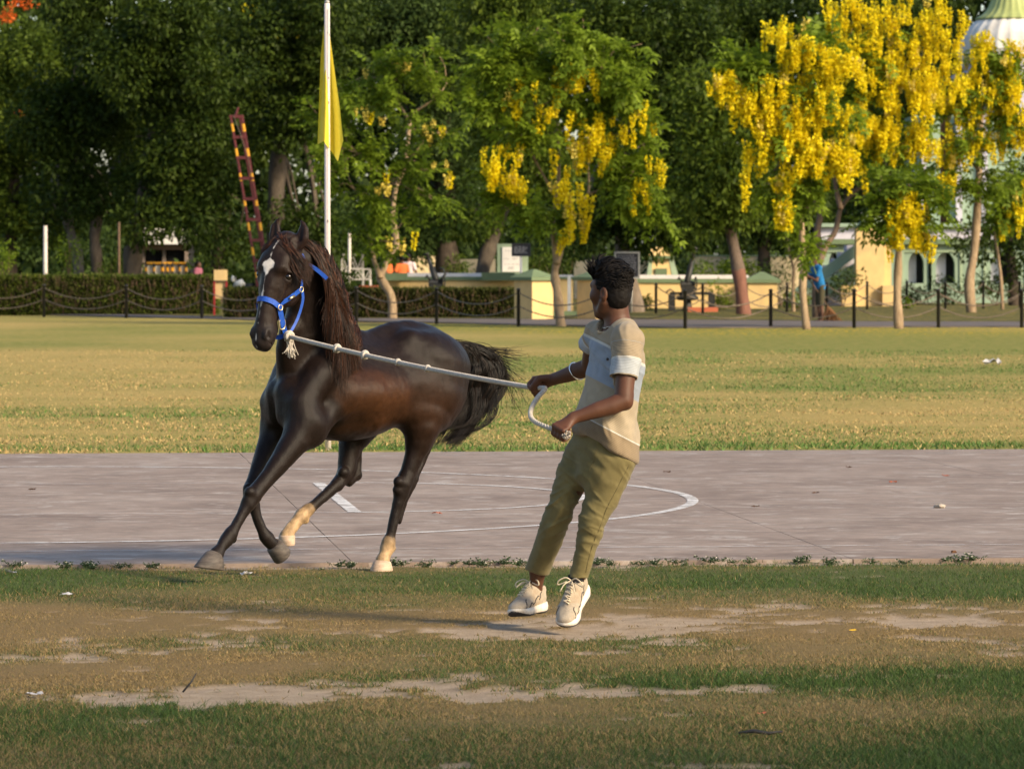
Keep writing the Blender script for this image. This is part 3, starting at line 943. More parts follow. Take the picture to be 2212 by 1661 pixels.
Vh, Fh = fh.extract(4)
Ch = fh.colors(Vh, COAT, 0.010)
# relax the trunk so the muscles flow into each other
_e = np.linalg.norm(Vh - np.array(hh(.25, -.02, 0)), axis=1)
_mask = np.clip((Vh[:, 2] - .68) / .12, 0, 1) * np.clip((_e - .42) / .1, 0, 1)
Vr = Vh.copy()
for _ in range(8): Vr = lap(Vr, Fh, 1, .6)
Vh = Vh + (Vr - Vh) * _mask[:, None]
# markings: blaze on the face, darker lower legs, bay flank
rel = Vh - np.array(H_POLL)
dd = rel @ np.array(HD) / 0.95; nn = rel @ np.array(HN); rr = rel @ np.array(HRr)
onface = (nn > 0.02) & (dd > 0.0) & (dd < 0.6) & (np.abs(rr) < 0.14)
wob = 0.010 * (vnoise(Vh * 60, 4) - 0.5)
star = np.minimum((dd - 0.108 + wob) / 0.030, (0.215 - dd + wob) / 0.06)
wid_ = np.clip(star, 0, 1) * 0.034
streak = np.clip(np.minimum((dd - 0.275) / 0.03, (0.385 - dd) / 0.03), 0, 1) * 0.0085
cen = -0.006 + 0.05 * (0.15 - dd) * (dd < 0.22)
mk = np.clip((np.maximum(wid_, streak) - np.abs(rr - cen) + wob) / 0.006 + 0.3, 0, 1) * onface
Ch = Ch * (1 - mk[:, None]) + mk[:, None] * np.array([0.70, 0.64, 0.58])
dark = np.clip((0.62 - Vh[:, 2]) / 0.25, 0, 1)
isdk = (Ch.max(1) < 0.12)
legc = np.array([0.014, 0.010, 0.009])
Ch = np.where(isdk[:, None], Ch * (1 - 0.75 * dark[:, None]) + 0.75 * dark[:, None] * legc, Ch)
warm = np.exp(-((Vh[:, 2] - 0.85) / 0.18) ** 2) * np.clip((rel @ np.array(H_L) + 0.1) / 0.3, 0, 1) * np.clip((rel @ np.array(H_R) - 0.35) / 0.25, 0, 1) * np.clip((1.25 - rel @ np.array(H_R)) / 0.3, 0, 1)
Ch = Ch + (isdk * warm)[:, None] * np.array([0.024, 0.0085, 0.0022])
Nh = vnormals(Vh, Fh)
sk_ = np.clip((Ch.max(1) - .15) / .1, 0, 1) * (Vh[:, 2] < .6)
Ch = Ch * (1 - sk_ * .55 * (1 - np.clip(fbm(Vh * np.array([45, 45, 30]), 3, 77) * 2.2 - .45, 0, 1)))[:, None]
Vh = Vh + Nh * (0.006 * (fbm(Vh * 9, 4, 9) - 0.5) + 0.0035 * (fbm(Vh * np.array([40, 40, 16]), 2, 19) - 0.5))[:, None]
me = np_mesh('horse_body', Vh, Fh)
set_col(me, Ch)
t = NT('horse_coat')
ac = t.n('ShaderNodeAttribute'); ac.attribute_name = 'Col'
nz = t.noise(t.geo((1, 1, 1)), 26, 4, 0.6)
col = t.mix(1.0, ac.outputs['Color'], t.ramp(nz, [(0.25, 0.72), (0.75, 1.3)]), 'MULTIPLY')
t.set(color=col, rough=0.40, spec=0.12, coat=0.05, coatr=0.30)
t.bump(t.noise(t.geo((70, 70, 20)), 3.0, 6, 0.8), 0.40, 0.007)
t.l(t.b.inputs['Normal'].links[0].from_socket, t.b.inputs['Coat Normal'])
link('body', me, t.m, horse_root, True)

def mat_hoof(name, lo_, hi_):
    t = NT(name)
    v = t.coord('Object', (1, 1, 1))
    c = t.ramp(t.noise(t.geo((1, 1, 3)), 22, 4, 0.6), [(0.3, lo_), (0.7, hi_)])
    t.set(color=c, rough=0.62, spec=0.3)
    t.bump(t.noise(t.geo((30, 30, 70)), 3, 3), 0.15, 0.003)
    return t.m
M_HOOF = {'hoof': mat_hoof('grey_hoof', (0.045, 0.037, 0.033), (0.115, 0.095, 0.082)), 'whoof': mat_hoof('pale_hoof', (0.36, 0.25, 0.175), (0.56, 0.42, 0.31))}
for (cc, tt_, ee, r, kind) in HOOVES:
    C_, T_, E_ = hp(*cc), hp(*tt_), hp(*ee)
    if kind == 'whoof' and cc[0] > 800: T_.z = E_.z = 0.001
    S_ = (T_ + E_) / 2; fw = (T_ - E_); ln = fw.length / 2; fw.normalize()
    upv = (C_ - S_); upv = (upv - fw * upv.dot(fw)).normalized()
    sdv = fw.cross(upv).normalized()
    axis = (C_ - S_).normalized(); f2 = (fw - axis * fw.dot(axis)).normalized()
    V = []; n = 20
    rings = [(0.0, 1.0, 1.0), (0.06, 1.03, 1.03), (0.70, None, None), (0.94, None, None), (1.0, None, None)]
    for (q, _a, _b) in [(-.12, 0, 0), (0, 0, 0), (.05, 0, 0), (.5, 0, 0), (.93, 0, 0), (1.0, 0, 0)]:
        sc_ = {-.12: .86, 0: 1.0, .05: 1.06, .5: 1.05, .93: 1.03, 1.0: .98}[q]
        cen = C_.lerp(S_, q)
        for j in range(n):
            a_ = 2 * math.pi * j / n
            ca, sa = math.cos(a_), math.sin(a_)
            qq = max(0, q)
            top = f2 * ca * r * 1.0 + sdv * sa * r * .98
            bot = fw * ca * ln + sdv * sa * r * 1.22 * (1 - .12 * (ca < 0) * abs(ca))
            V.append(cen + (top.lerp(bot, qq)) * sc_)
    Fc = [[i * n + j, i * n + (j + 1) % n, (i + 1) * n + (j + 1) % n, (i + 1) * n + j] for i in range(5) for j in range(n)]
    Fc += [list(range(n)), [5 * n + j for j in range(n)]]
    MB().add(V, Fc).build('hoof', M_HOOF[kind], horse_root, True)

M_EYE = NT('wet_dark_eye').set(color=(0.008, 0.005, 0.004), rough=0.06, spec=0.7).m
for s in (1, -1):
    m = MB(); c = Vector(hh(.188, .030, .087 * s))
    m.lathe((0, 0, 0), [(.019 * math.sin(a), -.019 * math.cos(a)) for a in np.linspace(0.05, math.pi - 0.05, 10)], 16, Matrix.Translation(c))
    link('eye', m.mesh('eye'), M_EYE, horse_root, True)

# ---- hair: mane, forelock, tail
t = NT('horse_hair')
g_ = t.n('ShaderNodeNewGeometry')
c = t.ramp(g_.outputs['Random Per Island'], [(0.0, (0.008, 0.005, 0.004)), (0.6, (0.030, 0.012, 0.007)), (1.0, (0.10, 0.034, 0.014))])
t.set(color=c, rough=0.5, spec=0.3)
M_MANE = t.m
t = NT('tail_hair')
g_ = t.n('ShaderNodeNewGeometry')
c = t.ramp(g_.outputs['Random Per Island'], [(0.0, (0.003, 0.0028, 0.0028)), (0.7, (0.007, 0.005, 0.0045)), (1.0, (0.020, 0.010, 0.006))])
t.set(color=c, rough=0.5, spec=0.22)
M_TAIL = t.m
def hpn(a, b, l): return np.array(hp(a, b, l))
def hair(name, ctrl, rad, mat, seg=12, wav=0.012, seed=0, clump=None, cw=0.0):
    """ctrl (S,C,3) control polygons; strands of one clump share a wave"""
    P = bez(ctrl, seg)
    S = len(P)
    tt = np.linspace(0, 1, seg)
    r = np.random.default_rng(seed)
    ph = r.uniform(0, 6.28, (S, 3)); fr = r.uniform(1.0, 2.6, (S, 3)); am = r.normal(0, wav, (S, 3))
    P = P + (am[:, None, :] * np.sin(fr[:, None, :] * 6.28 * tt[None, :, None] * 0.8 + ph[:, None, :])) * (tt ** 1.3)[None, :, None]
    if clump is not None:
        nc = clump.max() + 1
        ph = r.uniform(0, 6.28, (nc, 3))[clump]; fr = r.uniform(1.3, 2.4, (nc, 3))[clump]; am = (r.choice([-1, 1], (nc, 3)) * r.uniform(.6, 1.3, (nc, 3)))[clump] * cw
        P = P + (am[:, None, :] * np.sin(fr[:, None, :] * 6.28 * tt[None, :, None] * 0.8 + ph[:, None, :])) * np.clip(tt * 2.2, 0, 1)[None, :, None]
    R = rad * (0.8 + 0.5 * r.random((S, 1))) * np.clip(1.15 - tt[None, :] ** 2.5 * 0.95, 0.15, 1)
    V, F = strands(P, R)
    return link(name, np_mesh(name, V, F), mat, horse_root, True)
rm = np.random.default_rng(5)
S = 5200
u = rm.random(S)
crest = smooth_path([hpn(490, 140, .165), hpn(570, 168, .155), hpn(632, 235, .135), hpn(662, 320, .11), (hpn(690, 410, .085)), hpn(715, 490, .05), hpn(740, 530, .02)], 200)
root = crest[(u * 199).astype(int)] + rm.normal(0, .012, (S, 3))
clump = np.clip((u * 70 + rm.normal(0, 2.0, S)).astype(int), 0, 69)
cr = rm.normal(0, 1, (70, 4))
ex = np.interp(u, [0, .3, .6, 1], [655, 668, 700, 735]) + cr[clump, 0] * 20 + rm.normal(0, 14, S)
ey = np.interp(u, [0, .25, .6, 1], [470, 620, 690, 700]) + cr[clump, 1] * 55 + rm.normal(0, 38, S)
el = np.interp(u, [0, .5, 1], [.26, .235, .20]) + cr[clump, 2] * .012
end = np.array([hpn(a, b, c) for a, b, c in zip(ex, ey, el)])
mx = np.interp(u, [0, .3, .6, 1], [622, 650, 684, 735]) + cr[clump, 3] * 10
my = np.interp(u, [0, .3, .6, 1], [270, 380, 470, 570])
ml = np.interp(u, [0, .5, 1], [.275, .245, .20]) + rm.normal(0, .015, S)
mid = np.array([hpn(a, b, c) for a, b, c in zip(mx, my, ml)])
up = root + np.array([0, 0, .022]) + 0.25 * (mid - root) * np.array([1, 1, 0]) + np.array(H_L) * 0.035
hair('mane', np.stack([root, up, mid, end], 1), 0.0015, M_MANE, 15, 0.006, 1, clump, 0.016)
# mane covering the far side of the crest and the poll
S = 900
u = rm.random(S) ** 1.3
root = crest[(u * 150).astype(int)] + rm.normal(0, .012, (S, 3))
end = root - np.array(H_L) * 0.09 + np.array([0, 0, -.12]) + rm.normal(0, .03, (S, 3))
hair('mane', np.stack([root, root + np.array([0, 0, .03]) - np.array(H_L) * .03, end], 1), 0.0018, M_MANE, 8, 0.002, 2)
# forelock swept to the horse's left
S = 1200
w = rm.random(S)
root = np.array([hh(-.005 + .018 * rm.normal(), .0 + .015 * rm.normal(), np.clip(.028 * rm.normal(), -.045, .05)) for _ in range(S)])
kind = rm.random(S)
E = []; Mi = []
for i in range(S):
    if kind[i] < 0.16:
        Mi.append(hh(.03, .085, -.05 + .02 * rm.normal())); E.append(hh(.07 + .02 * rm.normal(), .05, -.092 + .008 * rm.normal()))
    else:
        q = rm.random()
        Mi.append(hh(.015 + .06 * q, .094 - .01 * q, .05 + .03 * rm.normal())); E.append(hh(.10 + .09 * q + .015 * rm.normal(), .015 - .09 * rm.random(), .135 + .035 * rm.random()))
hair('forelock', np.stack([root, root + np.array(HN) * .045 + np.array([0, 0, .0]), np.array(Mi), np.array(E)], 1), 0.0017, M_MANE, 12, 0.002, 3)
# tail
S = 1900
clump = rm.integers(0, 34, S); cr = rm.normal(0, 1, (34, 6))
w = rm.random(S)
root = np.array([hpn(1180 + 55 * a, 600 + 8 * b, .0) for a, b in zip(w, rm.normal(0, 1, S))]) + rm.normal(0, .010, (S, 3))
q = np.clip(0.5 + 0.28 * cr[clump, 0] + 0.12 * rm.normal(0, 1, S), 0, 1)     # 0 = inner fall, 1 = outer sweep
P1 = np.array([hpn(1240 + 90 * a, 572 + 10 * c, .02 + .02 * b) for a, b, c in zip(q, cr[clump, 1], rm.normal(0, 1, S))])
P2 = np.array([hpn(1300 + 175 * a + 12 * d, 690 - 25 * a, .02 + .03 * b) for a, b, d in zip(q, cr[clump, 2], rm.normal(0, 1, S))])
P3 = np.array([hpn(1285 + 125 * a + 10 * c, 860 + 28 * b, .0 + .03 * b) for a, b, c in zip(q, cr[clump, 3], rm.normal(0, 1, S))])
P4 = np.array([hpn(1122 + 120 * a + 16 * b + 8 * d, 1012 + 26 * c - 60 * a, -.02 + .03 * b) for a, b, c, d in zip(q, cr[clump, 4], cr[clump, 5], rm.normal(0, 1, S))])
hair('tail', np.stack([root, P1, P2, P3, P4], 1), 0.0014, M_TAIL, 18, 0.005, 4, clump, 0.028)
# loose tail hairs thrown to the side
S = 110
a = rm.random(S)
root = np.array([hpn(1200 + 40 * x, 602, 0) for x in a])
E = np.array([hpn(1400 + 130 * rm.random(), 585 + 360 * x ** 1.3, .05 * rm.normal()) for x in a])
P1 = np.array([hpn(1290 + 60 * x, 585 + 40 * x, 0) for x in a]); P2 = np.array([hpn(1400 + 110 * rm.random(), 610 + 190 * x, .03 * rm.normal()) for x in a])
hair('tail', np.stack([root, P1, P2, E], 1), 0.0012, M_TAIL, 16, 0.007, 6)

# ---- halter: blue webbing, brass fittings
M_WEB = mat_plain('blue_webbing', (0.012, 0.075, 0.42), 0.55, 0.2, 60, 0.2)
M_BRASS = NT('pale_brass').set(color=(0.62, 0.50, 0.30), rough=0.3, metal=0.85).m
def snap(path, off=0.004):
    """pull points onto the horse's skin and lift them by off"""
    out = []
    for p in path:
        i = np.argmin(((Vh - np.array(p)) ** 2).sum(1))
        out.append(Vector(Vh[i] + Nh[i] * off))
    return out
def strap(pts, w, name='strap', th=0.003, m=24, do=True, it=3, nv=None):
    P = smooth_path(pts, m)
    if do:
        q = np.array([tuple(x) for x in snap(P, 0.005)])
        for _ in range(it): q[1:-1] = 0.25 * q[:-2] + 0.5 * q[1:-1] + 0.25 * q[2:]
        nrm = np.array([Nh[np.argmin(((Vh - x) ** 2).sum(1))] for x in q])
        q = q + nrm * 0.003
    else:
        q = P; nrm = np.tile(np.array(nv if nv is not None else HN), (m, 1))
    tg = np.gradient(q, axis=0); tg /= np.linalg.norm(tg, axis=1, keepdims=True)
    sdv = np.cross(tg, nrm); sdv /= np.linalg.norm(sdv, axis=1, keepdims=True) + 1e-9
    nn_ = np.cross(sdv, tg)
    V = np.stack([q + sdv * w / 2, q + sdv * w / 2 + nn_ * th, q - sdv * w / 2 + nn_ * th, q - sdv * w / 2], 1).reshape(-1, 3)
    Fc = []
    for i in range(m - 1):
        for j in range(4):
            Fc.append([4 * i + j, 4 * i + (j + 1) % 4, 4 * i + 4 + (j + 1) % 4, 4 * i + 4 + j])
    Fc += [[3, 2, 1, 0], [4 * m - 4, 4 * m - 3, 4 * m - 2, 4 * m - 1]]
    MB().add(V, Fc).build(name, M_WEB, halter)
    return q
halter = wempty('halter', tuple(H_POLL)); tag(halter, 'blue webbing halter with brass buckles on the horse head', 'halter')
strap([hh(.345, .02, -.062), hh(.34, .06, -.045), hh(.335, .09, 0), hh(.34, .06, .045), hh(.352, .015, .062)], .026, 'noseband')
strap([hh(.352, .015, .062), hh(.30, -.03, .085), hh(.25, -.07, .095), hh(.215, -.105, .09)], .026, 'cheek_strap')
strap([hh(.215, -.105, .09), hh(.14, -.10, .09), hh(.08, -.09, .085), hh(.03, -.07, .075)], .022, 'crown_strap')
_nv = (HRr * .75 + HN * .65)
strap([hh(.352, .018, .067), hh(.40, -.025, .066), hh(.445, -.075, .062), hh(.475, -.12, .055)], .027, 'chin_strap', do=False, nv=_nv)
strap([hh(.475, -.12, .055), hh(.492, -.108, .01), hh(.47, -.085, -.03), hh(.41, -.03, -.060), hh(.35, .018, -.064)], .024, 'chin_strap', do=False, nv=HN)
strap([hh(.205, -.11, .088), hh(.26, -.145, .088), hh(.35, -.165, .072), hh(.43, -.15, .062), hh(.475, -.125, .056)], .014, 'throat_strap', m=30, do=False, nv=_nv)
strap([hh(.085, -.05, .125), hh(.10, -.075, .165), hh(.125, -.10, .205), hh(.14, -.115, .225)], .020, 'strap_end', do=False)
def ring(name, c, ax1, ax2, ra, rb, r=.0035, mat=M_BRASS, square=2.6):
    pts = []
    for k in range(25):
        a = 2 * math.pi * k / 24
        cx = math.copysign(abs(math.cos(a)) ** (2 / square), math.cos(a)); sx = math.copysign(abs(math.sin(a)) ** (2 / square), math.sin(a))
        pts.append(Vector(c) + Vector(ax1) * ra * cx + Vector(ax2) * rb * sx)
    MB().tube(pts, r, 6, False).build(name, mat, halter, True)
def surf(d, n, r, off):
    return snap([hh(d, n, r)], off)[0]
sidev = (HRr * .8 + HN * .6).normalized()
ring('buckle', Vector(hh(.432, -.056, .063)) + HN * .006, HD * .86 - HN * .5, (HD * .5 + HN * .86) * .9 + HRr * -.3, .027, .021, .004)
ring('ring', surf(.352, .015, .062, .013), HD, HN * .8 - HRr * .3, .013, .015, .003)
ring('ring', surf(.215, -.105, .09, .013), HD, HN * .9 - HRr * .3, .013, .012, .003)
ring('buckle', surf(.10, -.09, .09, .016), HD, HN * .9 - HRr * .3, .013, .008, .0025)
c = surf(.283, -.045, .088, .016)
MB().tube([c + (HD * .7 + HN * .7) * .0 + (HD * -.55 + HN * -.8) * .022, c + (HD * .55 + HN * .8) * .022], .0065, 8).build('name_plate', M_BRASS, halter, True)
HALTER_RING = Vector(hh(.476, -.125, .062))
# ------------------------------------------------------------------ man leading the horse
MY = 20.0
def mp(cx, cy, dy=0.0):
    """sketch pixel on the man, dy metres behind his standing line"""
    px, py = 1053.1 + 0.5367 * cx, 513 + 0.5367 * cy
    return np.array(W(px, py, MY + dy))
man = wempty('person', tuple(G(1053.1 + 0.5367 * 310, 513 + 0.5367 * 1582)))
tag(man, 'young man in striped sand and blue tee and olive trousers pulling the rope', 'person')
pt = [mp(60, 60, .7), mp(660, 1600, -.5)]
lo = np.min(pt, axis=0) - .06; hi = np.max(pt, axis=0) + .06; lo[2] = -0.03
SKIN = {0: (0.088, 0.035, 0.018), 'skin': (0.088, 0.035, 0.018), 'lip': (0.10, 0.038, 0.026), 'hand': (0.092, 0.036, 0.019), 'stubble': (0.045, 0.022, 0.014), 'nail': (0.20, 0.10, 0.07)}
fm = Field(np.array([lo[0], MY - .42, 0.02]), np.array([hi[0], MY + .75, hi[2]]), 0.0048)
def mc(F_, pts, k=0.012, kfirst=None, col='skin', side=(1, 0, 0)):
    F_.chain([(mp(a, b, c), r) for (a, b, c, r) in pts], k, kfirst, side, col)
TL = np.array([.45, -.89, 0]); TL /= np.linalg.norm(TL)          # towards his left
TF = np.array([-.89, -.45, 0]); TF /= np.linalg.norm(TF)         # where his chest points
# --- head
HH = np.array([-.70, .70, -.02]); HH /= np.linalg.norm(HH)
HS = np.cross([0, 0, 1], HH); HS /= np.linalg.norm(HS)            # his left
HU = np.cross(HH, HS)
HC = mp(500, 218, 0)
def hd(f, u, s): return HC + HH * f + HU * u + HS * s
def mh(pts, k=0.012, col='skin'): fm.chain([(hd(*p[:3]), p[3]) for p in pts], k, None, tuple(HS), col)
fm.ball(hd(-.008, .033, 0), (.069, .087, .081), tuple(HS), tuple(HU), 0.02)
mh([(.045, .03, 0, (.062, .05)), (.055, -.02, 0, (.056, .045)), (.060, -.065, 0, (.045, .038)), (.070, -.093, 0, (.026, .024))], 0.02)
for s in (1, -1):
    mh([(-.005, -.045, .055 * s, .022), (.02, -.078, .046 * s, .020), (.062, -.098, .016 * s, .020)], 0.022)
    mh([(.060, -.018, .040 * s, .026)] * 2, 0.02)
    mh([(.082, .028, .018 * s, .012), (.076, .030, .042 * s, .012)], 0.012)
    fm.ball(hd(.092, .012, .031 * s), (.014, .011, .010), tuple(HS), tuple(HU), 0.008, 'skin', 'sub')
    # ear: disc with a hollow
    fm.ball(hd(-.022, -.010, .074 * s), (.009, .019, .032), tuple(HS + HH * -.35 * s * s), tuple(HU), 0.006, 'skin')
    fm.ball(hd(-.020, -.004, .084 * s), (.007, .010, .018), tuple(HS), tuple(HU), 0.004, 'skin', 'sub')
mh([(.088, .022, 0, .009), (.104, -.012, 0, .0105), (.110, -.024, 0, .0135)], 0.008)
for s in (1, -1): mh([(.098, -.027, .012 * s, .009)] * 2, 0.006)
mh([(.088, -.050, -.018, .008), (.097, -.050, 0, .0095), (.088, -.050, .018, .008)], 0.006, 'lip')
mh([(.086, -.062, -.016, .009), (.094, -.063, 0, .010), (.086, -.062, .016, .009)], 0.006, 'lip')
mh([(.080, -.094, 0, .016)] * 2, 0.015)
# --- neck and trunk
mc(fm, [(512, 265, 0, .058), (520, 315, .0, .056), (526, 352, 0, .062), (526, 385, 0, .066)], k=0.03)
fm.chain([(mp(520, 430, 0), (.10, .05)), (mp(520, 490, 0), (.12, .075)), (mp(492, 640, 0), (.12, .085)), (mp(470, 800, 0), (.13, .09)), (mp(465, 860, 0), (.13, .095))], 0.03, None, TL)
fm.chain([(mp(450, 398, .13), .040), (mp(520, 385, 0), .046), (mp(562, 418, -.15), .045)], 0.03)
# --- left arm (near)
L_SH, L_EL, L_WR = (563, 418, -.17), (548, 655, -.235), (345, 726, -.265)
fm.chain([(mp(*L_SH), .050), (mp(562, 480, -.19), .050), (mp(555, 560, -.215), .0435), (mp(550, 625, -.23), .041), (mp(*L_EL), .041), (mp(500, 678, -.245), .0405), (mp(440, 695, -.255), .036), (mp(385, 714, -.262), .0285), (mp(*L_WR), .0255)], 0.03)
fm.chain([(mp(555, 640, -.225), .030), (mp(557, 668, -.225), .026)], 0.02)
# --- right arm (far)
R_SH, R_EL, R_WR = (445, 390, .15), (412, 522, .30), (262, 572, .43)
fm.chain([(mp(*R_SH), .046), (mp(424, 455, .235), .043), (mp(*R_EL), .040), (mp(370, 535, .335), .040), (mp(315, 555, .38), .033), (mp(*R_WR), .0255)], 0.03)
# --- hands closed on the rope
def fist(F_, wrist, wdir, rdir, ndir, size=1.0, thumb_side=1):
    """wrist position; wdir wrist->knuckles; rdir along the rope towards the little finger; ndir palm normal"""
    w_ = np.array(wdir, dtype=float); w_ /= np.linalg.norm(w_)
    a = np.array(rdir, dtype=float); a = a - w_ * (a @ w_); a /= np.linalg.norm(a)
    n = np.array(ndir, dtype=float); n = n - w_ * (n @ w_) - a * (n @ a); n /= np.linalg.norm(n)
    def q(x, y, z): return wrist + (w_ * x + a * y + n * z) * size
    F_.chain([(q(-.01, 0, 0), (.024, .020)), (q(.02, 0, .0), (.028, .021)), (q(.055, 0, .0), (.038, .018)), (q(.085, .0, -.002), (.040, .016))], 0.012, None, tuple(a), 'hand')
    rc = (.078, .034)                                   # rope centre (along w_, along n)
    for i, (y, ln) in enumerate(((-.031, 1.0), (-.0105, 1.06), (.0105, 1.0), (.030, .86))):
        R_ = .0235 * (.9 + .1 * ln)
        pts = [(q(.068, y, -.004), .0112)]
        for j, th in enumerate((-58, -12, 38, 88, 140, 185)):
            t_ = math.radians(th)
            pts.append((q(rc[0] + R_ * 1.18 * math.cos(t_), y * (1 - .05 * j), rc[1] + R_ * math.sin(t_) * 1.02 - .004), (.0108, .0112, .0100, .0100, .0094, .0085)[j] * (0.92 if i == 3 else 1)))
        F_.chain(pts, 0.0035, None, tuple(a), 'hand')
        F_.ball(q(.088, y, -.007), .0118, k=0.006, col='hand')
    # thumb leaves the side of the palm near its base and lies over the fingers
    th = thumb_side
    F_.chain([(q(.012, -.024 * th, .012), .017), (q(.040, -.044 * th, .026), .0145), (q(.066, -.036 * th, .048), .0120), (q(.084, -.016 * th, .060), .0095)], 0.008, None, tuple(a), 'hand')
    return q, rc
RW = mp(*R_WR)
R_FI = mp(205, 578, .47)
rope_dir_r = np.array(HALTER_RING) - R_FI
q1, rc1 = fist(fm, RW, R_FI - RW + np.array([0, 0, -.012]), np.array([.55, .25, -.55]), np.array([-.30, -.75, -.62]), 0.98)
R_GRIP = q1(rc1[0], 0, rc1[1])
LW = mp(*L_WR)
L_FI = mp(288, 772, -.30)
q2, rc2 = fist(fm, LW, L_FI - LW, np.array([.35, -.75, -.55]), np.array([.40, .65, -.55]), 0.98)
L_GRIP = q2(rc2[0], 0, rc2[1])
# --- ankles, set into the shoes
toeL = mp(302, 1580, -.10); toeL[2] = .010
SF_L = ((-.36, -.74, -.56), (-.16, -.50, .85))
toeR = mp(98, 1526, .13); SF_R = ((-.50, -.86, -.03), (-.08, .02, 1))
def foot_pt(toe, fr, x, z, L_=.285):
    f = np.array(fr[0], dtype=float); f /= np.linalg.norm(f); u = np.array(fr[1], dtype=float); u = u - f * (u @ f); u /= np.linalg.norm(u)
    return np.array(toe) - f * L_ + f * x + u * z
aL, aR = foot_pt(toeL, SF_L, .062, .085), foot_pt(toeR, SF_R, .062, .085)
fm.chain([(mp(205, 1330, .27), .036), ((mp(200, 1345, .28) * .4 + aR * .6), .031), (aR, .033)], .01)
fm.chain([(mp(376, 1330, 0), .029), ((mp(372, 1345, 0) * .4 + aL * .6), .029), (aL, .033)], .01)
# hidden legs keep the body in one piece
mc(fm, [(395, 870, .07, .08), (300, 1085, .06, .05), (205, 1330, .27, .036)], k=0.03)
mc(fm, [(490, 885, -.05, .08), (418, 1150, -.04, .044), (395, 1260, -.02, .034), (376, 1330, 0, .029)], k=0.03)
Vm, Fm = fm.extract(3)
Cm = fm.colors(Vm, SKIN, 0.006)
rel = Vm - HC
ff, uu, ss = rel @ HH, rel @ HU, rel @ HS
beard = np.clip((ff + .01) / .02, 0, 1) * np.clip((-.040 - uu) / .015, 0, 1) * np.clip((.15 + uu) / .02, 0, 1) * (np.abs(ss) < .09) * (uu > -.13)
lipm = (Cm[:, 1] < .040)
Cm = Cm * (1 - .55 * (beard * ~lipm)[:, None]) + .55 * (beard * ~lipm)[:, None] * np.array(SKIN['stubble'])
Cm = Cm * (1 + .25 * (fbm(Vm * 40, 3, 3) - .5))[:, None]
me = np_mesh('man_body', Vm, Fm); set_col(me, Cm)
t = NT('brown_skin')
ac = t.n('ShaderNodeAttribute'); ac.attribute_name = 'Col'
t.set(color=ac.outputs['Color'], rough=0.55, spec=0.35, sub=0.06)
t.b.inputs['Subsurface Radius'].default_value = (0.012, 0.004, 0.002)
t.bump(t.noise(t.geo(), 190, 3), 0.12, 0.003)
link('body', me, t.m, man, True)
M_EYEW = NT('eye_white').set(color=(0.6, 0.55, 0.5), rough=0.15).m
for s in (1, -1):
    MB().lathe((0, 0, 0), [(.0115 * math.sin(a), -.0115 * math.cos(a)) for a in np.linspace(.05, 3.09, 9)], 12, Matrix.Translation(Vector(hd(.080, .012, .031 * s)))).build('eye', M_EYEW, man, True)
# --- hair: close cap at the sides, thick wavy locks on top
t = NT('black_hair')
g_ = t.n('ShaderNodeNewGeometry')
t.set(color=t.ramp(g_.outputs['Random Per Island'], [(0, (0.003, 0.0026, 0.0026)), (1, (0.012, 0.009, 0.0075))]), rough=0.6, spec=0.16)
M_HAIR = t.m
fc = Field(HC - .19, HC + .21, 0.005)
fc.ball(hd(-.012, .038, 0), (.077, .092, .086), tuple(HS), tuple(HU), 0.01)
fc.ball(hd(-.030, -.02, 0), (.063, .066, .068), tuple(HS), tuple(HU), 0.02)
fc.chain([(hd(.035, .092, 0), .040), (hd(-.02, .098, 0), .041), (hd(-.065, .068, 0), .038)], 0.03, None)
fc.seg(hd(.10, .035, 0), hd(.09, -.12, 0), .068, .075, k=0.008, op='sub')
for s in (1, -1):
    fc.seg(hd(.05, .0, .085 * s), hd(-.012, -.06, .085 * s), .036, .030, k=0.006, op='sub')
    fc.ball(hd(-.020, -.010, .085 * s), (.02, .022, .034), tuple(HS), tuple(HU), 0.004, op='sub')
fc.cut(hd(-.03, -.083, 0), -HU + HH * .35, 0.012)
Vc, Fc_ = fc.extract(2)
Nc = vnormals(Vc, Fc_)
top = np.clip(((Vc - HC) @ HU - .03) / .05, 0, 1)
Vc = Vc + Nc * (0.010 * (fbm(Vc * 34, 3, 6) - .5) * top + .004 * (fbm(Vc * 90, 2, 8) - .5))[:, None]
hair_me = np_mesh('hair', Vc, Fc_)
hair_o = link('hair', hair_me, M_HAIR, man, True)
# locks
rg = np.random.default_rng(3)
idx = rg.choice(np.where(((Vc - HC) @ HU) > -.075)[0], 2300)
Pl = []
for i in idx:
    out = Nc[i]; h_ = np.clip(((Vc[i] - HC) @ HU + .03) / .10, .16, 1)
    base = Vc[i] - out * .004
    # hair is combed up and back in waves, with a tuft falling forward over the brow
    fl = fbm(np.array([Vc[i] * 22]), 2, 4)[0] - .5; fl2 = fbm(np.array([Vc[i] * 22 + 7]), 2, 5)[0] - .5
    flow = -HH * .7 + HS * fl * 4.0 + HU * (.35 + fl2 * 2.0)
    if (Vc[i] - HC) @ HH > .045: flow = HH * .5 + HU * .6 + HS * fl * 4
    flow = flow - out * (flow @ out) * .8; flow /= np.linalg.norm(flow)
    L_ = (.016 + .018 * rg.random()) * h_ * (1.5 if (Vc[i] - HC) @ HH > .03 else .85)
    sw = np.cross(out, flow) * (fl * 1.5 + rg.normal(0, .15))
    Pl.append([base, base + out * L_ * .45 + flow * L_ * .3, base + out * L_ * .55 + (flow + sw) * L_ * .9, base - out * L_ * .05 + (flow + sw) * L_ * 1.5])
Pl = bez(np.array(Pl), 8)
tt = np.linspace(0, 1, 8)
Vl, Fl = strands(Pl, (.0030 * (.7 + .6 * rg.random((len(Pl), 1)))) * np.clip(1.1 - tt[None] ** 2 * .8, .2, 1), 4)
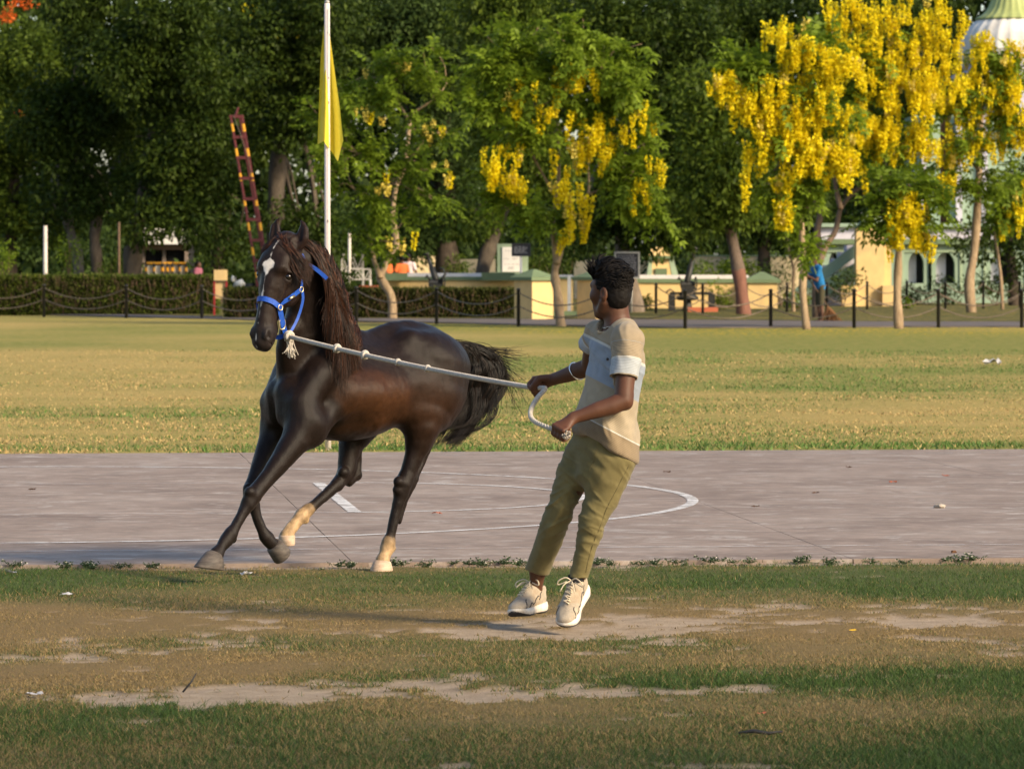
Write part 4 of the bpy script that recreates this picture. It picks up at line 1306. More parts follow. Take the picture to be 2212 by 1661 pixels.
link('lock', np_mesh('hair_locks', Vl, Fl), M_HAIR, hair_o, True)

# --- shirt
fs = Field(np.array([lo[0] + .2, MY - .42, .55]), np.array([hi[0], MY + .5, hi[2] - .15]), 0.0052)
fs.chain([(mp(512, 412, .0), (.148, .080)), (mp(520, 450, 0), (.166, .104)), (mp(520, 520, 0), (.170, .112)), (mp(500, 620, 0), (.163, .116)), (mp(482, 710, 0), (.168, .124)), (mp(468, 790, .0), (.182, .134)), (mp(462, 880, .0), (.190, .142)), (mp(458, 960, 0), (.19, .142))], 0.03, None, TL)
fs.chain([(mp(446, 388, .14), .056), (mp(480, 378, .06), .056), (mp(548, 384, -.05), .062), (mp(566, 416, -.165), .064)], 0.04)
SL_E = mp(545, 566, -.215); SL_S = mp(566, 420, -.17)
dL = mp(548, 655, -.235) - SL_S
fs.chain([(SL_S, .070), (mp(560, 480, -.19), .068), (SL_E, .066), (mp(540, 620, -.225), .066)], 0.03, planes=[(SL_E, dL)])
SR_E = mp(415, 436, .235); SR_S = mp(446, 388, .15)
dR = mp(412, 522, .30) - SR_S
fs.chain([(SR_S, .060), (SR_E, .058), (mp(400, 480, .30), .058)], 0.03, planes=[(SR_E, dR)])
# openings
fs.seg(mp(553, 520, -.205), mp(546, 620, -.226), .046, .054, k=0.006, op='sub')
fs.seg(mp(424, 430, .225), mp(408, 475, .29), .043, .048, k=0.006, op='sub')
# hem: higher in front (left of the picture), lower behind
hem_p = (mp(330, 772, 0) + mp(592, 896, 0)) / 2
hem_n = np.array([-.52, -.02, -1.0]); hem_n /= np.linalg.norm(hem_n)
fs.cut(hem_p, hem_n, 0.004)
fs.chain([(mp(464, 850, 0), (.172, .124)), (mp(458, 960, 0), (.186, .138))], 0.006, None, TL, op='sub')
# neck opening
fs.seg(mp(506, 346, -.01), mp(522, 290, 0), .075, .11, k=0.008, op='sub')
Vs, Fs = fs.extract(3)
Ns = vnormals(Vs, Fs)
# folds: long diagonal drapes over belly and back, gathers at the armpits
cx_ = (Vs[:, 0] - mp(470, 600)[0]) ; z_ = Vs[:, 2]
low = np.clip((mp(0, 600)[2] - z_) / .20, 0, 1)
along = cx_ * .9 - Vs[:, 1] * .45                                    # across the cloth
Pf = np.stack([along * 13 + z_ * 5.5, Vs[:, 1] * 2.0, z_ * 2.2], 1)
near_arm = np.exp(-(((Vs - mp(535, 500, -.12)) / .12) ** 2).sum(1)) + np.exp(-(((Vs - mp(440, 450, .1)) / .13) ** 2).sum(1))
Pg = np.stack([z_ * 20 + cx_ * 16, cx_ * 3 - z_ * 2, Vs[:, 1] * 3], 1)
disp = .026 * low * (ridge(Pf, 12) - .35) + .010 * (1 - low) * (ridge(Pf * .8 + 3, 14) - .35) + .010 * np.clip(near_arm, 0, 1) * (ridge(Pg, 16) - .35) + .008 * (fbm(Vs * 8, 3, 15) - .5)
Vs = Vs + Ns * disp[:, None]
sleeve = np.linalg.norm(np.cross(Vs - SL_S, dL / np.linalg.norm(dL)), axis=1)
onsl = (sleeve < .085) & ((Vs - SL_S) @ (dL / np.linalg.norm(dL)) > .012) & (Vs[:, 1] < MY - .105)
q_body = (Vs - hem_p) @ (-hem_n)                                   # distance above the hem
sag = .020 * np.exp(-((Vs[:, 0] - mp(500, 0)[0]) / .06) ** 2)
qb = q_body + sag * 0
q_sl = -(Vs - SL_E) @ (dL / np.linalg.norm(dL))
onsr = (Vs - SR_S) @ (dR / np.linalg.norm(dR)) > .01
onsr &= (Vs[:, 1] > MY + .13)
q_sr = -(Vs - SR_E) @ (dR / np.linalg.norm(dR))
sand = np.array([0.285, 0.225, 0.152]); blue = np.array([0.245, 0.275, 0.32]); olive = np.array([0.215, 0.160, 0.10]); lt = np.array([0.325, 0.265, 0.185]); white = np.array([0.48, 0.46, 0.42])
ST_B = [(-9, olive), (.070, white), (.077, lt), (.240, blue), (.392, white), (.401, sand)]
ST_L = [(-9, sand), (.009, np.array([.36, .38, .40])), (.076, white), (.085, sand)]
ST_R = [(-9, sand), (.009, np.array([.33, .35, .38])), (.05, white), (.058, sand)]
me = np_mesh('shirt', Vs, Fs); ca2 = me.color_attributes.new('Rib', 'FLOAT_COLOR', 'POINT')
rb = np.where(onsl, q_sl, np.where(onsr, q_sr, qb))
cc = np.zeros((len(Vs), 4), dtype=np.float32); cc[:, 0] = rb; cc[:, 1] = np.where(onsl, 1, 0); cc[:, 2] = np.where(onsr, 1, 0); cc[:, 3] = 1
ca2.data.foreach_set('color', cc.ravel())
t = NT('ribbed_jersey')
ar = t.n('ShaderNodeAttribute'); ar.attribute_name = 'Rib'
sx = t.n('ShaderNodeSeparateColor'); t.l(ar.outputs['Color'], sx.inputs[0])
def stops(st):
    f_ = t.math('ADD', t.math('DIVIDE', sx.outputs[0], .7), .1)
    r_ = t.n('ShaderNodeValToRGB'); cr_ = r_.color_ramp; cr_.interpolation = 'CONSTANT'
    while len(cr_.elements) < len(st): cr_.elements.new(.5)
    for e_, (q_, c_) in zip(cr_.elements, st):
        e_.position = max(0.0, q_ / .7 + .1); e_.color = (*c_, 1)
    t.l(f_, r_.inputs[0]); return r_.outputs[0]
base = t.mix(t.math('GREATER_THAN', sx.outputs[1], .5), stops(ST_B), stops(ST_L))
base = t.mix(t.math('GREATER_THAN', sx.outputs[2], .5), base, stops(ST_R))
wvv = t.math('SINE', t.math('MULTIPLY', sx.outputs[0], 6.2832 / 0.0068))
rbs = t.ramp(t.math('ADD', t.math('MULTIPLY', wvv, .5), .5), [(.0, .86), (.6, 1.04)])
col = t.mix(1.0, base, rbs, 'MULTIPLY')
col = t.mix(1.0, col, t.ramp(t.noise(t.geo(), 30, 4), [(.3, .88), (.7, 1.1)]), 'MULTIPLY')
t.set(color=col, rough=0.9, spec=0.15, sheen=0.15)
t.bump(wvv, 0.25, 0.002)
shirt = link('shirt', me, t.m, man, True)
M_THREAD = mat_plain('collar_rib', (0.33, 0.245, 0.15), 0.9, .1, 40)
# collar ring following the opening
def on_mesh(V, N, p, off=.002):
    i = np.argmin(((V - p) ** 2).sum(1)); return V[i] + N[i] * off
ringp = []
ctr = mp(513, 362, 0)
for k in range(41):
    a = 2 * math.pi * k / 40
    ringp.append(ctr + TL * math.cos(a) * .080 + TF * math.sin(a) * .076 + np.array([0, 0, -.022 * math.sin(a) - .004]))
Ns = vnormals(Vs, Fs)
rp = np.array([on_mesh(Vs, Ns, p, .001) for p in ringp]); 
for _ in range(4): rp = .25 * np.roll(rp[:-1], 1, 0) + .5 * rp[:-1] + .25 * np.roll(rp[:-1], -1, 0); rp = np.vstack([rp, rp[:1]])
MB().tube(rp, .0065, 8, False).build('collar', M_THREAD, shirt, True)
bp = on_mesh(Vs, Ns, mp(484, 490, -.12), .002)
MB().lathe((0, 0, 0), [(.001, -.003), (.006, -.003), (.0065, 0), (.006, .003), (.001, .0035)], 14, Matrix.Translation(Vector(bp)) @ Vector((-.6, -.8, 0)).to_track_quat('Z', 'Y').to_matrix().to_4x4()).build('button', NT('dark_button').set(color=(.03, .02, .02), rough=.4).m, shirt, True)

# --- trousers
cR = (mp(150, 1312, .28) + mp(228, 1354, .28)) / 2; nR = np.array([-.22, .05, -1])
cL = mp(374, 1372, 0); nL = np.array([-.05, 0, -1])
ft = Field(np.array([lo[0] + .05, MY - .35, .10]), np.array([hi[0] - .02, MY + .5, 1.0]), 0.0052)
ft.chain([(mp(466, 800, 0), (.165, .118)), (mp(464, 870, 0), (.168, .122)), (mp(455, 925, .0), (.155, .115))], 0.03, None, TL)
ft.chain([(mp(388, 880, .07), .092), (mp(348, 950, .07), .078), (mp(320, 1010, .06), .066), (mp(297, 1080, .05), .058), (mp(272, 1140, .09), .0615), (mp(240, 1230, .17), .0585), (mp(206, 1320, .26), .0545), (mp(190, 1368, .31), .054)], 0.035, planes=[(cR + np.array([0, 0, -.010]), nR)])
ft.chain([(mp(506, 895, -.06), .100), (mp(484, 970, -.06), .086), (mp(458, 1050, -.05), .072), (mp(420, 1140, -.05), .059), (mp(412, 1180, -.04), .056), (mp(394, 1260, -.02), .049), (mp(374, 1345, .0) * .75 + aL * .25, .0435), (mp(374, 1345, 0) * .2 + aL * .8, .043)], 0.035, planes=[(cL, nL)])
ft.seg(mp(214, 1300, .24), mp(185, 1390, .33), .044, .048, k=0.006, op='sub')
ft.seg(mp(374, 1345, .0) * .75 + aL * .25, aL, .035, .037, k=0.005, op='sub')
Vt, Ft = ft.extract(3)
Nt = vnormals(Vt, Ft)
kneeR, kneeL = mp(292, 1085, .05), mp(418, 1155, -.05)
crot = mp(420, 900, -.02)
def near(p, r): return np.exp(-(((Vt - p) / r) ** 2).sum(1))
wv = fbm(Vt * 6, 2, 22)
x_, z_ = Vt[:, 0], Vt[:, 2]
def rf(ax, az, ay, fr, st, seed):      # ridges: fr across, st along
    a_ = x_ * ax + z_ * az + Vt[:, 1] * ay; b_ = -x_ * az + z_ * ax
    return ridge(np.stack([a_ * fr, b_ * st, Vt[:, 1] * st], 1), seed) - .33
d1 = .013 * near(kneeR + np.array([.02, 0, -.03]), .14) * rf(-.6, 1, 0, 21, 4, 31)
d2 = .008 * near(kneeL + np.array([0, 0, -.03]), .14) * rf(.5, 1, 0, 22, 4, 33)
d3 = .016 * near(crot, .17) * rf(.9, .75, .2, 18, 4, 35)
d4 = .006 * np.clip((.60 - z_) / .3, 0, 1) * rf(1, .35, 0, 12, 2.5, 37)
d5 = .008 * near(mp(310, 930, 0), .14) * rf(.6, 1.1, 0, 20, 4, 39)
d6 = .006 * rf(1, -.3, .4, 9, 2.5, 41)
Vt = Vt + Nt * (d1 + d2 + d3 + d4 + d5 + d6 + .008 * (fbm(Vt * 7, 3, 25) - .5))[:, None]
t = NT('olive_cotton')
c = t.ramp(t.noise(t.geo(), 18, 5), [(.3, (0.128, 0.104, 0.042)), (.7, (0.172, 0.142, 0.060))])
t.set(color=c, rough=0.82, spec=0.2, sheen=0.1)
t.bump(t.noise(t.geo((1, 1, .5)), 240, 2), 0.15, 0.002)
trousers = link('trousers', np_mesh('trousers', Vt, Ft), t.m, man, True)
# seams
M_SEAM = NT('seam_thread').set(color=(.105, .085, .034), rough=.9).m
Nt = vnormals(Vt, Ft)
def seam(pts, name='seam', r=.0014, V=None, N=None, mat=None, par=None):
    P = smooth_path([np.array(p) for p in pts], 30)
    P = np.array([on_mesh(Vt, Nt, p, .0004) for p in P])
    for _ in range(2): P[1:-1] = .25 * P[:-2] + .5 * P[1:-1] + .25 * P[2:]
    MB().tube(P, r, 5).build(name, M_SEAM, trousers, True)
seam([mp(437, 850, -.16), mp(425, 900, -.14), mp(405, 945, -.12)])
seam([mp(560, 905, -.12), mp(535, 980, -.13), mp(490, 1080, -.12), mp(445, 1180, -.09), mp(418, 1260, -.07), mp(398, 1350, -.04)])

# --- trainers
M_SHOE = mat_plain('cream_mesh', (0.36, 0.30, 0.23), 0.8, .14, 40, .3, dirt=(0.30, 0.22, 0.14))
M_SOLE = mat_plain('white_foam', (0.66, 0.60, 0.52), 0.6, .08, 20, .1, dirt=(0.42, 0.34, 0.26))
M_OUTS = mat_plain('dark_rubber', (0.045, 0.04, 0.038), 0.8, .2, 30)
M_LACE = mat_plain('lace_cotton', (0.56, 0.47, 0.34), 0.85, .1, 60)
M_SOCK = mat_plain('black_sock', (0.012, 0.012, 0.014), 0.9, .2, 80, .3)
def shoe(toe_tip, fwd, up, L_=.285, name='shoe'):
    f = np.array(fwd, dtype=float); f /= np.linalg.norm(f)
    u = np.array(up, dtype=float); u = u - f * (u @ f); u /= np.linalg.norm(u)
    s_ = np.cross(u, f)
    org = np.array(toe_tip) - f * L_                        # heel back, sole level
    def q(x, y, z): return org + f * x + s_ * y + u * z
    fx = Field(np.min([q(a, b, c) for a in (-.04, L_ + .03) for b in (-.08, .08) for c in (-.03, .18)], axis=0), np.max([q(a, b, c) for a in (-.04, L_ + .03) for b in (-.08, .08) for c in (-.03, .18)], axis=0), .0042)
    sd_ = tuple(s_)
    fx.chain([(q(.035, 0, .062), (.036, .045)), (q(.085, 0, .066), (.040, .047)), (q(.14, .0, .056), (.044, .040)), (q(.19, .0, .046), (.050, .032)), (q(.235, .004, .038), (.046, .025)), (q(.258, .006, .034), (.036, .020))], .01, None, sd_)
    fx.chain([(q(.030, 0, .10), (.034, .034)), (q(.085, 0, .098), (.036, .034))], .015, None, sd_)
    fx.chain([(q(.095, 0, .115), .022), (q(.15, 0, .092), .020), (q(.19, 0, .072), .014)], .02)
    fx.cut(q(.06, 0, .124), u - f * .18, .006)
    fx.seg(q(.045, 0, .125), q(.082, 0, .125), .030, .030, k=.006, op='sub')
    fx.cut(q(.1, 0, .020), -u, .003)
    V, F_ = fx.extract(2)
    N = vnormals(V, F_)
    V = V + N * (.003 * (fbm(V * 45, 2, 4) - .5))[:, None]
    root_o = link(name, np_mesh('shoe_upper', V, F_), M_SHOE, man, True)
    N = vnormals(V, F_)
    # midsole: lofted foam block, toe spring and flared heel
    xs_ = np.linspace(0, 1, 26); prof = []
    for xx in xs_:
        hw = np.interp(xx, [0, .04, .14, .3, .5, .72, .86, .95, 1], [.012, .031, .042, .041, .042, .053, .050, .034, .008])
        zb = np.interp(xx, [0, .08, .2, .75, .9, 1], [.010, .002, 0, 0, .008, .022])
        zt = np.interp(xx, [0, .1, .3, .6, .85, 1], [.042, .040, .034, .030, .030, .034])
        cy = np.interp(xx, [0, .5, .85, 1], [0, -.003, .006, .010])
        prof.append((xx * L_, hw, zb, zt, cy))
    def loft(rows, nm, mat):
        V2 = []; F2 = []
        for (x, hw, zb, zt, cy) in rows:
            for (yy, zz) in ((-1.0, zb + .004), (-1.06, (zb + zt) / 2), (-.97, zt), (.97, zt), (1.06, (zb + zt) / 2), (1.0, zb + .004), (.9, zb), (-.9, zb)):
                V2.append(q(x, cy + hw * yy, zz))
        n_ = 8
        for i in range(len(rows) - 1):
            for j in range(n_):
                F2.append([i * n_ + j, i * n_ + (j + 1) % n_, (i + 1) * n_ + (j + 1) % n_, (i + 1) * n_ + j])
        F2 += [list(range(n_)), [(len(rows) - 1) * n_ + j for j in range(n_)]]
        return MB().add(V2, F2).build(nm, mat, root_o, True)
    loft(prof, 'sole', M_SOLE)
    loft([(x, hw * .97, zb - .006, zb + .003, cy) for (x, hw, zb, zt, cy) in prof[13:]], 'outsole', M_OUTS)
    loft([(x, hw * .97, zb - .006, zb + .003, cy) for (x, hw, zb, zt, cy) in prof[1:9]], 'outsole', M_OUTS)
    # laces
    for i, xx in enumerate((.118, .138, .158, .178, .196)):
        P = [on_mesh(V, N, q(xx + .004 * abs(y) / .03, y, .15 - (xx - .1) * .5), .003) for y in np.linspace(-.024, .024, 9)]
        MB().tube(P, .0034, 6).build('lace', M_LACE, root_o, True)
        P = [on_mesh(V, N, q(xx + .018 * (y + .024) / .048, y, .15 - (xx - .1) * .5), .0045) for y in np.linspace(-.024, .024, 9)]
        MB().tube(P, .0028, 6).build('lace', M_LACE, root_o, True)
    k0 = q(.108, 0, .138)
    for sg in (1, -1):
        P = smooth_path([k0, k0 + s_ * sg * .025 + u * .014, k0 + s_ * sg * .055 + u * .004 + f * .015, k0 + s_ * sg * .058 - u * .014 + f * .02, k0 + s_ * sg * .02 - u * .002 + f * .008], 16)
        MB().tube(P, .003, 6).build('lace', M_LACE, root_o, True)
        P = smooth_path([k0, k0 + s_ * sg * .02 + f * .03 + u * .002, k0 + s_ * sg * .035 + f * .06 - u * .018], 10)
        MB().tube(P, .0028, 6).build('lace', M_LACE, root_o, True)
    # dark overlay lines
    for (a_, b_) in (((.10, .05, .075), (.165, .055, .045)), ((.17, .05, .05), (.205, .052, .038)), ((.07, .045, .09), (.10, .05, .06)), ((.20, .03, .06), (.235, .045, .04))):
        for sg in (1, -1):
            P = [on_mesh(V, N, q(a_[0] + (b_[0] - a_[0]) * tt_, sg * (a_[1] + (b_[1] - a_[1]) * tt_), a_[2] + (b_[2] - a_[2]) * tt_ + .006 * math.sin(tt_ * 5)), .0008) for tt_ in np.linspace(0, 1, 8)]
            MB().tube(P, .0024, 5).build('trim', M_OUTS, root_o, True)
    # sock cuff
    c0, c1_ = q(.063, 0, .100), q(.062, 0, .126)
    MB().tube([c0, c1_], [.037, .0355], 18).build('sock', M_SOCK, root_o, True)
    return q
shoe(toeL, SF_L[0], SF_L[1], .285)
shoe(toeR, SF_R[0], SF_R[1], .285)

# --- bangle on the far forearm
ctr_, dirr = mp(360, 538, .343), mp(315, 555, .38) - mp(370, 535, .335)
z_ax = Vector(dirr).normalized(); qx = z_ax.orthogonal().normalized(); qy = z_ax.cross(qx)
bang = MB().tube([Vector(ctr_) + (qx * math.cos(a) + qy * math.sin(a)) * .0415 + z_ax * .010 * math.sin(a) for a in np.linspace(0, 2 * math.pi, 33)], .0032, 8, False).build('bangle', NT('steel_bangle').set(color=(.72, .72, .72), rough=.22, metal=.95).m, None, True)
tag(bang, 'thin silver bangle worn on the far forearm of the man', 'bangle')
ch_ = [on_mesh(Vm, vnormals(Vm, Fm), ctr + TL * math.cos(a) * .062 + TF * math.sin(a) * .06 + np.array([0, 0, .012 - .012 * math.sin(a)]), .003) for a in np.linspace(0, 2 * math.pi, 40)]
neck = MB().tube(ch_, .0022, 5, False).build('necklace', NT('thin_chain').set(color=(.55, .5, .42), rough=.3, metal=.9).m, None, True)
tag(neck, 'thin metal chain round the neck of the man', 'necklace')

def rand_dir(r_, n_):
    v_ = r_.normal(size=(n_, 3)); return v_ / np.linalg.norm(v_, axis=1, keepdims=True)
# ------------------------------------------------------------------ lead rope
M_ROPE = mat_plain('cotton_rope', (0.46, 0.41, 0.35), 0.85, .2, 60, .3)
rope = wempty('lead_rope', tuple(R_GRIP)); tag(rope, 'thick twisted off-white cotton rope from halter to both hands', 'rope')
def twisted(path, name, r=.0125, pitch=.055):
    P = np.array(path); 
    L_ = np.concatenate([[0], np.cumsum(np.linalg.norm(np.diff(P, axis=0), axis=1))])
    n_ = max(12, int(L_[-1] / (pitch / 9)))
    s_ = np.linspace(0, L_[-1], n_)
    P = np.stack([np.interp(s_, L_, P[:, c]) for c in range(3)], 1)
    tg = np.gradient(P, axis=0); tg /= np.linalg.norm(tg, axis=1, keepdims=True)
    a = np.cross(tg, [0.05, .1, 1]); a /= np.linalg.norm(a, axis=1, keepdims=True); b = np.cross(tg, a)
    ps = []
    for k in range(3):
        th = 2 * np.pi * (s_ / pitch + k / 3)
        ps.append(P + (np.cos(th)[:, None] * a + np.sin(th)[:, None] * b) * r * .5)
    V, F_ = strands(np.array(ps), np.full((3, n_), r * .58), 7)
    link(name, np_mesh(name, V, F_), M_ROPE, rope, True)
hr = np.array(HALTER_RING); rg_ = np.array(R_GRIP)
line = [hr + (rg_ - hr) * t_ + np.array([0, 0, -.015 * 4 * t_ * (1 - t_)]) for t_ in np.linspace(0, 1, 60)]
twisted(line, 'rope_line', .0118)
def cw2(cx, cy, dy):  # pixel of the hand close-up -> world
    return np.array(W((2080 + .2047 * cx) / 1.8517, (1480 + .2047 * cy) / 1.8517, MY + dy))
loop = smooth_path([rg_, rg_ * .5 + cw2(480, 340, .36) * .5, cw2(490, 370, .34), cw2(330, 560, .2), cw2(220, 760, .06), cw2(215, 920, -.06), cw2(330, 1030, -.15), cw2(520, 1110, -.22), np.array(L_GRIP)], 70)
twisted(loop, 'rope_loop', .0108)
# knots along the line
def knot(p, d, r, name='knot'):
    d = Vector(d).normalized(); a = d.orthogonal().normalized(); b = d.cross(a)
    pts = []
    for k in range(34):
        t_ = k / 33; th = t_ * 4 * math.pi
        pts.append(Vector(p) + d * (t_ - .5) * r * 1.7 + (a * math.cos(th) + b * math.sin(th)) * r * (.95 + .12 * math.sin(7 * t_)))
    MB().tube(pts, r * .5, 7).build(name, M_ROPE, rope, True)
for t_ in (.235, .345, .49, .61):
    i = int(t_ * 59); knot(line[i], line[i + 1] - line[i], .0165 if t_ < .45 else .0125)
knot(hr + (rg_ - hr) * .008, rg_ - hr, .021)
le = np.array(cw2(880, 1240, -.32))
twisted(smooth_path([np.array(L_GRIP), (np.array(L_GRIP) + le) / 2 + np.array([0, -.01, -.005]), le], 10), 'rope_end', .0118)
_r = np.random.default_rng(81); S = 40
_e0 = le + _r.normal(0, .006, (S, 3)); _e1 = le + rand_dir(_r, S) * .020 + np.array([.006, -.006, -.004])
_V, _F = strands(bez(np.stack([_e0, _e0 * .3 + _e1 * .7 + _r.normal(0, .005, (S, 3)), _e1], 1), 5), np.full((S, 5), .0030), 4)
link('frayed_end', np_mesh('frayed_end', _V, _F), M_ROPE, rope, True)
# frayed tassel at the halter
rt = np.random.default_rng(8)
S = 46
b0 = np.tile(hr + np.array([.01, -.02, -.01]), (S, 1)) + rt.normal(0, .008, (S, 3))
e0 = hr + np.array([.025, -.03, -.092]) + rt.normal(0, 1, (S, 3)) * np.array([.016, .015, .012])
V, F_ = strands(bez(np.stack([b0, b0 + np.array([0, 0, -.03]), e0], 1), 7), np.full((S, 7), .0024), 4)
link('tassel', np_mesh('tassel', V, F_), M_ROPE, rope, True)
# ------------------------------------------------------------------ foliage builders
def leaf_quads(P, D, U, L, Wd, fold=0.25):
    """one folded diamond leaf per point: P base, D direction, U leaf normal"""
    D = D / (np.linalg.norm(D, axis=1, keepdims=True) + 1e-9)
    S = np.cross(D, U); S /= np.linalg.norm(S, axis=1, keepdims=True) + 1e-9
    Nn = np.cross(S, D)
    L = np.asarray(L)[:, None]; Wd = np.asarray(Wd)[:, None]
    a = P; b = P + D * L * .45 + S * Wd * .5 + Nn * Wd * fold; c = P + D * L; d = P + D * L * .45 - S * Wd * .5 + Nn * Wd * fold
    V = np.stack([a, b, c, d], 1).reshape(-1, 3)
    F = np.arange(len(V)).reshape(-1, 4)
    return V, F

def rand_unit(r, n):
    v = r.normal(size=(n, 3)); return v / np.linalg.norm(v, axis=1, keepdims=True)

def clump_leaves(r, centers, radii, per, L, Wd, droop=0.5, flat=0.8):
    """leaf clumps: leaves spread in lumpy ellipsoids, denser on the outside, hanging a little"""
    Ps, Ds = [], []
    for c, R in zip(centers, radii):
        n = int(per * (R / np.mean(radii)) ** 2)
        u = rand_unit(r, n)
        rad = R * (0.35 + 0.65 * r.random(n) ** 0.6) * (0.75 + 0.5 * fbm(u * 1.7 + c, 2, 3))
        p = u * rad[:, None]; p[:, 2] *= flat
        Ps.append(p + c); Ds.append(u + rand_unit(r, n) * .9 + np.array([0, 0, -droop]))
    P = np.concatenate(Ps); D = np.concatenate(Ds)
    n = len(P)
    U = rand_unit(r, n) + np.array([0, 0, .8])
    return leaf_quads(P, D, U, L * (.6 + .8 * r.random(n)), Wd * (.6 + .8 * r.random(n)))

def pinnate(r, P, D, L=.36, pairs=4, lw=.078, ll=.17):
    """pinnate leaves (rachis with paired leaflets) at points P pointing D"""
    n = len(P)
    D = D / np.linalg.norm(D, axis=1, keepdims=True)
    S = np.cross(D, rand_unit(r, n) * .4 + np.array([0, 0, 1.])); S /= np.linalg.norm(S, axis=1, keepdims=True) + 1e-9
    U = np.cross(S, D)
    Vs_, Fs_ = [], []
    sc = (.75 + .5 * r.random(n))
    for k in range(pairs):
        f = (k + .8) / pairs
        base = P + D * (L * f * sc)[:, None] + np.array([0, 0, -1.]) * (.10 * f * f * sc)[:, None]
        for sg in (1, -1):
            dd = S * sg + D * .55 + np.array([0, 0, -.45]) + rand_unit(r, n) * .22
            V, F = leaf_quads(base, dd, U + rand_unit(r, n) * .3, ll * sc * (.8 + .4 * r.random(n)), lw * sc)
            Vs_.append(V)
    V, F = leaf_quads(P + D * (L * sc)[:, None] + np.array([0, 0, -.10]) * sc[:, None], D + np.array([0, 0, -.5]), U, ll * sc, lw * sc)
    Vs_.append(V)
    V = np.concatenate(Vs_)
    return V, np.arange(len(V)).reshape(-1, 4)

def mat_bark(name, c1, c2, band=None):
    """bark; band=(height, colour): painted base of the trunk"""
    t = NT(name)
    v = t.geo((1, 1, .35))
    c = t.ramp(t.noise(v, 7, 6, .7, .5), [(.3, c1), (.7, c2)])
    if band:
        sp = t.n('ShaderNodeSeparateXYZ'); t.l(t.geo(), sp.inputs[0])
        hgt = t.math('ADD', sp.outputs[2], t.math('MULTIPLY', t.noise(t.geo(), 6, 3), .25))
        f = t.math('LESS_THAN', hgt, band[0] + .12)
        red = t.ramp(t.noise(v, 5, 4), [(.3, [x * .7 for x in band[1]]), (.7, band[1])])
        c = t.mix(f, c, red)
    t.set(color=c, rough=.9, spec=.15)
    t.bump(t.noise(v, 14, 5, .7), .6, .05)
    return t.m

M_BARK_DK = mat_bark('dark_bark', (.035, .026, .02), (.085, .065, .048))
M_BARK_RED = mat_bark('bark_red_base', (.05, .04, .032), (.12, .095, .07), (1.05, (.24, .052, .03)))
M_BARK_GREY = mat_bark('grey_bark_red_base', (.10, .085, .068), (.20, .17, .135), (.95, (.24, .075, .045)))
M_BARK_FADE = mat_bark('bark_faded_red', (.09, .065, .05), (.17, .125, .095), (1.3, (.22, .105, .075)))
M_BARK_PALE = mat_bark('pale_grey_bark', (.12, .095, .075), (.24, .19, .15))
M_BARK_CAS = mat_bark('pale_cassia_bark', (.20, .135, .08), (.36, .265, .165))
M_BARK_CASB = mat_bark('brown_cassia_bark', (.10, .065, .045), (.20, .14, .095))
LEAF_DK = mat_leaf('dark_tree_leaf', (.012, .024, .005), (.051, .080, .012), .34, .5, (.11, .15, .022), .5)
LEAF_MD = mat_leaf('mid_tree_leaf', (.030, .053, .009), (.108, .156, .020), .4, .5, (.20, .25, .034), .5)
LEAF_BL = mat_leaf('bluish_tree_leaf', (.020, .037, .011), (.066, .104, .024), .32, .55, None, .5)
LEAF_CAS = mat_leaf('cassia_leaf', (.090, .145, .014), (.215, .30, .030), .5, .45, (.32, .41, .048), .8)
LEAF_CASD = mat_leaf('cassia_leaf_deep', (.075, .125, .013), (.175, .250, .024), .48, .45, (.27, .35, .036), .8)
PETAL = mat_leaf('golden_petal', (.74, .56, .010), (.86, .73, .018), .4, .5, (.88, .78, .09), 1.5)
PETAL_P = mat_leaf('pale_yellow_petal', (.62, .48, .08), (.80, .66, .16), .35, .5, None, 1.5)
PETAL_O = mat_leaf('orange_petal', (.62, .10, .02), (.75, .18, .03), .35, .5, None, 1.5)

def pxr(px, py, Y): return np.array(W(px, py, Y))

def branch_mesh(paths, n=7):
    m = MB()
    for pts, r0, r1 in paths:
        P = smooth_path(pts, max(6, len(pts) * 4))
        q = np.linspace(0, 1, len(P))
        wob = 1 + .10 * np.sin(q * 19 + P[0][0] * 7)
        m.tube(P, list((r0 + (r1 - r0) * q ** .8) * wob), n)
    return m

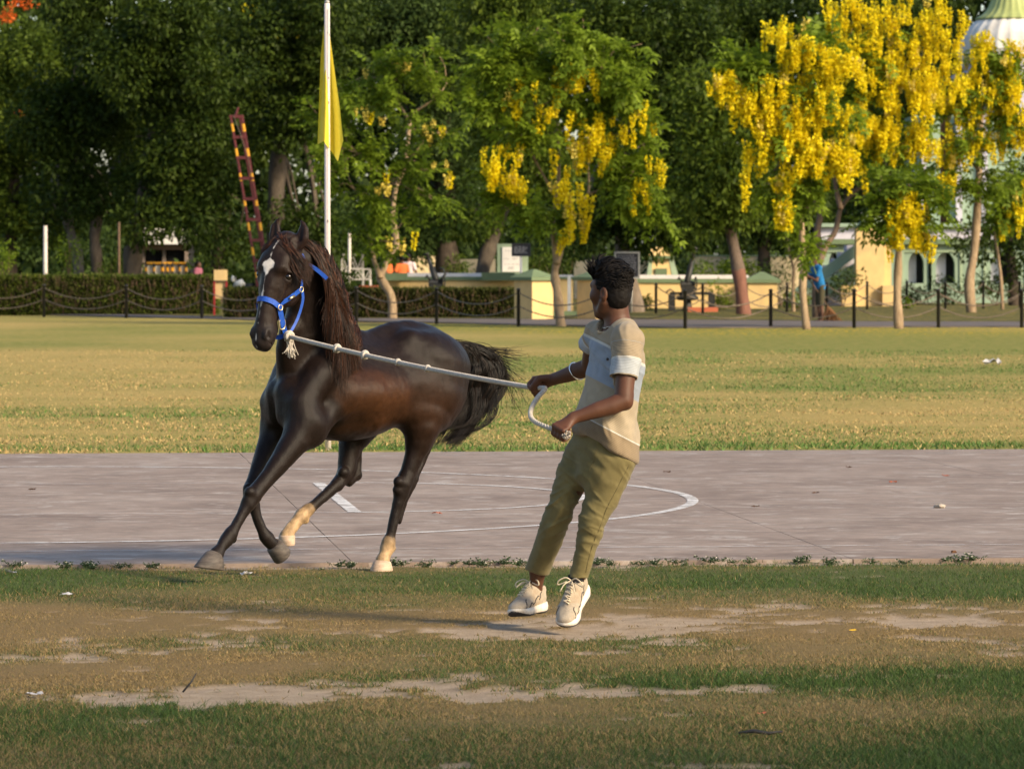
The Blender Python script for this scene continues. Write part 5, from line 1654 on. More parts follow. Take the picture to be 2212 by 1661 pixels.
# ------------------------------------------------------------------ tall shade trees behind the path
def big_tree(label, name, base, trunk, tr, crown, leafmat, barkmat, seed, per=250, L=.19, Wd=.10, cr=(.5, 1.05), density=1.0, extra=None):
    """base (px,Y); trunk list of px points; crown list of (px,py,rx,ry) blobs in photo pixels"""
    r = np.random.default_rng(seed)
    Y = base[1]
    g0 = np.array([(base[0] - PXW / 2) * Y / F_PX, Y, 0.0])
    root = wempty(name, tuple(g0)); tag(root, label, 'tree', 'shade trees behind the park path')
    pts = [g0 + np.array([0, 0, -.1])] + [pxr(a, b, Y + .4 * i) for i, (a, b) in enumerate(trunk)]
    paths = [(pts, tr[0], tr[1])]
    sc = Y / F_PX
    cen, rad = [], []
    for (bx, by, rx, ry) in crown:
        n = max(3, int(density * rx * ry / 560))
        dz = min(rx, ry * 1.3) * sc
        for k in range(n):
            u = rand_unit(r, 1)[0] * r.random() ** .45
            c = pxr(bx + u[0] * rx, by + u[2] * ry, Y) + np.array([0, u[1] * dz + r.normal(0, .4), 0])
            cen.append(c); rad.append(r.uniform(*cr))
    cen = np.array(cen); rad = np.array(rad)
    cen[:, 2] = np.maximum(cen[:, 2], 1.2)
    # limbs from the trunk top into the crown
    tops = pts[-1]
    for (bx, by, rx, ry) in crown[:7]:
        e = pxr(bx, by, Y + 1.0 + abs(r.normal(0, .6)))
        mid = (np.array(tops) + e) / 2 + np.array([0, .6, .4]) + r.normal(0, .2, 3)
        paths.append(([tops, mid, e], tr[1] * .75, tr[1] * .18))
        for q in range(3):
            e2 = e + r.normal(0, 1, 3) * np.array([rx * sc, .6, ry * sc]) * .3
            paths.append(([mid, (mid + e2) / 2 + r.normal(0, .2, 3), e2], tr[1] * .30, tr[1] * .08))
    branch_mesh(paths).build('trunk', barkmat, root, True)
    V, F = clump_leaves(r, cen, rad, per, L, Wd)
    link('crown', np_mesh('crown', V, F), leafmat, root)
    if extra:
        mat, blobs, nm = extra
        C2, R2 = [], []
        for (bx, by, rx, ry, n) in blobs:
            for k in range(n):
                u = rand_unit(r, 1)[0]
                C2.append(pxr(bx + u[0] * rx, by + u[2] * ry, Y) + np.array([0, -1.4 + r.normal(0, .3), 0])); R2.append(.16)
        V, F = clump_leaves(r, np.array(C2), np.array(R2), 26, .10, .08)
        o = link(nm, np_mesh(nm, V, F), mat, root)
    return root

big_tree('dense dark shade tree filling the top left corner, dotted orange', 'shade_tree', (20, 158), [(22, 520), (30, 380)], (.28, .2),
         [(-40, 330, 100, 130), (60, 280, 110, 120), (20, 120, 140, 110), (120, 420, 90, 80), (40, 470, 90, 60), (130, 150, 100, 100)], LEAF_MD, M_BARK_DK, 101, extra=(PETAL_O, [(22, 38, 22, 10, 7), (60, 15, 30, 10, 5), (110, 20, 30, 8, 2), (85, 250, 40, 20, 2)], 'blossom'))
big_tree('shade tree with leaning grey trunk and red painted foot beside white pole', 'shade_tree', (172, 148), [(168, 560), (152, 505), (140, 440), (130, 330)], (.20, .17),
         [(150, 380, 80, 60), (210, 260, 110, 110), (120, 250, 80, 90), (240, 130, 110, 100), (190, 20, 140, 60), (215, 445, 60, 40), (110, 470, 30, 60)], LEAF_DK, M_BARK_GREY, 102)
big_tree('dark shade tree with two stems near the grey leaning trunk', 'shade_tree', (212, 156), [(208, 560), (205, 500), (230, 400)], (.22, .18),
         [(300, 330, 80, 70), (250, 420, 70, 50), (330, 230, 80, 70)], LEAF_DK, M_BARK_RED, 103)
big_tree('shade tree with forked trunk and broad red painted foot behind the hedge', 'shade_tree', (285, 145), [(286, 560), (292, 500), (310, 420), (330, 300)], (.34, .22),
         [(330, 380, 90, 60), (390, 300, 100, 90), (300, 140, 100, 90), (420, 170, 110, 90), (360, 30, 150, 70), (440, 400, 70, 60), (300, 470, 40, 30), (430, 470, 60, 45)], LEAF_DK, M_BARK_RED, 104)
big_tree('dark leafy tree directly behind the striped lattice boom', 'shade_tree', (470, 160), [(470, 540), (468, 450), (470, 350)], (.25, .2),
         [(470, 320, 100, 90), (520, 180, 110, 100), (480, 60, 120, 80), (560, 300, 60, 70), (450, 470, 80, 60), (500, 520, 50, 40)], LEAF_DK, M_BARK_DK, 105, extra=(PETAL, [(560, 50, 40, 14, 8), (615, 75, 40, 14, 7), (665, 110, 30, 16, 6), (540, 30, 20, 8, 4), (690, 20, 40, 14, 4)], 'blossom'))
big_tree('big dark trunked shade tree behind the yellow flag', 'shade_tree', (600, 152), [(598, 560), (595, 440), (602, 330), (610, 200)], (.36, .26),
         [(640, 140, 120, 100), (590, 260, 80, 60), (690, 220, 80, 90), (650, 20, 150, 70), (560, 90, 90, 80), (640, 480, 50, 50), (690, 520, 50, 40)], LEAF_DK, M_BARK_RED, 106)
big_tree('tall bluish green tree with thick dark trunk behind the low wall', 'shade_tree', (966, 160), [(966, 560), (962, 470), (960, 360)], (.50, .36),
         [(760, 60, 110, 80), (800, 480, 60, 50), (900, 520, 80, 40), (860, 60, 120, 90), (950, 180, 100, 100), (980, 60, 120, 90), (960, 330, 90, 90), (1000, 440, 80, 60), (930, 480, 70, 50), (720, 140, 60, 80)], LEAF_BL, M_BARK_DK, 107)
big_tree('shade tree with trunk leaning right and red painted foot by notice board', 'shade_tree', (1038, 139), [(1040, 600), (1050, 555), (1068, 505), (1088, 440), (1100, 380)], (.27, .19),
         [(1120, 300, 90, 70), (1060, 200, 90, 90), (1160, 120, 120, 90), (1090, 30, 130, 70), (1180, 380, 70, 60), (1030, 480, 50, 30)], LEAF_MD, M_BARK_RED, 108)
big_tree('shade tree with flaring pale trunk right behind the man', 'shade_tree', (1372, 132), [(1362, 620), (1347, 560), (1341, 510), (1345, 430), (1350, 330)], (.30, .16),
         [(1380, 80, 130, 90), (1300, 60, 110, 80), (1440, 200, 110, 100), (1340, 440, 90, 45), (1480, 90, 110, 90), (1450, 340, 90, 80), (1270, 470, 70, 50), (1470, 470, 80, 50), (1410, 500, 60, 35)], LEAF_DK, M_BARK_PALE, 109)
big_tree('shade tree with brown trunk leaning left beside the displayed gun', 'shade_tree', (1607, 127), [(1600, 620), (1590, 560), (1578, 500), (1568, 440), (1560, 350)], (.22, .14),
         [(1560, 330, 80, 80), (1600, 430, 70, 50), (1530, 440, 70, 50), (1540, 230, 80, 80), (1620, 360, 60, 60)], LEAF_MD, M_BARK_FADE, 110)
big_tree('dark tree rising behind the yellow blossoms towards the top edge', 'shade_tree', (1650, 160), [(1650, 520), (1650, 400), (1655, 280)], (.28, .2),
         [(1600, 60, 120, 90), (1700, 60, 120, 90), (1690, 200, 120, 110), (1640, 480, 70, 45), (1740, 420, 80, 70), (1560, 140, 90, 80), (1830, 60, 110, 80), (1720, 500, 60, 35)], LEAF_DK, M_BARK_DK, 111)
big_tree('dark evergreen beside the domed building at the right', 'shade_tree', (1900, 168), [(1900, 480), (1900, 380), (1900, 250)], (.3, .2),
         [(1880, 320, 90, 90), (1900, 430, 80, 50), (1840, 470, 50, 40), (1960, 60, 120, 80), (1980, 200, 90, 90), (1820, 250, 100, 90), (2060, 10, 90, 50)], LEAF_DK, M_BARK_DK, 112)
big_tree('dark low spreading tree at the right edge in front of the building', 'shade_tree', (2190, 150), [(2188, 600), (2180, 540)], (.22, .16),
         [(2160, 540, 70, 30), (2200, 470, 60, 60), (2215, 380, 50, 60), (2120, 525, 40, 20)], LEAF_DK, M_BARK_DK, 113, per=140)

# a wood far behind closes the view
r = np.random.default_rng(77)
cen = np.stack([r.uniform(-46, 46, 1150), r.uniform(205, 240, 1150), r.uniform(.3, 25, 1150)], 1)
V, F = clump_leaves(r, cen, r.uniform(1.3, 2.4, 1150), 110, .74, .42)
tag(link('far_wood', np_mesh('far_wood', V, F), LEAF_BL), 'dark belt of trees closing the view behind everything', 'wood', kind='stuff')
cen = np.stack([r.uniform(-24, 24, 240), r.uniform(174, 196, 240), r.uniform(.2, 3.4, 240)], 1)
keep = ~((cen[:, 0] > 12.0))
V, F = clump_leaves(r, cen[keep], r.uniform(.6, 1.0, keep.sum()), 120, .30, .17)
tag(link('undergrowth', np_mesh('undergrowth', V, F), LEAF_BL), 'dark undergrowth between the far trunks', 'bushes', kind='stuff')

# ------------------------------------------------------------------ golden shower trees
def raceme_mesh(seed, L, R, n):
    r = np.random.default_rng(seed)
    q = r.random(n) ** .8
    th = r.uniform(0, 6.283, n)
    rad = R * (.35 + .75 * r.random(n)) * (1.1 - .8 * q)
    P = np.stack([np.cos(th) * rad, np.sin(th) * rad, -q * L + r.normal(0, .012, n)], 1)
    D = np.stack([np.cos(th), np.sin(th), r.normal(-.3, .5, n)], 1)
    V, F = leaf_quads(P, D, rand_unit(r, n), .055 + .03 * r.random(n), .05 + .03 * r.random(n), .3)
    return np_mesh('flower_cluster', V, F)
RAC = [raceme_mesh(300 + i, .28 + .06 * i, .062 + .008 * (i % 3), 54 + 7 * i) for i in range(6)]
for m_ in RAC: m_.materials.append(PETAL)
RAC_P = [raceme_mesh(320 + i, .22 + .04 * i, .06, 34) for i in range(3)]
for m_ in RAC_P: m_.materials.append(PETAL_P)

def cassia(label, base, trunks, leafblobs, flowers, seed, leafmat=LEAF_CAS, bark=M_BARK_CAS, pale=0.1, dthick=1.0, lm=1.3):
    r = np.random.default_rng(seed)
    Y = base[1]; sc = Y / F_PX
    g0 = np.array([(base[0] - PXW / 2) * Y / F_PX, Y, 0.0])
    root = wempty('golden_shower_tree', tuple(g0)); tag(root, label, 'tree', 'golden shower trees along the path')
    paths = []
    nodes = []
    for (pl, r0, r1) in trunks:
        P = [pxr(a, b, Y + (.25 * i if i else 0)) for i, (a, b) in enumerate(pl)]
        P = [p + np.array([0, r.normal(0, .05), 0]) for p in P]
        if pl[0][1] > 640: P[0] = np.array([P[0][0], Y, -.05])
        paths.append((P, r0, r1)); nodes += list(smooth_path(P, 14)[6:])
    nodes = np.array(nodes)
    SP, SD = [], []
    for (bx, by, rx, ry, n) in leafblobs:
        c0 = pxr(bx, by, Y)
        n = int(n * lm); nt = max(2, n // 14)
        for k in range(nt):
            u = rand_unit(r, 1)[0] * r.random() ** .4
            e = pxr(bx + u[0] * rx, by + u[2] * ry, Y) + np.array([0, u[1] * max(rx, ry) * sc * dthick, 0])
            i = np.argmin(((nodes - e) ** 2).sum(1) + 1.5 * np.maximum(0, nodes[:, 2] - e[2]) ** 2)
            s0 = nodes[i]
            mid = (s0 + e) / 2 + np.array([0, 0, .12]) + r.normal(0, .08, 3)
            paths.append(([s0, mid, e], .022, .007))
            m = n // nt
            tq = np.clip(r.beta(3, 1.2, m), 0, 1)[:, None]
            pp = (1 - tq) ** 2 * s0 + 2 * tq * (1 - tq) * mid + tq ** 2 * e
            pp = pp + r.normal(0, .10, (m, 3)) + np.array([0, -.45, 0])
            dd = (e - s0) / (np.linalg.norm(e - s0) + 1e-6) * .5 + rand_unit(r, m) * .9 + np.array([0, 0, -.15])
            SP.append(pp); SD.append(dd)
    branch_mesh(paths, 6).build('trunk', bark, root, True)
    V, F = pinnate(r, np.concatenate(SP), np.concatenate(SD))
    link('crown', np_mesh('crown', V, F), leafmat, root)
    for (bx, by, rx, ry, n) in flowers:
        for k in range(n):
            u = rand_unit(r, 1)[0] * r.random() ** .45
            p = pxr(bx + u[0] * rx * 1.18, by + u[2] * ry * 1.05, Y) + np.array([0, u[1] * max(rx, ry) * sc * .8 * dthick - .75, 0.12])
            me_ = RAC_P[r.integers(0, 3)] if r.random() < pale else RAC[r.integers(0, 6)]
            o = bpy.data.objects.new('flower_cluster', me_)
            COL.objects.link(o); o.parent = root; o.matrix_parent_inverse = parent_inv(root)
            s_ = r.uniform(.75, 1.25)
            o.location = tuple(p); o.rotation_euler = (r.normal(0, .12), r.normal(0, .12), r.uniform(0, 6.28)); o.scale = (s_, s_, s_ * r.uniform(.85, 1.25))
    return root

cassia('sinuous thin tree, green with a few pale yellow flowers, right of flag', (848, 119), [
    ([(848, 692), (846, 644), (832, 617), (822, 600), (827, 586), (846, 545), (856, 531), (852, 494), (848, 463), (856, 403), (874, 359), (885, 264)], .135, .055),
    ([(885, 264), (859, 220), (830, 176), (815, 140)], .05, .02), ([(885, 264), (892, 245), (943, 212), (965, 180)], .05, .02), ([(874, 359), (930, 292), (980, 290)], .035, .015),
    ([(856, 403), (830, 380), (770, 330)], .04, .015), ([(822, 600), (808, 562), (800, 520), (790, 480)], .08, .03), ([(852, 430), (800, 440), (760, 400), (740, 330)], .04, .015)],
    [(850, 130, 100, 50, 150), (790, 210, 90, 60, 130), (910, 190, 80, 70, 130), (720, 250, 60, 80, 120), (930, 330, 80, 60, 110), (760, 380, 90, 70, 150), (690, 330, 50, 60, 80), (900, 440, 80, 50, 120), (650, 230, 60, 30, 50), (800, 470, 70, 50, 90), (850, 515, 50, 22, 40), (790, 540, 25, 25, 16), (850, 280, 90, 50, 80)],
    [(930, 280, 40, 25, 7), (830, 400, 30, 30, 4), (870, 500, 40, 40, 3), (840, 160, 60, 20, 4), (960, 370, 30, 30, 4), (800, 260, 60, 40, 4)], 201, LEAF_CASD, pale=.8, lm=.75)
cassia('forked golden shower tree with scattered yellow clusters left of the man', (1211, 107), [
    ([(1212, 707), (1208, 671), (1203, 624), (1198, 593), (1203, 565)], .13, .10),
    ([(1203, 570), (1196, 504), (1194, 480), (1203, 432), (1207, 380), (1205, 293), (1200, 200), (1190, 110)], .08, .025),
    ([(1203, 568), (1212, 545), (1216, 520), (1226, 466), (1240, 435), (1270, 420), (1273, 340), (1300, 280)], .07, .02),
    ([(1270, 420), (1340, 395), (1360, 380), (1410, 310)], .035, .012), ([(1196, 504), (1170, 490), (1130, 455)], .04, .015), ([(1203, 432), (1130, 300), (1090, 240)], .04, .012),
    ([(1205, 293), (1160, 230), (1110, 190)], .03, .012), ([(1205, 293), (1260, 210), (1300, 150)], .03, .012)],
    [(1190, 70, 110, 50, 170), (1110, 130, 90, 60, 150), (1280, 110, 110, 60, 180), (1200, 180, 120, 60, 170), (1340, 190, 90, 70, 170), (1060, 230, 70, 60, 110), (1130, 300, 80, 50, 110), (1260, 250, 90, 50, 110), (1370, 290, 70, 60, 110), (1080, 400, 60, 50, 80), (1150, 460, 70, 40, 90), (1400, 400, 60, 60, 110), (1300, 370, 60, 50, 60), (1420, 470, 40, 35, 50), (1350, 440, 60, 35, 60), (1390, 200, 60, 60, 90), (1230, 460, 60, 30, 40), (1030, 110, 60, 50, 60)],
    [(1110, 395, 25, 25, 14), (1060, 365, 25, 20, 8), (1090, 330, 40, 20, 6), (1240, 165, 50, 25, 16), (1130, 200, 50, 30, 8), (1295, 285, 45, 30, 18), (1275, 320, 40, 20, 10), (1215, 400, 25, 30, 8), (1235, 330, 50, 30, 10), (1225, 475, 14, 25, 7), (1215, 505, 10, 15, 3), (1385, 425, 40, 30, 9), (1370, 250, 40, 60, 8), (1240, 430, 40, 30, 6), (1180, 250, 60, 30, 8), (1400, 360, 40, 30, 4), (1255, 480, 15, 20, 3)], 202, pale=.18, lm=1.0)
cassia('golden shower tree smothered in yellow clusters left of the sweeper', (1743, 102.5), [
    ([(1743, 714), (1734, 633), (1736, 582), (1734, 531), (1729, 473), (1716, 440), (1700, 380)], .10, .045),
    ([(1729, 473), (1750, 400), (1770, 300), (1790, 180)], .05, .02), ([(1716, 440), (1680, 350), (1640, 240)], .035, .015)],
    [(1690, 190, 60, 40, 40), (1780, 270, 70, 50, 50), (1720, 350, 60, 40, 40), (1590, 140, 60, 40, 130), (1640, 165, 50, 40, 90), (1740, 90, 80, 50, 90), (1700, 430, 50, 35, 70), (1650, 430, 40, 40, 50), (1770, 200, 80, 50, 50), (1745, 420, 50, 40, 60), (1700, 300, 70, 60, 40), (1745, 535, 28, 30, 26), (1570, 170, 40, 40, 50)],
    [(1560, 185, 38, 24, 18), (1600, 205, 35, 32, 20), (1640, 250, 40, 40, 22), (1680, 210, 45, 45, 36), (1660, 290, 40, 40, 28), (1720, 280, 50, 50, 40), (1740, 340, 55, 40, 34), (1770, 230, 60, 50, 40), (1690, 400, 30, 30, 12), (1690, 450, 14, 26, 9), (1740, 120, 60, 50, 30), (1690, 60, 50, 30, 8), (1800, 330, 50, 45, 34), (1790, 150, 60, 50, 30), (1620, 330, 22, 22, 6), (1610, 385, 8, 14, 3)], 203, pale=.1)
cassia('wide yellow flowering tree with several dark stems behind the sweeper', (1768, 121), [
    ([(1768, 690), (1765, 600), (1768, 540), (1766, 500), (1773, 451), (1756, 420), (1750, 350)], .16, .06),
    ([(1768, 570), (1785, 530), (1805, 498), (1816, 451), (1850, 410), (1886, 389), (1920, 330)], .11, .04), ([(1816, 451), (1805, 400), (1800, 330), (1810, 220)], .08, .03)],
    [(1900, 250, 90, 60, 70), (1980, 250, 60, 60, 60), (1850, 160, 100, 70, 130), (1930, 110, 90, 60, 130), (1880, 330, 90, 60, 80), (1960, 380, 60, 50, 70), (1820, 60, 90, 50, 80)],
    [(1850, 30, 80, 40, 30), (1950, 25, 80, 40, 26), (2050, 60, 50, 50, 16), (2040, 160, 50, 60, 18), (1850, 100, 70, 60, 36), (1900, 170, 80, 60, 52), (1850, 260, 70, 60, 48), (1920, 290, 60, 50, 42), (1960, 200, 70, 70, 46), (1950, 90, 60, 50, 24), (1830, 370, 40, 25, 8), (1990, 300, 40, 40, 18), (1990, 130, 50, 50, 20)], 204, bark=M_BARK_CASB, pale=.08, dthick=.8)
cassia('low golden shower tree with one straight pale trunk in front of pillar', (1942, 104), [
    ([(1942, 711), (1939, 640), (1941, 570), (1942, 522), (1940, 490)], .115, .07), ([(1942, 510), (1960, 485), (1980, 450), (1996, 415)], .05, .02), ([(1940, 495), (1915, 470), (1895, 450)], .04, .015)],
    [(1890, 485, 35, 22, 46), (1900, 450, 40, 25, 36), (2010, 430, 45, 30, 50), (1960, 390, 50, 30, 46), (2010, 490, 50, 22, 32), (1920, 370, 40, 30, 30)],
    [(1948, 440, 24, 26, 18), (1960, 470, 26, 24, 16), (1935, 470, 26, 18, 9), (1996, 512, 10, 18, 5), (1970, 495, 14, 22, 6), (1930, 500, 20, 14, 6), (1990, 460, 16, 20, 5)], 205, LEAF_CASD, pale=.15)
cassia('tall golden shower tree with a stout bare trunk beside the dome', (2099, 131), [
    ([(2099, 676), (2094, 612), (2105, 542), (2110, 469), (2114, 389), (2116, 320), (2120, 240)], .16, .08), ([(2114, 370), (2070, 310), (2040, 260)], .05, .02), ([(2116, 320), (2160, 260), (2190, 200)], .05, .02)],
    [(2110, 300, 90, 50, 120), (2100, 210, 80, 50, 80), (2150, 110, 70, 40, 90), (2160, 150, 70, 60, 110), (2060, 180, 70, 60, 70), (2130, 395, 40, 30, 36), (2195, 250, 40, 60, 70), (2050, 380, 45, 45, 55), (2165, 400, 40, 40, 45), (2000, 390, 35, 30, 30)],
    [(2050, 230, 60, 55, 52), (2120, 140, 70, 40, 36), (2120, 215, 70, 50, 54), (2190, 240, 40, 60, 24), (2110, 300, 60, 30, 34), (2170, 200, 45, 55, 34), (2060, 330, 40, 25, 16), (2190, 300, 30, 30, 14), (2040, 395, 22, 26, 12), (2190, 120, 30, 30, 12), (2130, 95, 40, 25, 14)], 206, pale=.1)
cassia('slim young tree with yellow tips at the right edge', (2165, 138), [
    ([(2166, 672), (2161, 597), (2155, 545), (2149, 502), (2160, 450)], .06, .035)],
    [(2170, 430, 50, 50, 110), (2200, 480, 30, 30, 40), (2150, 470, 30, 30, 30), (2190, 380, 40, 30, 50)],
    [(2190, 450, 25, 35, 12), (2170, 490, 20, 15, 5), (2205, 420, 15, 30, 7)], 207, pale=.1)
cassia('thin sapling with few leaves between wall end and sweeper', (1714, 133), [
    ([(1714, 678), (1713, 620), (1714, 582), (1705, 545), (1700, 520), (1716, 490)], .06, .03), ([(1713, 585), (1722, 560), (1735, 540)], .03, .012)],
    [(1705, 500, 25, 22, 26), (1725, 505, 20, 18, 14), (1690, 470, 22, 20, 16)], [], 208, LEAF_CASD)
# ------------------------------------------------------------------ unseen trees added right of the camera to shade the foreground turf
def side_tree(label, x, y, h, seed, n=26):
    r = np.random.default_rng(seed)
    root = wempty('added_shade_tree', (x, y, 0)); tag(root, label, 'tree', 'added shade trees right of the camera')
    top = np.array([x, y, h * .45])
    paths = [([np.array([x, y, -.1]), np.array([x + .1, y, h * .22]), top], .24, .16)]
    cen = []
    for k in range(n):
        u = rand_unit(r, 1)[0] * r.random() ** .4
        c = np.array([x, y, h * .68]) + u * np.array([3.0, 3.0, h * .26])
        cen.append(c)
        if k < 9: paths.append(([top, (top + c) / 2 + np.array([0, 0, .3]), c], .09, .02))
    branch_mesh(paths).build('trunk', M_BARK_DK, root, True)
    V, F = clump_leaves(r, np.array(cen), r.uniform(.7, 1.1, n), 260, .15, .07)
    link('crown', np_mesh('side_crown', V, F), LEAF_DK, root)
side_tree('leafy tree added for shade outside the frame, nearest the camera on its right', 8.2, 6.1, 8.0, 901, 30)
side_tree('leafy tree added for shade outside the frame, a few steps further right', 12.8, 5.6, 8.8, 902, 30)
# ------------------------------------------------------------------ park structures along and behind the path
def zat(py, Y): return EYE - (py - HZ) * Y / F_PX
def xat(px, Y): return (px - PXW / 2) * Y / F_PX
M_CREAM = mat_plain('cream_wall_paint', (0.66, 0.46, 0.20), .85, .10, 2.5, .15, dirt=(0.50, 0.36, 0.18))
M_CREAM2 = mat_plain('pale_wall_paint', (0.72, 0.58, 0.36), .85, .12, 1.5, .15, dirt=(0.40, 0.33, 0.24))
M_GREEN = mat_plain('green_trim_paint', (0.135, 0.185, 0.095), .75, .12, 3, .1)
M_GREEN2 = mat_plain('pale_green_paint', (0.30, 0.38, 0.25), .8, .10, 2, .1, dirt=(0.20, 0.25, 0.17))
M_MINT = mat_plain('mint_wall_paint', (0.27, 0.36, 0.265), .85, .08, 1.2, .1, dirt=(0.18, 0.24, 0.18))
M_LILAC = mat_plain('lilac_white_paint', (0.55, 0.52, 0.60), .8, .08, 1.5, .1, dirt=(0.40, 0.38, 0.42))
M_WHITE = mat_plain('white_paint', (0.70, 0.67, 0.62), .7, .08, 2, .1, dirt=(0.50, 0.46, 0.40))
M_GREYW = mat_plain('greyed_white_paint', (0.42, 0.39, 0.36), .7, .1, 3)
M_STONE = mat_plain('white_stone_coping', (0.60, 0.54, 0.46), .85, .1, 3, .1)
M_IRON = mat_plain('black_iron', (0.022, 0.021, 0.021), .6, .25, 12, .1, spec=.4)
M_CHAIN = mat_plain('weathered_chain', (0.15, 0.115, 0.085), .75, .3, 20, .1)
M_DARK = mat_plain('painted_dark_shade', (0.010, 0.010, 0.011), .9, .3, 2)  # flat near-black that stands in for shade
M_REDP = mat_plain('brick_red_paint', (0.42, 0.115, 0.055), .8, .12, 4, .1)
M_MAROON = mat_plain('maroon_paint', (0.095, 0.016, 0.018), .55, .2, 5)
M_YELP = mat_plain('amber_paint', (0.62, 0.30, 0.02), .55, .15, 5)
M_GUN = mat_plain('gun_metal_paint', (0.028, 0.028, 0.027), .5, .3, 9, .1, metal=.2)

# ---- chain posts and hanging chains
def post(px, py, label, h=.90, r=.042):
    g = G(px, py)
    o = MB().lathe((0, 0, 0), [(r, -.05), (r, h - .03), (r * 1.25, h - .028), (r * 1.25, h - .006), (r * .7, h + .012), (.004, h + .02)], 10).build('chain_post', M_IRON, None, True)
    o.location = g
    tag(o, label, 'post', 'chain posts along the park path')
    return g, h
def chain_between(a, b, z, sag, label):
    n = 44
    P = []; R = []
    for i in range(n + 1):
        t_ = i / n
        p = a[0].lerp(b[0], t_); p.z = z - sag * 4 * t_ * (1 - t_)
        P.append(p); R.append(.018 if i % 2 else .011)
    o = MB().tube(P, R, 6).build('hanging_chain', M_CHAIN)
    tag(o, label, 'chain', 'chains hanging between the path posts')
near = [(-88, 685), (95, 686), (273, 688), (436, 690), (600, 693), (770, 697), (943, 701), (1120, 706), (1300, 709), (1480, 711.5), (1665, 709), (1845, 709.5), (2027, 709), (2207, 709), (2390, 709)]
near_names = ['beyond the left edge', 'leftmost in view, before the tall hedge', 'second before the tall hedge', 'near the right end of the tall hedge', 'behind the horse head', 'right of the horse mane, before the low hedge',
              'above the horse rump before the low hedge', 'in front of the cream gate pillar', 'behind the man', 'in front of the displayed gun', 'just left of the sweeper', 'just right of the sweeper', 'between the two stout trunks at right', 'at the right picture edge', 'past the right picture edge']
NP = [post(px, py, 'thin black iron chain post ' + nm) for (px, py), nm in zip(near, near_names)]
for i in range(len(NP) - 1):
    nm = near_names[i]; dst = near_names[i + 1]
    for zz, sg, w_ in ((.82, .30, 'upper'), (.50, .26, 'lower')):
        chain_between(NP[i], NP[i + 1], zz, sg, f'{w_} chain hanging right of the post {nm}')
far = [(1417, 681), (1518, 681), (1608, 680), (1700, 678), (1786, 675), (1873, 672), (1959, 671), (2042, 671), (2124, 670), (2203, 670), (2290, 670)]
far_names = ['behind the man head, beside the pale trunk', 'behind the displayed gun', 'beside the brown leaning trunk', 'beside the thin sapling', 'hidden by the sweeper', 'before the cream pier', 'right of the cream pier foot', 'below the arched niches', 'left of the slim young tree', 'at the far right', 'past the far right']
FP = [post(px, py, 'far black iron chain post ' + nm, .90, .04) for (px, py), nm in zip(far, far_names)]
for i in range(len(FP) - 1):
    for zz, sg, w_ in ((.84, .30, 'upper'), (.48, .26, 'lower')):
        chain_between(FP[i], FP[i + 1], zz, sg, f'far {w_} chain right of the post {far_names[i]}')

# ---- clipped hedges
def hedge(label, px0, px1, top, Y, depth, seed, leafmat, n=15000):
    r = np.random.default_rng(seed)
    x0, x1, z1 = xat(px0, Y), xat(px1, Y), zat(top, Y)
    root = wempty('hedge', ((x0 + x1) / 2, Y + depth / 2, 0)); tag(root, label, 'hedge')
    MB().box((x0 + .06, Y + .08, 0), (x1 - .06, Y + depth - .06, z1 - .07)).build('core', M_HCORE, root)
    A = (x1 - x0) * z1; B = (x1 - x0) * depth; C = depth * z1
    pf = np.array([A, B, C, C]); pf = pf / pf.sum()
    k = r.choice(4, n, p=pf)
    P = np.stack([r.uniform(x0, x1, n), Y + r.uniform(0, depth, n), r.uniform(0, z1, n)], 1)
    D = rand_unit(r, n) * .8
    m = k == 0; P[m, 1] = Y; D[m] += [0, -1, .25]
    m = k == 1; P[m, 2] = z1; D[m] += [0, -.1, 1]
    m = k == 2; P[m, 0] = x0; D[m] += [-1, 0, .2]
    m = k == 3; P[m, 0] = x1; D[m] += [1, 0, .2]
    bump = .10 * (fbm(P * 2.2, 3, seed) - .5) + .03 * r.normal(size=n)
    P = P + D / np.linalg.norm(D, axis=1, keepdims=True) * (bump[:, None] - .05)
    V, F = leaf_quads(P, D, rand_unit(r, n), .085 + .06 * r.random(n), .035 + .025 * r.random(n))
    link('foliage', np_mesh('hedge_leaves', V, F), leafmat, root)
    # bare twigs showing through
    q = n // 34
    xx = r.uniform(x0, x1, q); zz = r.uniform(.03, z1 - .15, q)
    b = np.stack([xx, np.full(q, Y - .01), zz], 1); e = b + np.stack([r.normal(0, .05, q), r.normal(-.03, .03, q), .10 + .22 * r.random(q)], 1)
    V, F = strands(np.stack([b, (b + e) / 2 + r.normal(0, .015, (q, 3)), e], 1), np.full((q, 3), .007))
    link('twigs', np_mesh('hedge_twigs', V, F), M_TWIG, root)
    return root
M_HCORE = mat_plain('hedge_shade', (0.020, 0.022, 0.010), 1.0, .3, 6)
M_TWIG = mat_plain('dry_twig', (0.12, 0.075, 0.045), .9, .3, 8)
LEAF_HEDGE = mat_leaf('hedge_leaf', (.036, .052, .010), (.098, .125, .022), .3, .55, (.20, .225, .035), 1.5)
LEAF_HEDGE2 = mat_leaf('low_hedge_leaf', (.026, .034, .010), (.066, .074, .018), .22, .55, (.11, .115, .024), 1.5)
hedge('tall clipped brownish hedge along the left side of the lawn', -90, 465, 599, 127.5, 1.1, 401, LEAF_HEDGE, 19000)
hedge('low dark clipped hedge behind the horse mane and rump', 488, 1109, 627, 120.5, .9, 402, LEAF_HEDGE2, 15000)

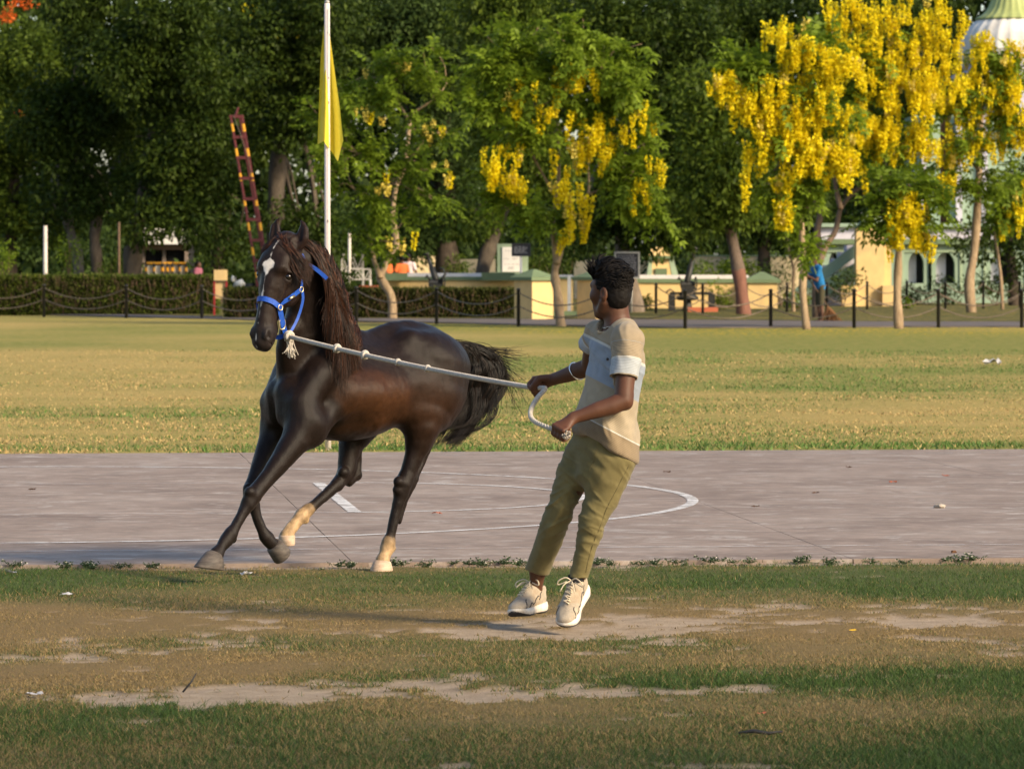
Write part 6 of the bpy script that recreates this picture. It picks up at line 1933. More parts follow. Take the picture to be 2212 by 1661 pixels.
# ---- cream garden wall with green coping, gate pillars
def wall_run(name, label, px0, px1, Y, zt, zc, depth=.45, mat=None, white=True):
    x0, x1 = xat(px0, Y), xat(px1, Y)
    root = wempty(name, ((x0 + x1) / 2, Y, 0)); tag(root, label, 'wall')
    MB().box((x0, Y, 0), (x1, Y + depth, zc)).build('wall_face', mat or M_CREAM, root)
    MB().box((x0 - .06, Y - .07, zc), (x1 + .06, Y + depth + .07, zc + (zt - zc) * .5)).build('coping_band', M_GREEN, root)
    if white:
        MB().frustum((x0 - .05, Y - .06, x1 + .05, Y + depth + .06), (x0 + .02, Y + depth * .6, x1 - .02, Y + depth * .62), zc + (zt - zc) * .5 + .002, zt).build('coping_slope', M_STONE, root)
    return root
def pillar(label, px, Y, half, zb, ze, za, rz, name='gate_pillar'):
    x = xat(px, Y)
    root = wempty(name, (x, Y, 0)); tag(root, label, 'pillar')
    M_ = Matrix.Translation((x, Y, 0)) @ Matrix.Rotation(rz, 4, 'Z')
    MB().box((-half, -half, -.05), (half, half, zb), M_).build('shaft', M_CREAM, root)
    m = MB(); m.box((-half - .09, -half - .09, zb), (half + .09, half + .09, ze), M_); m.build('cap_band', M_GREEN, root)
    m = MB().frustum((-half - .09, -half - .09, half + .09, half + .09), (-.05, -.05, .05, .05), ze + .002, za)
    m.v = [tuple(M_ @ Vector(p)) for p in m.v]; m.build('cap', M_GREEN, root)
YP = 118.0
pillar('cream gate pillar with green pyramid cap left of the pale trunk', 1153, YP, .36, zat(606, YP), zat(599, YP), zat(582, YP), math.radians(40))
pillar('cream gate pillar with green cap partly hidden by the man', 1291, YP, .38, zat(606, YP), zat(599, YP), zat(582, YP), math.radians(40))
w = wall_run('garden_wall', 'low cream wall with green coping behind the low hedge', 836, 1112, 135, zat(590, 135), zat(606, 135))
w2 = wall_run('garden_wall', 'low cream wall with green coping right of the man head', 1330, 1618, 142, zat(594, 142), zat(611, 142))
w3 = wall_run('garden_wall', 'short low cream wall between the two gate pillars', 1185, 1238, 128, zat(594, 128), zat(603, 128))
Yc = 142
pillar('green capped end pier of the cream wall beside leaning trunk', 1646, Yc - .25, .46, zat(611, Yc), zat(604, Yc), zat(587, Yc), 0, 'end_pier')
o = MB().box((xat(1226, 127), 127, 0), (xat(1233, 127), 127.08, zat(596, 127))).build('gate_post', M_WHITE); tag(o, 'slim white gate post standing between the gate pillars', 'post')
o = MB().box((xat(1192, 125), 125, 0), (xat(1246, 125), 125.4, .16)).build('garden_step', M_GREEN); tag(o, 'low green step at the foot between the gate pillars', 'step')
o = MB().box((xat(832, 134.4), 134.2, zat(606, 134.4)), (xat(880, 134.4), 134.8, zat(590, 134.4))).build('coping_block', M_GREEN); tag(o, 'dark green coping block at the left end of the wall', 'coping')
o = MB().box((xat(1040, 134.3), 134.1, zat(606, 134.3)), (xat(1112, 134.3), 134.7, zat(589, 134.3))).build('coping_block', M_GREEN); tag(o, 'dark green coping block under the notice board', 'coping')

# truncated pyramid monument on the wall
Ym = 143.5
mon = wempty('stone_monument', (xat(1431, Ym), Ym, zat(598, Ym))); tag(mon, 'small cream tapered monument with green corners on the wall', 'monument')
def fr(px0, px1, qx0, qx1, py0, py1, d0, d1, name, mat, off=0.0):
    m = MB().frustum((xat(px0, Ym), Ym - off, xat(px1, Ym), Ym + d0), (xat(qx0, Ym), Ym - off + (d0 - d1) / 2, xat(qx1, Ym), Ym + d1 + (d0 - d1) / 2), zat(py0, Ym), zat(py1, Ym))
    m.build(name, mat, mon)
fr(1398, 1466, 1404, 1454, 599, 559, .9, .6, 'body', M_CREAM)
fr(1397, 1408, 1403, 1410, 599, 559.2, .9, .6, 'corner', M_GREEN2, .02)
fr(1452, 1466.5, 1445, 1455, 599, 559.2, .9, .6, 'corner', M_GREEN2, .02)
fr(1398, 1456, 1398, 1456, 558.8, 553, .66, .66, 'band', M_GREEN, .06)
fr(1401, 1452, 1409, 1438, 552.6, 534, .6, .3, 'top', M_CREAM)
MB().box((xat(1416, Ym), Ym - .03, zat(597, Ym)), (xat(1441, Ym), Ym + .1, zat(580, Ym))).build('niche', M_GREEN, mon)

# ---- boards
def text_lines(root, x0, x1, y, z0, z1, n, mat, seed, h=.012):
    r = random.Random(seed)
    m = MB()
    for i in range(n):
        z = z1 - (i + .7) * (z1 - z0) / (n + .4)
        x = x0
        while x < x1 - .03:
            w_ = r.uniform(.03, .11)
            if x + w_ > x1: break
            m.add([(x, y, z), (x + w_, y, z), (x + w_, y, z + h), (x, y, z + h)], [[0, 1, 2, 3]])
            x += w_ + r.uniform(.012, .03)
        if r.random() < .25: pass
    m.build('lettering', mat, root)
M_INK = mat_plain('grey_ink', (0.25, 0.24, 0.24), .8, .1, 5)
M_PANEL = mat_plain('white_notice_sheet', (0.80, 0.74, 0.68), .7, .04, 3)
M_BOARD = mat_plain('black_board_paint', (0.018, 0.018, 0.026), .5, .2, 5)
M_CHALK = mat_plain('dull_white_lettering', (0.30, 0.30, 0.33), .8, .1, 5)
M_STEEL = mat_plain('grey_steel_frame', (0.34, 0.33, 0.31), .5, .1, 8, metal=.3)
Yn = 138
nb = wempty('notice_board', (xat(1107, Yn), Yn, 0)); tag(nb, 'large white notice sheet in a pale green masonry frame', 'notice board')
MB().box((xat(1074, Yn), Yn, 0), (xat(1141, Yn), Yn + .35, zat(527, Yn))).build('frame', M_GREEN2, nb)
MB().box((xat(1085, Yn), Yn - .04, zat(587, Yn)), (xat(1125, Yn), Yn - .003, zat(534, Yn))).build('sheet', M_PANEL, nb)
MB().box((xat(1060, Yn), Yn - .25, zat(592, Yn)), (xat(1150, Yn), Yn - .05, zat(588, Yn))).build('ledge', M_GREEN2, nb)
for (a, b, c, d, n_) in ((1090, 1120, 545, 540, 1), (1089, 1102, 562, 558, 1), (1107, 1122, 562, 557, 2), (1090, 1121, 573, 570, 1), (1097, 1112, 584, 576, 3)):
    text_lines(nb, xat(a, Yn), xat(b, Yn), Yn - .044, zat(c, Yn), zat(d, Yn), n_, M_INK, a)
def board(label, px0, px1, py0, py1, Y, foot, seed, postmat, frame=M_BOARD, name='sign_board', posts=1, lines=5, tilt=0):
    x0, x1 = xat(px0, Y), xat(px1, Y); z0, z1 = zat(py1, Y), zat(py0, Y)
    root = wempty(name, ((x0 + x1) / 2, Y, 0)); tag(root, label, 'sign')
    f = .05
    MB().box((x0 + f, Y - .02, z0 + f), (x1 - f, Y + .02, z1 - f)).build('panel', M_BOARD, root)
    m = MB()
    m.box((x0, Y - .05, z0), (x1, Y + .03, z0 + f)); m.box((x0, Y - .05, z1 - f), (x1, Y + .03, z1))
    m.box((x0, Y - .05, z0 + f), (x0 + f, Y + .03, z1 - f)); m.box((x1 - f, Y - .05, z0 + f), (x1, Y + .03, z1 - f))
    m.build('frame', frame, root)
    text_lines(root, x0 + f + .03, x1 - f - .03, Y - .024, z0 + f + .02, z1 - f - .03, lines, M_CHALK, seed, .016)
    for k in range(posts):
        xx = x0 + (x1 - x0) * (k + 1) / (posts + 1)
        MB().tube([(xx, Y + .01, -.05), (xx, Y + .01, z0 + .01)], .035, 8).build('post', postmat, root, True)
    return root
board('small black lettered board on a pale post before the notice', 1105, 1146, 526, 554, 130, 0, 5, M_WHITE)
board('dark lettered board in a grey steel frame behind the man hair', 1327, 1382, 544, 602, 131, 0, 6, M_STEEL, M_STEEL, posts=2, lines=9)

# yellow plate on red posts at the hedge end
Ys = 125
sb = wempty('sign_board', (xat(476, Ys), Ys, 0)); tag(sb, 'plain yellow plates on two red posts at the hedge end', 'sign')
MB().box((xat(462, Ys), Ys + .03, zat(606, Ys)), (xat(491, Ys), Ys + .06, zat(583, Ys))).build('plate', M_CREAM, sb)
MB().box((xat(463, Ys), Ys + .07, zat(645, Ys)), (xat(486, Ys), Ys + .10, zat(608, Ys))).build('plate', M_CREAM, sb)
MB().box((xat(461, Ys), Ys, zat(608.5, Ys)), (xat(492, Ys), Ys + .03, zat(606.2, Ys))).build('crossbar', M_IRON, sb)
for a in (463, 489): MB().box((xat(a, Ys) - .025, Ys, -.05), (xat(a, Ys) + .025, Ys + .045, zat(608.6, Ys))).build('post', mat_plain('red_post_paint', (.28, .018, .022), .5), sb)

# ---- displayed guns
def gun(label, px, base_py, Y, top, bot, rad, full):
    x = xat(px, Y)
    root = wempty('display_gun', (x, Y, 0)); tag(root, label, 'gun')
    a, b = W(bot[0], bot[1], Y), W(top[0], top[1], Y)
    d = (b - a)
    MB().tube([a - d * .08, a, a + d * .45, a + d * .46, a + d * .93, a + d * .94, a + d], [rad * 1.35, rad * 1.3, rad * 1.15, rad * .85, rad * .7, rad * .95, rad * .95], 12).build('barrel', M_GUN, root, True)
    m = MB()
    m.tube([a + Vector((-.20, -.02, -.12)), a + Vector((.18, .02, -.12))], .11, 12); m.box((a.x - .18, a.y - .16, a.z - .42), (a.x + .20, a.y + .16, a.z - .16))
    m.build('breech', M_GUN, root)
    MB().lathe((a.x, a.y, a.z - .60), [(.10, 0), (.30, .02), (.34, .10), (.22, .19), (.16, .26)], 14).build('traverse_ring', M_GUN, root, True)
    MB().tube([Vector((a.x, a.y, -.05)), Vector((a.x, a.y, a.z - .58))], [.16, .11], 10).build('pedestal', M_GUN, root, True)
    w_ = Vector((a.x + .24, a.y - .14, a.z - .10))
    MB().tube([w_ + Vector((math.cos(q) * .03, 0, math.sin(q) * .20)) for q in np.linspace(0, 6.283, 20)], .02, 6, False).build('hand_wheel', M_GUN, root, True)
    MB().tube([a + Vector((-.16, -.10, -.05)), a + Vector((-.26, -.12, .10)), a + Vector((-.30, -.12, .02))], .03, 6).build('sight', M_GUN, root, True)
    if full:
        zb = zat(634, Y)
        MB().box((xat(1447, Y), Y - .06, zb - .04), (xat(1541, Y), Y + .06, zb + .04)).build('outrigger', M_GUN, root)
        for q in (1451, 1537): MB().box((xat(q, Y) - .10, Y - .1, -.02), (xat(q, Y) + .10, Y + .1, zb - .04)).build('leg', M_GUN, root)
        MB().tube([(xat(1456, Y), Y - .1, zb + .04), (xat(1447, Y), Y - .2, zb + .12), (xat(1437, Y), Y - .2, zb + .02)], .025, 6).build('lever', M_GUN, root, True)
    else:
        MB().tube([a + Vector((.1, -.1, -.1)), a + Vector((.28, -.12, .12)), a + Vector((.22, -.12, .28)), a + Vector((.10, -.1, .30))], .035, 6).build('handle', M_GUN, root, True)
    return root
gun('dark display gun with barrel tilted left above the low hedge', 941, 680, 131, (921, 547), (941, 602), .075, False)
gun('dark display gun on pedestal with barrel up, before cream wall', 1487, 678, 134, (1502, 534), (1485, 606), .075, True)
o = MB().box((xat(1488, 132), 132.6, -.05), (xat(1553, 132), 133.4, zat(664, 133))).build('plinth', M_REDP); tag(o, 'low brick red plinth beside the display gun pedestal', 'plinth')
o = MB().frustum((xat(782, 132), 132, xat(812, 132), 132.6), (xat(776, 132), 131.9, xat(817, 132), 132.7), .60, zat(617, 132)).build('planter', M_REDP); tag(o, 'long terracotta planter under the white lattice gate', 'planter')

# ---- boom barrier raised upright: lattice of striped rails
Yb = 140
boom = wempty('boom_barrier', (xat(556, Yb), Yb, 0)); tag(boom, 'raised lattice boom barrier striped maroon and amber behind the horse', 'barrier')
tl, tr_, bl, br = W(498, 250, Yb), W(522, 250, Yb), W(556, 606, Yb), W(582, 606, Yb)
for (a, b, dy) in ((tl, bl, 0), (tr_, br, 0), (tr_ + Vector((-.08, .28, 0)), br + Vector((-.08, .28, 0)), 0)):
    n_ = 20
    for k in range(n_):
        p, q = a.lerp(b, k / n_), a.lerp(b, (k + 1) / n_ - .002)
        MB().tube([p, q], .048 if a is not tl else .042, 6).build('rail_segment', (M_YELP if k % 3 == 1 else M_MAROON) if dy == 0 and a is not None and (a == tl or a == tr_) else M_MAROON, boom)
for k in range(8):
    t_ = .005 + k * .125
    MB().box((0, 0, 0), (1, 1, 1), Matrix.Translation(tl.lerp(bl, t_) - Vector((.04, .05, .05))) @ Matrix.Diagonal(Vector(((tr_ - tl).x + .10, .10, .09, 1)))).build('rung', M_MAROON, boom)
MB().tube([tl + Vector((.17, 0, .02)), tl + Vector((.24, 0, .26))], [.05, .03], 6).build('tip', M_MAROON, boom)
MB().tube([tl + Vector((.10, -.06, 0)), tl.lerp(bl, .12) + Vector((.22, -.08, 0)), tl.lerp(bl, .25) + Vector((.33, -.08, 0)), tl.lerp(bl, .4) + Vector((.36, -.1, 0))], .009, 5).build('cord', M_CHAIN, boom, True)
MB().box((xat(560, Yb) - .1, Yb - .2, 0), (xat(586, Yb) + .1, Yb + .4, zat(600, Yb))).build('pivot_box', M_MAROON, boom)

# ---- white poles
def pole(label, px, py0, Y, r, mat, name='pole', lean=0.0):
    x = xat(px, Y)
    o = MB().tube([(x, Y, -.05), (x + lean * .5, Y, zat(py0, Y) * .5), (x + lean, Y, zat(py0, Y))], [r, r, r * .9], 10).build(name, mat, None, True)
    tag(o, label, 'pole')
M_POLE = mat_plain('pale_pole_paint', (0.62, 0.55, 0.48), .5, .08, 4, dirt=(.40, .33, .27))
pole('pale upright pole standing behind the tall hedge at left', 98, 488, 133, .062, M_POLE)
pole('pale slim pole before the white lattice gate', 755, 497, 130, .045, M_POLE)
pole('thin brown stake among the left trunks', 257, 480, 138, .04, M_TWIG)

# ---- white lattice gates at the far side
def lattice(label, px0, px1, py0, py1, Y):
    x0, x1, z0, z1 = xat(px0, Y), xat(px1, Y), zat(py1, Y), zat(py0, Y)
    root = wempty('lattice_gate', ((x0 + x1) / 2, Y, 0)); tag(root, label, 'gate')
    m = MB()
    for (a, b) in (((x0, z0), (x1, z0)), ((x0, z1), (x1, z1)), ((x0, z0), (x0, z1)), ((x1, z0), (x1, z1))):
        MB().tube([(a[0], Y, a[1]), (b[0], Y, b[1])], .028, 6).build('frame_bar', M_GREYW, root)
    n_ = max(2, int((x1 - x0) / .42)); w_ = (x1 - x0) / n_
    for i in range(n_):
        for (a, b) in (((x0 + i * w_, z1), (x0 + (i + .5) * w_, z0)), ((x0 + (i + 1) * w_, z1), (x0 + (i + .5) * w_, z0)), ((x0 + i * w_, (z0 + z1) / 2), (x0 + (i + .25) * w_, z0)), ((x0 + (i + 1) * w_, (z0 + z1) / 2), (x0 + (i + .75) * w_, z0))):
            MB().tube([(a[0], Y, a[1]), (b[0], Y, b[1])], .020, 5).build('brace', M_GREYW, root)
    for xx in (x0, x1): MB().tube([(xx, Y, -.05), (xx, Y, z0)], .04, 6).build('leg', M_WHITE, root)
lattice('white zigzag lattice gate behind the pale slim pole', 738, 784, 551, 580, 160)
lattice('white zigzag lattice gate panel below, reaching the ground', 746, 800, 582, 604, 158)
lattice('white lattice gate just left of the cream back wall', 858, 890, 549, 590, 162)
o = MB().box((xat(888, 164), 164, 0), (xat(962, 164), 164.4, zat(553, 164))).build('back_wall', M_CREAM2); tag(o, 'plain sunlit cream wall beyond the lattice gate', 'wall')
o = MB().box((xat(985, 170), 170, 0), (xat(1070, 170), 170.4, zat(560, 170))).build('back_wall', M_CREAM2); tag(o, 'sunlit cream wall glimpsed between dark trunk and red trunk', 'wall')
# back wall on the right in bays
bw = wempty('back_wall', (xat(1615, 172), 172, 0)); tag(bw, 'long pale boundary wall with green piers behind the leaning trunk', 'wall')
for (a, b) in ((1500, 1570), (1574, 1640), (1655, 1740)): MB().box((xat(a, 172), 172, 0), (xat(b, 172), 172.3, zat(554, 172))).build('bay', M_CREAM2, bw)
for (a, b) in ((1570.2, 1573.8), (1640.2, 1654.8), (1494, 1499.8)): MB().box((xat(a, 172), 171.9, 0), (xat(b, 172), 172.3, zat(551, 172))).build('pier', M_GREEN2, bw)
MB().box((xat(1494, 172), 171.95, zat(553.8, 172)), (xat(1740, 172), 172.35, zat(551.5, 172))).build('capping', M_GREEN2, bw)
o = MB().box((xat(1240, 175), 175, 0), (xat(1400, 175), 175.4, zat(562, 175))).build('back_wall', M_CREAM2); tag(o, 'pale wall far behind the gate pillars', 'wall')

# ---- shed and striped barriers at far left
sh = wempty('gatehouse', (xat(355, 178), 178, 0)); tag(sh, 'low gatehouse with pale roof slab and dark openings behind left trunks', 'building')
MB().box((xat(290, 178), 177, zat(528, 178)), (xat(415, 178), 181, zat(492, 178))).build('roof', M_WHITE, sh)
MB().box((xat(305, 178), 178, 0), (xat(408, 178), 181, zat(528.4, 178))).build('wall', M_DARK, sh)  # solid near-black box paints the shade inside the openings
for a in (307, 352, 400): MB().box((xat(a, 178), 177.7, 0), (xat(a + 7, 178), 177.98, zat(528.4, 178))).build('column', mat_plain('shade_plaster', (.22, .17, .14), .9), sh)
MB().box((xat(295, 178), 177.5, zat(540, 178)), (xat(405, 178), 177.69, zat(530, 178))).build('lintel', mat_plain('brown_lintel', (.20, .13, .10), .9), sh)
for i, (a, b) in enumerate(((316, 350), (352, 372), (374, 402))):
    Yk = 158 + i
    root = wempty('crowd_barrier', (xat((a + b) / 2, Yk), Yk, 0)); tag(root, ['leftmost', 'middle', 'rightmost'][i] + ' white barrier panel with black and amber posts before the gatehouse', 'barrier', 'barriers before the gatehouse')
    MB().box((xat(a + 2, Yk), Yk, zat(604, Yk)), (xat(b - 2, Yk), Yk + .06, zat(574, Yk))).build('panel', M_WHITE, root)
    MB().tube([(xat(a, Yk), Yk, zat(569, Yk)), (xat(b, Yk), Yk, zat(569, Yk))], .045, 6).build('rail', M_YELP, root)
    for q in (a, (a + b) / 2, b):
        for s in range(5):
            z0, z1 = zat(612, Yk) * (1 - s / 5) + zat(569, Yk) * s / 5, zat(612, Yk) * (1 - (s + 1) / 5) + zat(569, Yk) * (s + 1) / 5
            MB().tube([(xat(q, Yk), Yk - .07, max(0, z0)), (xat(q, Yk), Yk - .07, z1 - .004)], .045, 6).build('post_band', M_YELP if s % 2 else M_IRON, root)

# ---- domed building at the right
YB = 158
bd = wempty('domed_building', (xat(2050, YB), YB, 0)); tag(bd, 'pale green domed monument building with arched niches and lilac cornice', 'building')
xL, xR = xat(1772, YB), xat(2360, YB)
ztop = zat(528, YB)
# wall with real arched openings: piers, spandrel pieces and recessed backs
arches = [(1790, 1812), (1962, 1996), (2022, 2063), (2140, 2180), (2230, 2270)]
zsp, zar, zbs = zat(575, YB), zat(545, YB), zat(612, YB)
MB().box((xL, YB + .5, 0), (xR, YB + 7, ztop - .001)).build('core_wall', M_MINT, bd)
px_edges = [1772] + [e for a in arches for e in a] + [2360]
for a, b in zip(px_edges[0::2], px_edges[1::2]):
    MB().box((xat(a, YB), YB, 0), (xat(b, YB), YB + .498, ztop)).build('wall_pier', M_MINT, bd)
for (a, b) in arches:
    xa, xb = xat(a, YB), xat(b, YB)
    MB().box((xa, YB + .002, 0), (xb, YB + .496, zbs)).build('niche_sill', M_MINT, bd)
    cxx, hw = (xa + xb) / 2, (xb - xa) / 2
    pts = [(xa, ztop), (xa, zsp)] + [(cxx - hw * math.cos(q), zsp + (zar - zsp) * math.sin(q)) for q in np.linspace(.05, math.pi - .05, 14)] + [(xb, zsp), (xb, ztop)]
    m = MB()
    top = [(p[0], YB + .003, p[1]) for p in pts]; bot = [(p[0], YB + .495, p[1]) for p in pts]
    n_ = len(pts)
    Fq = [[i, i + 1, n_ + i + 1, n_ + i] for i in range(n_ - 1)]
    for i in range(1, n_ - 2):     # front face as strips up to the lintel line
        p, q = pts[i], pts[i + 1]
        k = len(top) + len(bot)
    V = top + bot
    f2 = []
    for i in range(1, n_ - 2):
        V += [(pts[i][0], YB + .003, ztop), (pts[i + 1][0], YB + .003, ztop)]
        f2.append([i, i + 1, len(V) - 1, len(V) - 2])
    m.add(V, Fq + f2); m.build('arch', M_MINT, bd)
    MB().box((xa + .01, YB + .44, zbs), (cxx + hw * .15, YB + .49, zar)).build('niche_panel', M_LILAC, bd)
    MB().box((cxx + hw * .15 + .004, YB + .46, zbs * .3), (xb - .01, YB + .49, zar)).build('niche_shade', M_DARK, bd)  # shaded half of the recess painted near-black
    f = .16
    for (u0, v0, u1, v1) in ((xa - f - .1, zbs - .25, xa - f, ztop - .28), (xb + f, zbs - .25, xb + f + .1, ztop - .28), (xa - f - .1, ztop - .28, xb + f + .1, ztop - .18)):
        MB().box((u0, YB - .05, v0), (u1, YB - .002, v1)).build('moulding', M_GREEN2, bd)
MB().box((xL - .15, YB - .30, zat(528, YB) + .003), (xR, YB + 7.2, zat(517, YB))).build('cornice', M_GREEN, bd)
MB().box((xL - .05, YB - .12, zat(517, YB) + .003), (xR, YB + 7.1, zat(491, YB))).build('frieze', M_LILAC, bd)
MB().box((xL - .2, YB - .35, zat(491, YB) + .003), (xR, YB + 7.2, zat(483, YB))).build('parapet_trim', M_MINT, bd)
# upper kiosk, door, columns
YU = YB + 2.0
for (a, b) in ((1974, 2031), (2052, 2230)): MB().box((xat(a, YU), YU, zat(484, YU)), (xat(b, YU), YU + 3.8, zat(250, YU))).build('kiosk_wall', M_MINT, bd)
MB().box((xat(2031.2, YU), YU + .5, zat(484, YU)), (xat(2051.8, YU), YU + .6, zat(250, YU))).build('door', mat_plain('brown_door', (.16, .07, .03), .7, .25, 8), bd)
for (a, b) in ((2064, 2077), (1990, 2000), (2120, 2132)): MB().box((xat(a, YU), YU - .25, zat(484, YU)), (xat(b, YU), YU - .003, zat(250, YU))).build('column', M_LILAC, bd)
cx_d, YD = xat(2202, YU), YU + 2.2
Rd = 108 * YU / F_PX
sk = zat(34, YU)
def ribbed(prof, lobes, depth, name, mat, n=72):
    m = MB(); V = []
    for (r, z) in prof:
        for j in range(n):
            th = 2 * math.pi * j / n
            rr_ = r * (1 - depth * abs(math.cos(th * lobes / 2)) ** 6)
            V.append((cx_d + rr_ * math.cos(th), YD + rr_ * math.sin(th), z))
    Fq = [[i * n + j, i * n + (j + 1) % n, (i + 1) * n + (j + 1) % n, (i + 1) * n + j] for i in range(len(prof) - 1) for j in range(n)]
    m.add(V, Fq); return m.build(name, mat, bd, True)
ribbed([(Rd * np.interp(y_, [36, 46, 55, 74, 100, 125, 140], [.70, .82, .90, 1.02, 1.10, 1.10, 1.04]), zat(y_, YU)) for y_ in np.linspace(140, 35, 14)], 24, .05, 'dome', M_WHITE)
ribbed([(Rd * .70, sk - .03), (Rd * .76, sk - .05), (Rd * .74, sk + .02), (Rd * .60, sk + .17), (Rd * .50, sk + .38), (Rd * .42, sk + .7), (Rd * .30, sk + 1.2), (Rd * .1, sk + 1.5)], 24, .06, 'dome_cap', mat_plain('lime_green_tile', (.34, .38, .14), .5, .15, 2))
MB().lathe((cx_d, YD, 0), [(Rd * .95, zat(250, YU)), (Rd * 1.0, zat(180, YU)), (Rd * 1.25, zat(170, YU)), (Rd * 1.25, zat(160, YU)), (Rd * 1.0, zat(150, YU)), (Rd * 1.02, zat(138, YU))], 32).build('drum', M_LILAC, bd)
# pier and stair in front
Yp = 148
pr = wempty('stair_pier', (xat(1890, Yp), Yp, 0)); tag(pr, 'tall sunlit cream pier in front of the domed building', 'pier')
MB().box((xat(1850, Yp), Yp, 0), (xat(1911, Yp), Yp + .9, zat(492, Yp))).build('shaft', M_CREAM, pr)
MB().frustum((xat(1850, Yp), Yp, xat(1911, Yp), Yp + .9), (xat(1876, Yp), Yp, xat(1911, Yp), Yp + .9), zat(492, Yp) + .002, zat(463, Yp)).build('cap', M_GREEN2, pr)
MB().box((xat(1911.2, Yp), Yp + .2, 0), (xat(1926, Yp), Yp + .9, zat(530, Yp))).build('return', M_CREAM, pr)
MB().box((xat(1905, Yp), Yp - .3, 0), (xat(1934, Yp), Yp - .003, zat(617, Yp))).build('foot', M_CREAM, pr)
o = MB().box((xat(1817, Yp), Yp - .2, 0), (xat(1849, Yp), Yp + .3, zat(617, Yp))).build('wall_block', M_CREAM); tag(o, 'low cream block at the left foot of the pier', 'block')
st = wempty('stair', (xat(1790, Yp + 2), Yp + 2, 0)); tag(st, 'outside stair with sloping pale green parapets rising to the pier', 'stair')
Yq = Yp + 1.5
def slope(p0, p1, th, y0, y1, name, mat):
    a, b = (xat(p0[0], Yq), zat(p0[1], Yq)), (xat(p1[0], Yq), zat(p1[1], Yq))
    MB().prism([(a[0], a[1] - th), (b[0], b[1] - th), (b[0], b[1]), (a[0], a[1])], Yq + y0, Yq + y1).build(name, mat, st)
slope((1700, 637), (1850, 527), .42, 0, .25, 'parapet', M_MINT)
slope((1716, 640), (1850, 566), .55, -.32, -.06, 'parapet', M_GREEN2)
nst = 9
for k in range(nst):
    t0, t1 = k / nst, (k + 1) / nst
    x0, x1 = xat(1706 + 140 * t0, Yq), xat(1706 + 140 * t1, Yq)
    MB().box((x0 + .002, Yq + .25, 0), (x1, Yq + 1.6, max(.1, zat(660 - 130 * t1, Yq))), None).build('step', M_LILAC, st)

# ---- shrubs and bedding along walls
def shrub(label, px, py, Y, rx, rz, mat, seed, n=260, name='shrub', L=.12):
    r = np.random.default_rng(seed)
    x = xat(px, Y); root = wempty(name, (x, Y, 0)); tag(root, label, 'shrub', 'shrubs along the walls')
    zc = max(rz, zat(py, Y))
    c = np.array([[x + r.normal(0, rx * .45), Y + r.normal(0, rx * .4), zc + r.normal(0, rz * .35)] for _ in range(7)])
    V, F = clump_leaves(r, c, np.full(7, max(rx, rz) * .55), n // 7, L, L * .45)
    link('foliage', np_mesh('shrub_leaves', V, F), mat, root)
    m = MB()
    for k in range(5): m.tube([(x + r.normal(0, .05), Y + r.normal(0, .05), -.03), tuple(c[k])], [.018, .008], 5)
    m.build('stem', M_TWIG, root)
LEAF_LIME = mat_leaf('lime_shrub_leaf', (.07, .10, .012), (.16, .20, .02), .35, .5, None, 2)
shrub('round dark clipped bush left of the lattice gate', 733, 605, 128, .42, .45, LEAF_DK, 501, 700)
shrub('yellow green shrub at the foot of the cream wall', 1558, 650, 138, .35, .35, LEAF_LIME, 502)
shrub('wispy light shrub above the lime shrub by the wall', 1545, 628, 139, .30, .4, LEAF_CASD, 503, 160)
shrub('small green plant right of the flaring pale trunk', 1392, 655, 136, .25, .25, LEAF_MD, 504)
shrub('long bright green bush before the pale boundary wall', 1560, 583, 160, .9, .35, LEAF_CAS, 505, 700, L=.15)
shrub('bright bush continuing right before the boundary wall', 1595, 584, 161, .7, .3, LEAF_CAS, 506, 500, L=.15)
shrub('loose grey green shrub at the right end of cream wall', 1683, 600, 143, .6, .9, LEAF_BL, 507, 520)
shrub('low lime bush left of the sweeper feet', 1722, 645, 137, .5, .25, LEAF_LIME, 508, 300)
shrub('dark shrub under the stair parapet', 1818, 615, 147, .8, .55, LEAF_BL, 509, 500)
shrub('dark planting below the first arched niche', 1975, 635, 153, .7, .45, LEAF_BL, 510, 500)
shrub('dark planting below the second arched niche', 2050, 635, 153, .8, .5, LEAF_BL, 511, 560)
shrub('tall dark shrub right of the arched niches', 2150, 610, 150, .8, .7, LEAF_DK, 512, 700)
shrub('green bush behind the notice board ledge', 1000, 585, 150, .8, .5, LEAF_MD, 513, 560)
shrub('bush behind the small black board', 1165, 565, 150, .7, .6, LEAF_MD, 514, 560)
shrub('leafy bush filling the gap above the gate pillars', 1225, 560, 152, .8, .7, LEAF_DK, 515, 700)
shrub('bush beside the red pair of trunks', 240, 575, 150, .5, .45, LEAF_MD, 516, 300)
shrub('bright creeper bush climbing beside the grey trunk', 152, 545, 145, .25, .8, LEAF_CASD, 517, 380)
shrub('light green bush at the far left above the hedge', 20, 560, 142, .7, .7, LEAF_CASD, 518, 560)
shrub('small weed by the far chain posts', 1960, 655, 140, .2, .3, LEAF_CAS, 519, 120)

